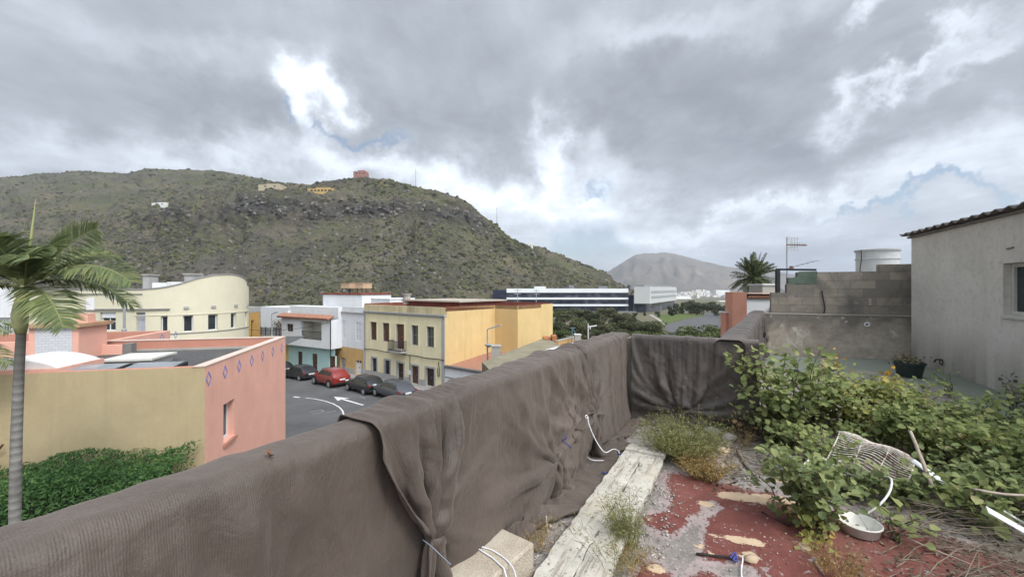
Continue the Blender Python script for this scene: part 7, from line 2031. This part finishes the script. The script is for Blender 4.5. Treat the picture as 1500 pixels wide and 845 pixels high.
def shrub(px, py_base, label, H, rad, nst, nleaf, lsize, mat, seed, lean=(0, 0), extra=None, name='shrub', spread=.75, bare=.08, d=None):
    r = np.random.default_rng(seed)
    if d is None: base = floor_pt(px, py_base)
    else: base = np.array(((px - CX) / F * d, d, FLZ))
    root = thing(name, tuple(base), label, 'shrub')
    b = MB(); C_, D_, N_, S_ = [], [], [], []
    for i in range(nst):
        a = r.uniform(0, 6.28); out = rad * r.uniform(.25, 1.0) ** spread; h = H * r.uniform(.55, 1.0) * (1 - .35 * (out / rad) ** 2)
        p0 = base + np.array((r.normal() * .05 * rad * 3, r.normal() * .05 * rad * 3, -.01))
        p3 = base + np.array((math.cos(a) * out + lean[0] * h, math.sin(a) * out + lean[1] * h, h))
        p1 = p0 + np.array((.15 * (p3 - p0)[0], .15 * (p3 - p0)[1], h * .45)); p2 = p0 + (p3 - p0) * np.array((.6, .6, .85))
        t = np.linspace(0, 1, 9)[:, None]
        pts = (1 - t) ** 3 * p0 + 3 * (1 - t) ** 2 * t * p1 + 3 * (1 - t) * t * t * p2 + t ** 3 * p3
        pts[1:-1] += r.normal(size=(7, 3)) * .012
        b.tube(pts, np.linspace(.0065, .002, 9) * (1 + .3 * r.uniform()), 5)
        nl = int(nleaf / nst * r.uniform(.7, 1.3))
        tt_ = bare + (1 - bare) * r.uniform(0, 1, nl) ** .75
        k = np.clip((tt_ * 8).astype(int), 0, 7); fr_ = tt_ * 8 - k
        pc = pts[k] + (pts[k + 1] - pts[k]) * fr_[:, None]
        ang = r.uniform(0, 6.28, nl); side = np.stack([np.cos(ang), np.sin(ang), r.uniform(-.35, .55, nl)], 1)
        off = r.uniform(.01, .085, nl)[:, None] * (lsize / .05)
        C_.append(pc + side * off); D_.append(side + r.normal(size=(nl, 3)) * .35); N_.append(np.array((0, 0, 1.0)) + r.normal(size=(nl, 3)) * .45 + np.array((0, -.25, 0))); S_.append(lsize * r.uniform(.30, 1.0, nl) ** .8 * 1.22)
    b.build('stem', stemm, root, smooth=True)
    C_ = np.concatenate(C_); D_ = np.concatenate(D_); N_ = np.concatenate(N_); S_ = np.concatenate(S_)
    low = C_[:, 2] < FLZ + .015; C_[low, 2] = FLZ + .02
    v, f = leaf6(C_, D_, N_, S_)
    mk('foliage', v, f, mat, root, smooth=False)
    if extra:
        for (ppx, ppy, dd, n, sz, mt, rr_) in extra:
            c = np.array(P(ppx, ppy, dd)); cc = c + r.normal(size=(n, 3)) * rr_
            v, f = leaf6(cc, r.normal(size=(n, 3)), np.array((0, 0, 1.0)) + r.normal(size=(n, 3)) * .6, sz * r.uniform(.6, 1.1, n))
            mk('turned_leaves', v, f, mt, root)
    return root
shrub(1148, 648, 'tall upright shrub with round green leaves rising beside the dark netted corner', 1.50, .52, 17, 860, .070, G_bright, 1, (0, 0), [(1078, 618, 4.4, 12, .05, G_dry, .05)], spread=.6)
shrub(1120, 640, 'lower leafy shoot leaning against the dark net left of the tall shrub', .78, .30, 7, 150, .06, G_bright, 2, (-.12, 0), d=4.75)
shrub(1190, 660, 'dense green bush in front of the pot wall with orange top leaves', .86, .60, 20, 950, .062, G_bright, 3, (.1, .1), [(1218, 532, 5.0, 34, .05, G_or, .07), (1236, 540, 5.0, 26, .05, G_yel, .08)], d=4.9)
shrub(1250, 660, 'mid green bush around the black branch behind the wire rack', .72, .62, 18, 900, .058, G_yel, 4, (.1, 0), [(1305, 553, 4.9, 40, .05, G_or, .07)], d=4.7)
shrub(1330, 640, 'broad yellow green bush right behind the wire rack', .68, .70, 20, 1050, .056, G_bright, 5, d=4.6)
shrub(1410, 640, 'low spreading bush with two bright orange leaves among green', .62, .72, 20, 1050, .054, G_bright, 6, extra=[(1424, 646, 3.5, 12, .05, G_or, .03), (1447, 640, 3.5, 26, .045, G_yel, .06)], d=4.3)
shrub(1480, 660, 'olive bush at the right edge under the house window', .66, .66, 18, 950, .052, G_dark, 7, d=4.0)
shrub(1560, 640, 'thin weedy bush leaning in from the right edge by the house wall', .72, .6, 12, 420, .046, G_dark, 17, d=4.3)
shrub(1400, 700, 'dark bush below the orange leaves and above the dry brush', .42, .50, 14, 560, .056, G_dark, 8, d=3.35)
shrub(1418, 735, 'small plant with large pale round leaves among the dry brush', .36, .20, 8, 84, .085, G_bright, 9, extra=None, d=2.85)
shrub(1330, 730, 'dark green plant between the wire rack and the broken stick', .36, .34, 10, 240, .062, G_dark, 10, d=3.15)
shrub(1192, 780, 'bushy plant with yellowing foot growing out of the red floor', .62, .36, 17, 640, .056, G_dark, 11, (-.08, .12), [(1172, 718, 2.9, 26, .045, G_or, .035), (1185, 755, 2.75, 40, .05, G_yel, .06), (1195, 790, 2.6, 34, .045, G_yel, .06), (1215, 815, 2.55, 60, .02, G_dry, .06)], bare=.12, d=2.80)
shrub(1255, 770, 'leafy outgrowth on the right of the red floor plant above the white tub', .40, .24, 9, 220, .056, G_dark, 12, d=3.25)
shrub(1318, 770, 'single weedy shoot with pale stem right of the white tub', .30, .12, 4, 26, .07, G_bright, 13, d=2.65)
shrub(1200, 690, 'green tangle crossing the left end of the wire rack', .50, .40, 14, 420, .054, G_bright, 14, d=3.6)
shrub(1150, 680, 'low leafy mat at the foot of the tall upright shrub', .50, .45, 14, 420, .06, G_dark, 31, d=4.3)
shrub(1380, 670, 'full green bush between the broken bleached stick and the orange leaves', .60, .52, 18, 800, .058, G_bright, 32, d=3.75)
shrub(1460, 680, 'dense mid green bush below the house window near the right edge', .62, .52, 18, 800, .056, G_bright, 33, d=3.55)
shrub(1530, 690, 'dark bush half outside the right edge above the white strips', .55, .5, 14, 520, .056, G_dark, 34, d=3.1)
shrub(1290, 640, 'green bush whose leaves droop over the top of the wire rack', .62, .5, 16, 700, .056, G_bright, 35, d=4.15)
shrub(1475, 730, 'low green plant just above the white strip at the right edge', .36, .28, 9, 200, .056, G_dark, 36, d=2.95)
shrub(1478, 590, 'sparse dusty weed against the foot of the house wall', .62, .28, 6, 90, .05, leafmat('dusty_leaves', [(.1, (.07, .075, .045)), (.9, (.17, .18, .10))], .2, .8), 15, d=5.6)
shrub(1388, 570, 'small bright sprout near the tap on the house wall', .40, .2, 4, 46, .055, G_bright, 16, d=6.3)

# ------------------------------------------------------------------ weeds
def weed(px, py, label, H, rad, n, mat, seed, fl=None, name='weed_clump', lean=0.0, wdt=.0016):
    r = np.random.default_rng(seed); base = floor_pt(px, py)
    root = thing(name, tuple(base), label, 'weed')
    V, Fc = [], []
    tips = []
    for i in range(n):
        a = r.uniform(0, 6.28); o = rad * math.sqrt(r.uniform()); p0 = base + np.array((math.cos(a) * o * .6, math.sin(a) * o * .6, 0))
        h = H * r.uniform(.45, 1); q = np.array((math.cos(a) * o * .9 + lean * h + r.normal() * .03, math.sin(a) * o * .9 + r.normal() * .03, h))
        k = 5; pr = []
        w_ = np.array((r.normal(), r.normal(), 0)); w_ /= np.linalg.norm(w_)
        for j in range(k):
            t = j / (k - 1); p = p0 + np.array((q[0] * t ** 1.6, q[1] * t ** 1.6, q[2] * t)) + r.normal(size=3) * .004
            ww = wdt * (1 - .7 * t); pr += [p - w_ * ww, p + w_ * ww]
            if j > 1:
                for m_ in range(3):
                    dd = r.normal(size=3); dd[2] = abs(dd[2]) * .7; dd /= np.linalg.norm(dd); tips.append((p, dd, h))
        b0 = len(V); V += pr; Fc += [(b0 + 2 * j, b0 + 2 * j + 1, b0 + 2 * j + 3, b0 + 2 * j + 2) for j in range(k - 1)]
    for (p, dd, h) in tips:
        L = r.uniform(.015, .05) * (H / .3); w_ = np.cross(dd, r.normal(size=3)); w_ /= np.linalg.norm(w_) + 1e-9; w_ *= wdt * 1.1
        b0 = len(V); V += [p, p + dd * L * .5 + w_, p + dd * L, p + dd * L * .5 - w_]; Fc.append((b0, b0 + 1, b0 + 2, b0 + 3))
    mk('stalks', np.array(V), Fc, mat, root)
    if fl:
        idx = r.choice(len(tips), min(fl[1], len(tips)), replace=False)
        c = np.array([tips[i][0] + tips[i][1] * .03 for i in idx]); v, f = leaf_quads(c, r.normal(size=c.shape), r.uniform(.003, .007, len(c)), r, .8)
        mk('flower_heads', v, f, fl[0], root)
    return root
G_weed = leafmat('weed_stalks', [(.1, (.09, .105, .035)), (.5, (.17, .18, .06)), (.9, (.30, .28, .11))], .2, .7)
G_straw = leafmat('straw_stalks', [(.1, (.16, .10, .035)), (.5, (.30, .21, .08)), (.9, (.44, .34, .16))], .2, .8)
petal = plain('pale_petals', (.55, .50, .30), .15, 30)
weed(1000, 672, 'bushy yellow green weed clump with tiny pale flowers beyond the board end', .34, .30, 620, G_weed, 21, (petal, 260), wdt=.0026)
weed(1032, 700, 'dry rusty weed clump at the edge of the red floor', .20, .17, 380, G_straw, 22, (G_or, 60), wdt=.0024)
weed(1020, 648, 'taller thin weeds at the foot of the dark corner net', .42, .35, 60, G_weed, 23, (petal, 60))
weed(958, 640, 'single upright weed stalk at the corner of the two nets', .30, .05, 6, G_weed, 24, (petal, 14))
weed(920, 800, 'feathery weed growing along the right edge of the old board', .34, .11, 150, G_weed, 25, (petal, 30), lean=-.15)
weed(905, 845, 'thin dark stalked weed leaning over the old board', .42, .16, 30, G_weed, 26, (plain('seed_heads', (.14, .12, .09), .2, 30), 50), lean=-.35)
weed(790, 800, 'dry straw tuft between the concrete block and the old board', .12, .12, 90, G_straw, 27)
weed(925, 832, 'rusty dry tuft at the foot of the feathery weed', .12, .12, 120, G_straw, 28)
weed(1090, 655, 'brown dead weed at the foot of the tall shrub', .30, .10, 22, G_straw, 29, (G_dry, 40))
weed(775, 770, 'small rusty weed patch under the hem of the gathered net', .08, .14, 70, G_straw, 30)
weed(1225, 838, 'dry grass tuft under the red floor plant', .13, .13, 130, G_straw, 31)

# ------------------------------------------------------------------ dry brush, sticks and rubbish
def stick(p, q, r0, r1, seed, bend=.04, n=8):
    r = np.random.default_rng(seed); p, q = np.array(p, float), np.array(q, float); t = np.linspace(0, 1, n)[:, None]
    L = np.linalg.norm(q - p); o = r.normal(size=3) * bend * L
    pts = p + (q - p) * t + o * np.sin(np.pi * t) + r.normal(size=(n, 3)) * .006 * L
    return pts, np.linspace(r0, r1, n)
brush = MB(); r = np.random.default_rng(91)
for i in range(430):
    px = r.uniform(1285, 1620); d = r.uniform(2.2, 3.5)
    base = np.array(((px - CX) / F * d, d, FLZ + r.uniform(.004, .03 + .16 * (d > 2.6) * r.uniform())))
    a = r.normal(-.35, .75); L = r.uniform(.10, .62) ** 1.1
    q = base + np.array((math.cos(a) * L, math.sin(a) * L, r.normal() * .05 + .02)); q[2] = max(q[2], FLZ + .006)
    pts, rs = stick(base, q, r.uniform(.0012, .0055), .0009, i, .05); brush.tube(pts, rs, 4)
for i in range(170):
    px = r.uniform(1045, 1150); py = r.uniform(640, 705); base = floor_pt(px, py) + (0, 0, r.uniform(.003, .05)); a = r.uniform(0, 6.28); L = r.uniform(.06, .34)
    q = base + np.array((math.cos(a) * L, math.sin(a) * L, r.uniform(-.01, .06))); q[2] = max(q[2], FLZ + .005)
    pts, rs = stick(base, q, r.uniform(.0012, .005), .001, 900 + i, .06); brush.tube(pts, rs, 4)
brush.build('dry_twigs', stemd, smooth=True, kind='stuff')
litter = MB(); n = 2600
px = r.uniform(1240, 1640, n); d = r.uniform(2.2, 4.4, n); c = np.stack([(px - CX) / F * d, d, FLZ + r.uniform(.003, .03, n)], 1)
px2 = r.uniform(1040, 1200, 700); py2 = r.uniform(635, 720, 700); c2 = np.array([floor_pt(a, b_) + (0, 0, .006) for a, b_ in zip(px2, py2)])
c = np.concatenate([c, c2]); v, f = leaf_quads(c, np.array((0, 0, 1.0)) + r.normal(size=c.shape) * .5, r.uniform(.006, .026, len(c)), r, .45)
mk('leaf_litter', v, f, leafmat('litter_leaves', [(.1, (.05, .04, .028)), (.5, (.11, .09, .06)), (.9, (.24, .20, .14))], .05, .9), kind='stuff')

def one(name, label, cat, build, mat, smooth=True, bevel=0.0):
    b = MB(); build(b); return tag(b.build(name, mat, smooth=smooth, bevel=bevel), label, cat)
def st_(p, q, r0, r1, seed, bend=.03):
    def f(b): pts, rs = stick(p, q, r0, r1, seed, bend); b.tube(pts, rs, 7)
    return f
barkless = plain('bleached_stick', (.40, .34, .27), .25, 18, .85, .4, 60, stain=.5, stain_col=(.2, .15, .11), stain_scale=9)
one('stick', 'broken bleached stick standing up out of the leaves beside the white strip', 'stick', st_(P(1334, 631, 3.2), P(1366, 712, 3.0), .011, .014, 1, .02), barkless)
one('stick', 'thin pale cane lying across the bottom right brush', 'stick', st_(floor_pt(1330, 795) + (0, 0, .03), floor_pt(1424, 832) + (0, 0, .02), .005, .004, 2, .01), barkless)
one('stick', 'bent black branch rising through the middle of the bushes', 'stick', lambda b: b.tube([P(1232, 632, 4.7), P(1238, 604, 4.7), P(1255, 588, 4.75), P(1268, 578, 4.8), P(1283, 566, 4.85)], [.018, .016, .013, .010, .006], 7), blackst)
one('stick', 'long grey stick leading from the board toward the tall shrub', 'stick', st_(floor_pt(1066, 622) + (0, 0, .12), floor_pt(1190, 672) + (0, 0, .10), .005, .004, 4, .02), barkless)
one('stick', 'thick dark stick lying on the rubble left of the white bag', 'stick', st_(floor_pt(1080, 664) + (0, 0, .03), floor_pt(1105, 698) + (0, 0, .02), .016, .012, 5, .03), stemd)
one('stick', 'dark twig lying on the red floor by the cream patch', 'stick', st_(floor_pt(1116, 752) + (0, 0, .012), floor_pt(1158, 772) + (0, 0, .012), .006, .005, 6, .03), blackst)
one('stick', 'short forked grey twig on the red floor left of the white tub', 'stick', st_(floor_pt(1192, 824) + (0, 0, .012), floor_pt(1208, 845) + (0, 0, .012), .006, .004, 7, .04), stemd)
one('stick', 'blackened strip of wood lying at the front of the red floor', 'stick', st_(floor_pt(1020, 813) + (0, 0, .012), floor_pt(1078, 818) + (0, 0, .012), .008, .007, 8, .01), blackst)
one('stick', 'small pale stick standing beside the concrete block', 'stick', st_(floor_pt(803, 783), floor_pt(800, 768) + (0, 0, .06), .006, .006, 9, .02), barkless)
one('stick', 'grey stick running out of the brush at the right edge', 'stick', st_(P(1425, 716, 2.7), P(1510, 726, 2.6), .008, .008, 10, .02), barkless)
strip = plain('white_plastic_strip', (.64, .65, .66), .06, 12, .5, .1)
def flat(p, q, w_, th=.006, up=(0, -.5, 1)):
    return lambda b: b.bar(np.array(p), np.array(q), w_, th, 0, up)
one('plastic_strip', 'white plastic strip poking out behind the broken bleached stick', 'strip', flat(P(1337, 674, 3.15), P(1383, 707, 3.0), .050), strip, False)
one('plastic_strip', 'white plastic strip at the right edge on the dry brush', 'strip', flat(P(1446, 746, 2.62), P(1506, 780, 2.55), .055), strip, False)
one('plastic_strip', 'thin white sliver lying above the strip at the right edge', 'strip', flat(P(1470, 748, 2.70), P(1504, 768, 2.66), .016), strip, False)
hose = plain('white_hose', (.62, .61, .57), .1, 12, .5, .1)
hp = [P(1167, 700, 3.0), P(1178, 680, 3.15), P(1192, 670, 3.3), P(1210, 673, 3.35), P(1232, 688, 3.3), P(1252, 697, 3.25), P(1275, 700, 3.2), P(1296, 698, 3.1), P(1306, 703, 3.0), P(1302, 722, 2.9), P(1285, 742, 2.85), P(1266, 754, 2.85)]
cord(hp, .0075, hose, 'plastic_hose', 'thin white hose curving through the plants beside the wire rack')
# wire rack: bowed grid of rusty white wires
rw_ = thing('wire_rack', P(1285, 690, 3.45), 'bowed rusty white wire rack lying tilted in the bushes', 'wire rack')
ca, cb_, cc_, cd_ = [np.array(P(*q)) for q in ((1226, 632, 3.75), (1337, 672, 3.5), (1322, 716, 3.15), (1212, 672, 3.35))]
def rack(u, v):
    p = (ca * (1 - u) + cb_ * u) * (1 - v) + (cd_ * (1 - u) + cc_ * u) * v
    return p + np.array((0, -.10, .16)) * math.sin(math.pi * v) * .55 + np.array((0, 0, .03)) * math.sin(math.pi * u) + np.array((.01, 0, .012)) * math.sin(9 * u + 5 * v)
wirem = NT('rusty_wire'); nn1 = wirem.noise(30, 5, .7); wirem = wirem.done(wirem.ramp(nn1, [(.38, (.20, .09, .05)), (.48, (.50, .45, .39)), (.7, (.64, .62, .58))]), .6)
b = MB()
for i in range(21):
    v_ = (i + .5) / 21; b.tube([rack(u, v_) for u in np.linspace(0, 1, 14)], .0036, 5)
b.build('wires', wirem, rw_, smooth=True)
b = MB()
for u in (.0, .33, .66, 1.0): b.tube([rack(u, v_) + np.array((0, 0, -.005)) for v_ in np.linspace(0, 1, 14)], .0055 if u in (0., 1.) else .004, 6)
for v_ in (0, 1): b.tube([rack(u, v_) for u in np.linspace(0, 1, 14)], .0055, 6)
b.build('rim', wirem, rw_, smooth=True)
# white tub, oval
tc_ = floor_pt(1274, 791); tubm = plain('dirty_white_plastic', (.60, .59, .54), .08, 8, .5, .1, stain=.3, stain_col=(.38, .34, .27), stain_scale=9)
tub = MB(); prof_ = [(.088, 0), (.104, .006), (.116, .065), (.124, .068), (.124, .075), (.112, .074), (.100, .014), (.05, .011), (.001, .011)]
tub.lathe(tuple(tc_ + (0, .08, .006)), prof_, 36, cap=False); tub.add([tuple(tc_ + np.array((.088 * math.cos(a), .08 + .088 * math.sin(a), .006))) for a in np.linspace(0, 6.2832, 36, endpoint=False)], [tuple(range(35, -1, -1))])
tag(tub.build('plastic_tub', tubm, smooth=True), 'shallow round white plastic tub standing on the red floor', 'tub')
# crumpled clear bag
gb = NT('clear_plastic'); gb.done((.66, .68, .69), .25, gb.bump(gb.noise(22, 6, .7), .8, .02), spec=.6); gb.bsdf.inputs['Transmission Weight'].default_value = .35; gb.bsdf.inputs['Alpha'].default_value = .82
bcn = floor_pt(1146, 690) + (0, 0, .07); th_ = np.linspace(0, math.pi, 14); ph2 = np.linspace(0, 2 * math.pi, 20)
TH_, PHI = np.meshgrid(th_, ph2, indexing='ij'); rr2 = 1 + .22 * fbm(np.cos(PHI) * np.sin(TH_) * 2.5, np.sin(PHI) * np.sin(TH_) * 2.5, np.cos(TH_) * 2.5, 3, 66)
v = np.stack([.105 * rr2 * np.sin(TH_) * np.cos(PHI), .09 * rr2 * np.sin(TH_) * np.sin(PHI), .085 * rr2 * np.cos(TH_)], -1); v[:, -1] = v[:, 0]
tag(mk('plastic_bag', v.reshape(-1, 3) + bcn, grid_faces(14, 20), gb.m), 'crumpled clear plastic bag at the left foot of the bushes', 'bag')
# rubble stones by the corner
stm = plain('rubble_stone', (.34, .32, .30), .2, 6, .95, .5, 30, stain=.4, stain_col=(.5, .47, .44), stain_scale=5)
stc = plain('cream_rubble', (.42, .32, .22), .15, 8, .95, .4, 30)
for i, (px, py, s_, mt_, lab) in enumerate(((1044, 636, .10, stm, 'pale grey rubble lump at the foot of the dark corner net'), (1066, 645, .09, stm, 'whitish broken lump beside the brown dead weed'), (1058, 662, .08, stc, 'cream coloured rubble piece left of the thick dark stick'), (1085, 632, .10, stm, 'grey stone half hidden at the base of the tall shrub'), (1046, 684, .09, stm, 'flat grey mortar piece right of the dry weed clump'), (1100, 822, .040, stc, 'cream mortar lump with blue cord at the front of the red floor'))):
    c = floor_pt(px, py); r = np.random.default_rng(500 + i)
    o = tufts(np.array([c + (0, 0, s_ * .28)]), np.array([s_]), 'rubble_piece', mt_, .55, 500 + i); o['kind'] = 'thing'; tag(o, lab, 'rubble')
cord([floor_pt(1084, 818) + (0, 0, .02), floor_pt(1088, 822) + (0, 0, .018), floor_pt(1086, 836) + (0, 0, .01), floor_pt(1087, 850) + (0, 0, .01)], .004, cordm, 'rope', 'white cord end dropping off the cream mortar lump')
cord([floor_pt(1070, 820) + (0, 0, .012), floor_pt(1076, 816) + (0, 0, .03), floor_pt(1080, 823) + (0, 0, .012), floor_pt(1074, 824) + (0, 0, .02), floor_pt(1079, 818) + (0, 0, .02)], .006, bluecord, 'blue_cord', 'tangled blue cord beside the cream mortar lump on the red floor')
# dark pot with a small dry plant
pc_ = floor_pt(1332, 552); pr_ = thing('plant_pot', tuple(pc_), 'dark green plastic pot by the corner of the house', 'plant pot')
b = MB(); b.lathe(tuple(pc_ + (0, 0, .01)), [(.17, 0), (.215, .23), (.235, .235), (.235, .27), (.21, .265), (.20, .22), (.001, .22)], 28, cap=False); b.build('pot', plain('dark_pot_plastic', (.030, .045, .042), .15, 5, .6, .1), pr_, smooth=False)
r = np.random.default_rng(77); cc2 = pc_ + np.array((0, 0, .32)) + r.normal(size=(170, 3)) * (.12, .1, .05); v, f = leaf_quads(cc2, r.normal(size=(170, 3)), r.uniform(.02, .045, 170), r, .4); mk('foliage', v, f, leafmat('pot_plant_leaves', [(.1, (.12, .11, .06)), (.9, (.30, .26, .15))], .2, .8), pr_)
one('rag', 'small black scrap of cloth on the floor before the old wall', 'rag', lambda b: b.lathe(tuple(floor_pt(1166, 549)), [(.12, 0), (.10, .06), (.03, .10), (.001, .11)], 9), plain('black_cloth', (.02, .02, .022), .2, 9))

# ------------------------------------------------------------------ date palm beyond the terrace
DPD = 40.0
cx_, cy_, cz_ = P(1105, 404, DPD)
dp = thing('date_palm', (cx_, cy_, -1.0), 'round headed date palm beyond the salmon pillar', 'palm tree')
b = MB(); b.tube([(cx_, cy_, -3), (cx_, cy_, cz_ - 2.2), (cx_, cy_, cz_ - .4)], [.42, .38, .62], 12); b.build('trunk', plain('date_palm_trunk', (.13, .095, .06), .3, 5, .95, .6, 9, .08), dp)
dleaf = leafmat('date_palm_leaflets', [(.05, (.030, .042, .022)), (.5, (.060, .078, .034)), (.9, (.12, .13, .06))], .2, .6)
r = np.random.default_rng(44)
for i in range(96):
    el = math.asin(r.uniform(-.5, 1.0)); az = r.uniform(0, 6.28)
    b = MB(); frond(b, np.array((cx_, cy_, cz_ - .15)), (math.cos(az), math.sin(az)), r.uniform(2.4, 2.9), el, .16 if el < .9 else .06, 18, .42, .10, .5, .5, 700 + i, 0, 1, .05, .045)
    b.build('frond', [dleaf, rach], dp)
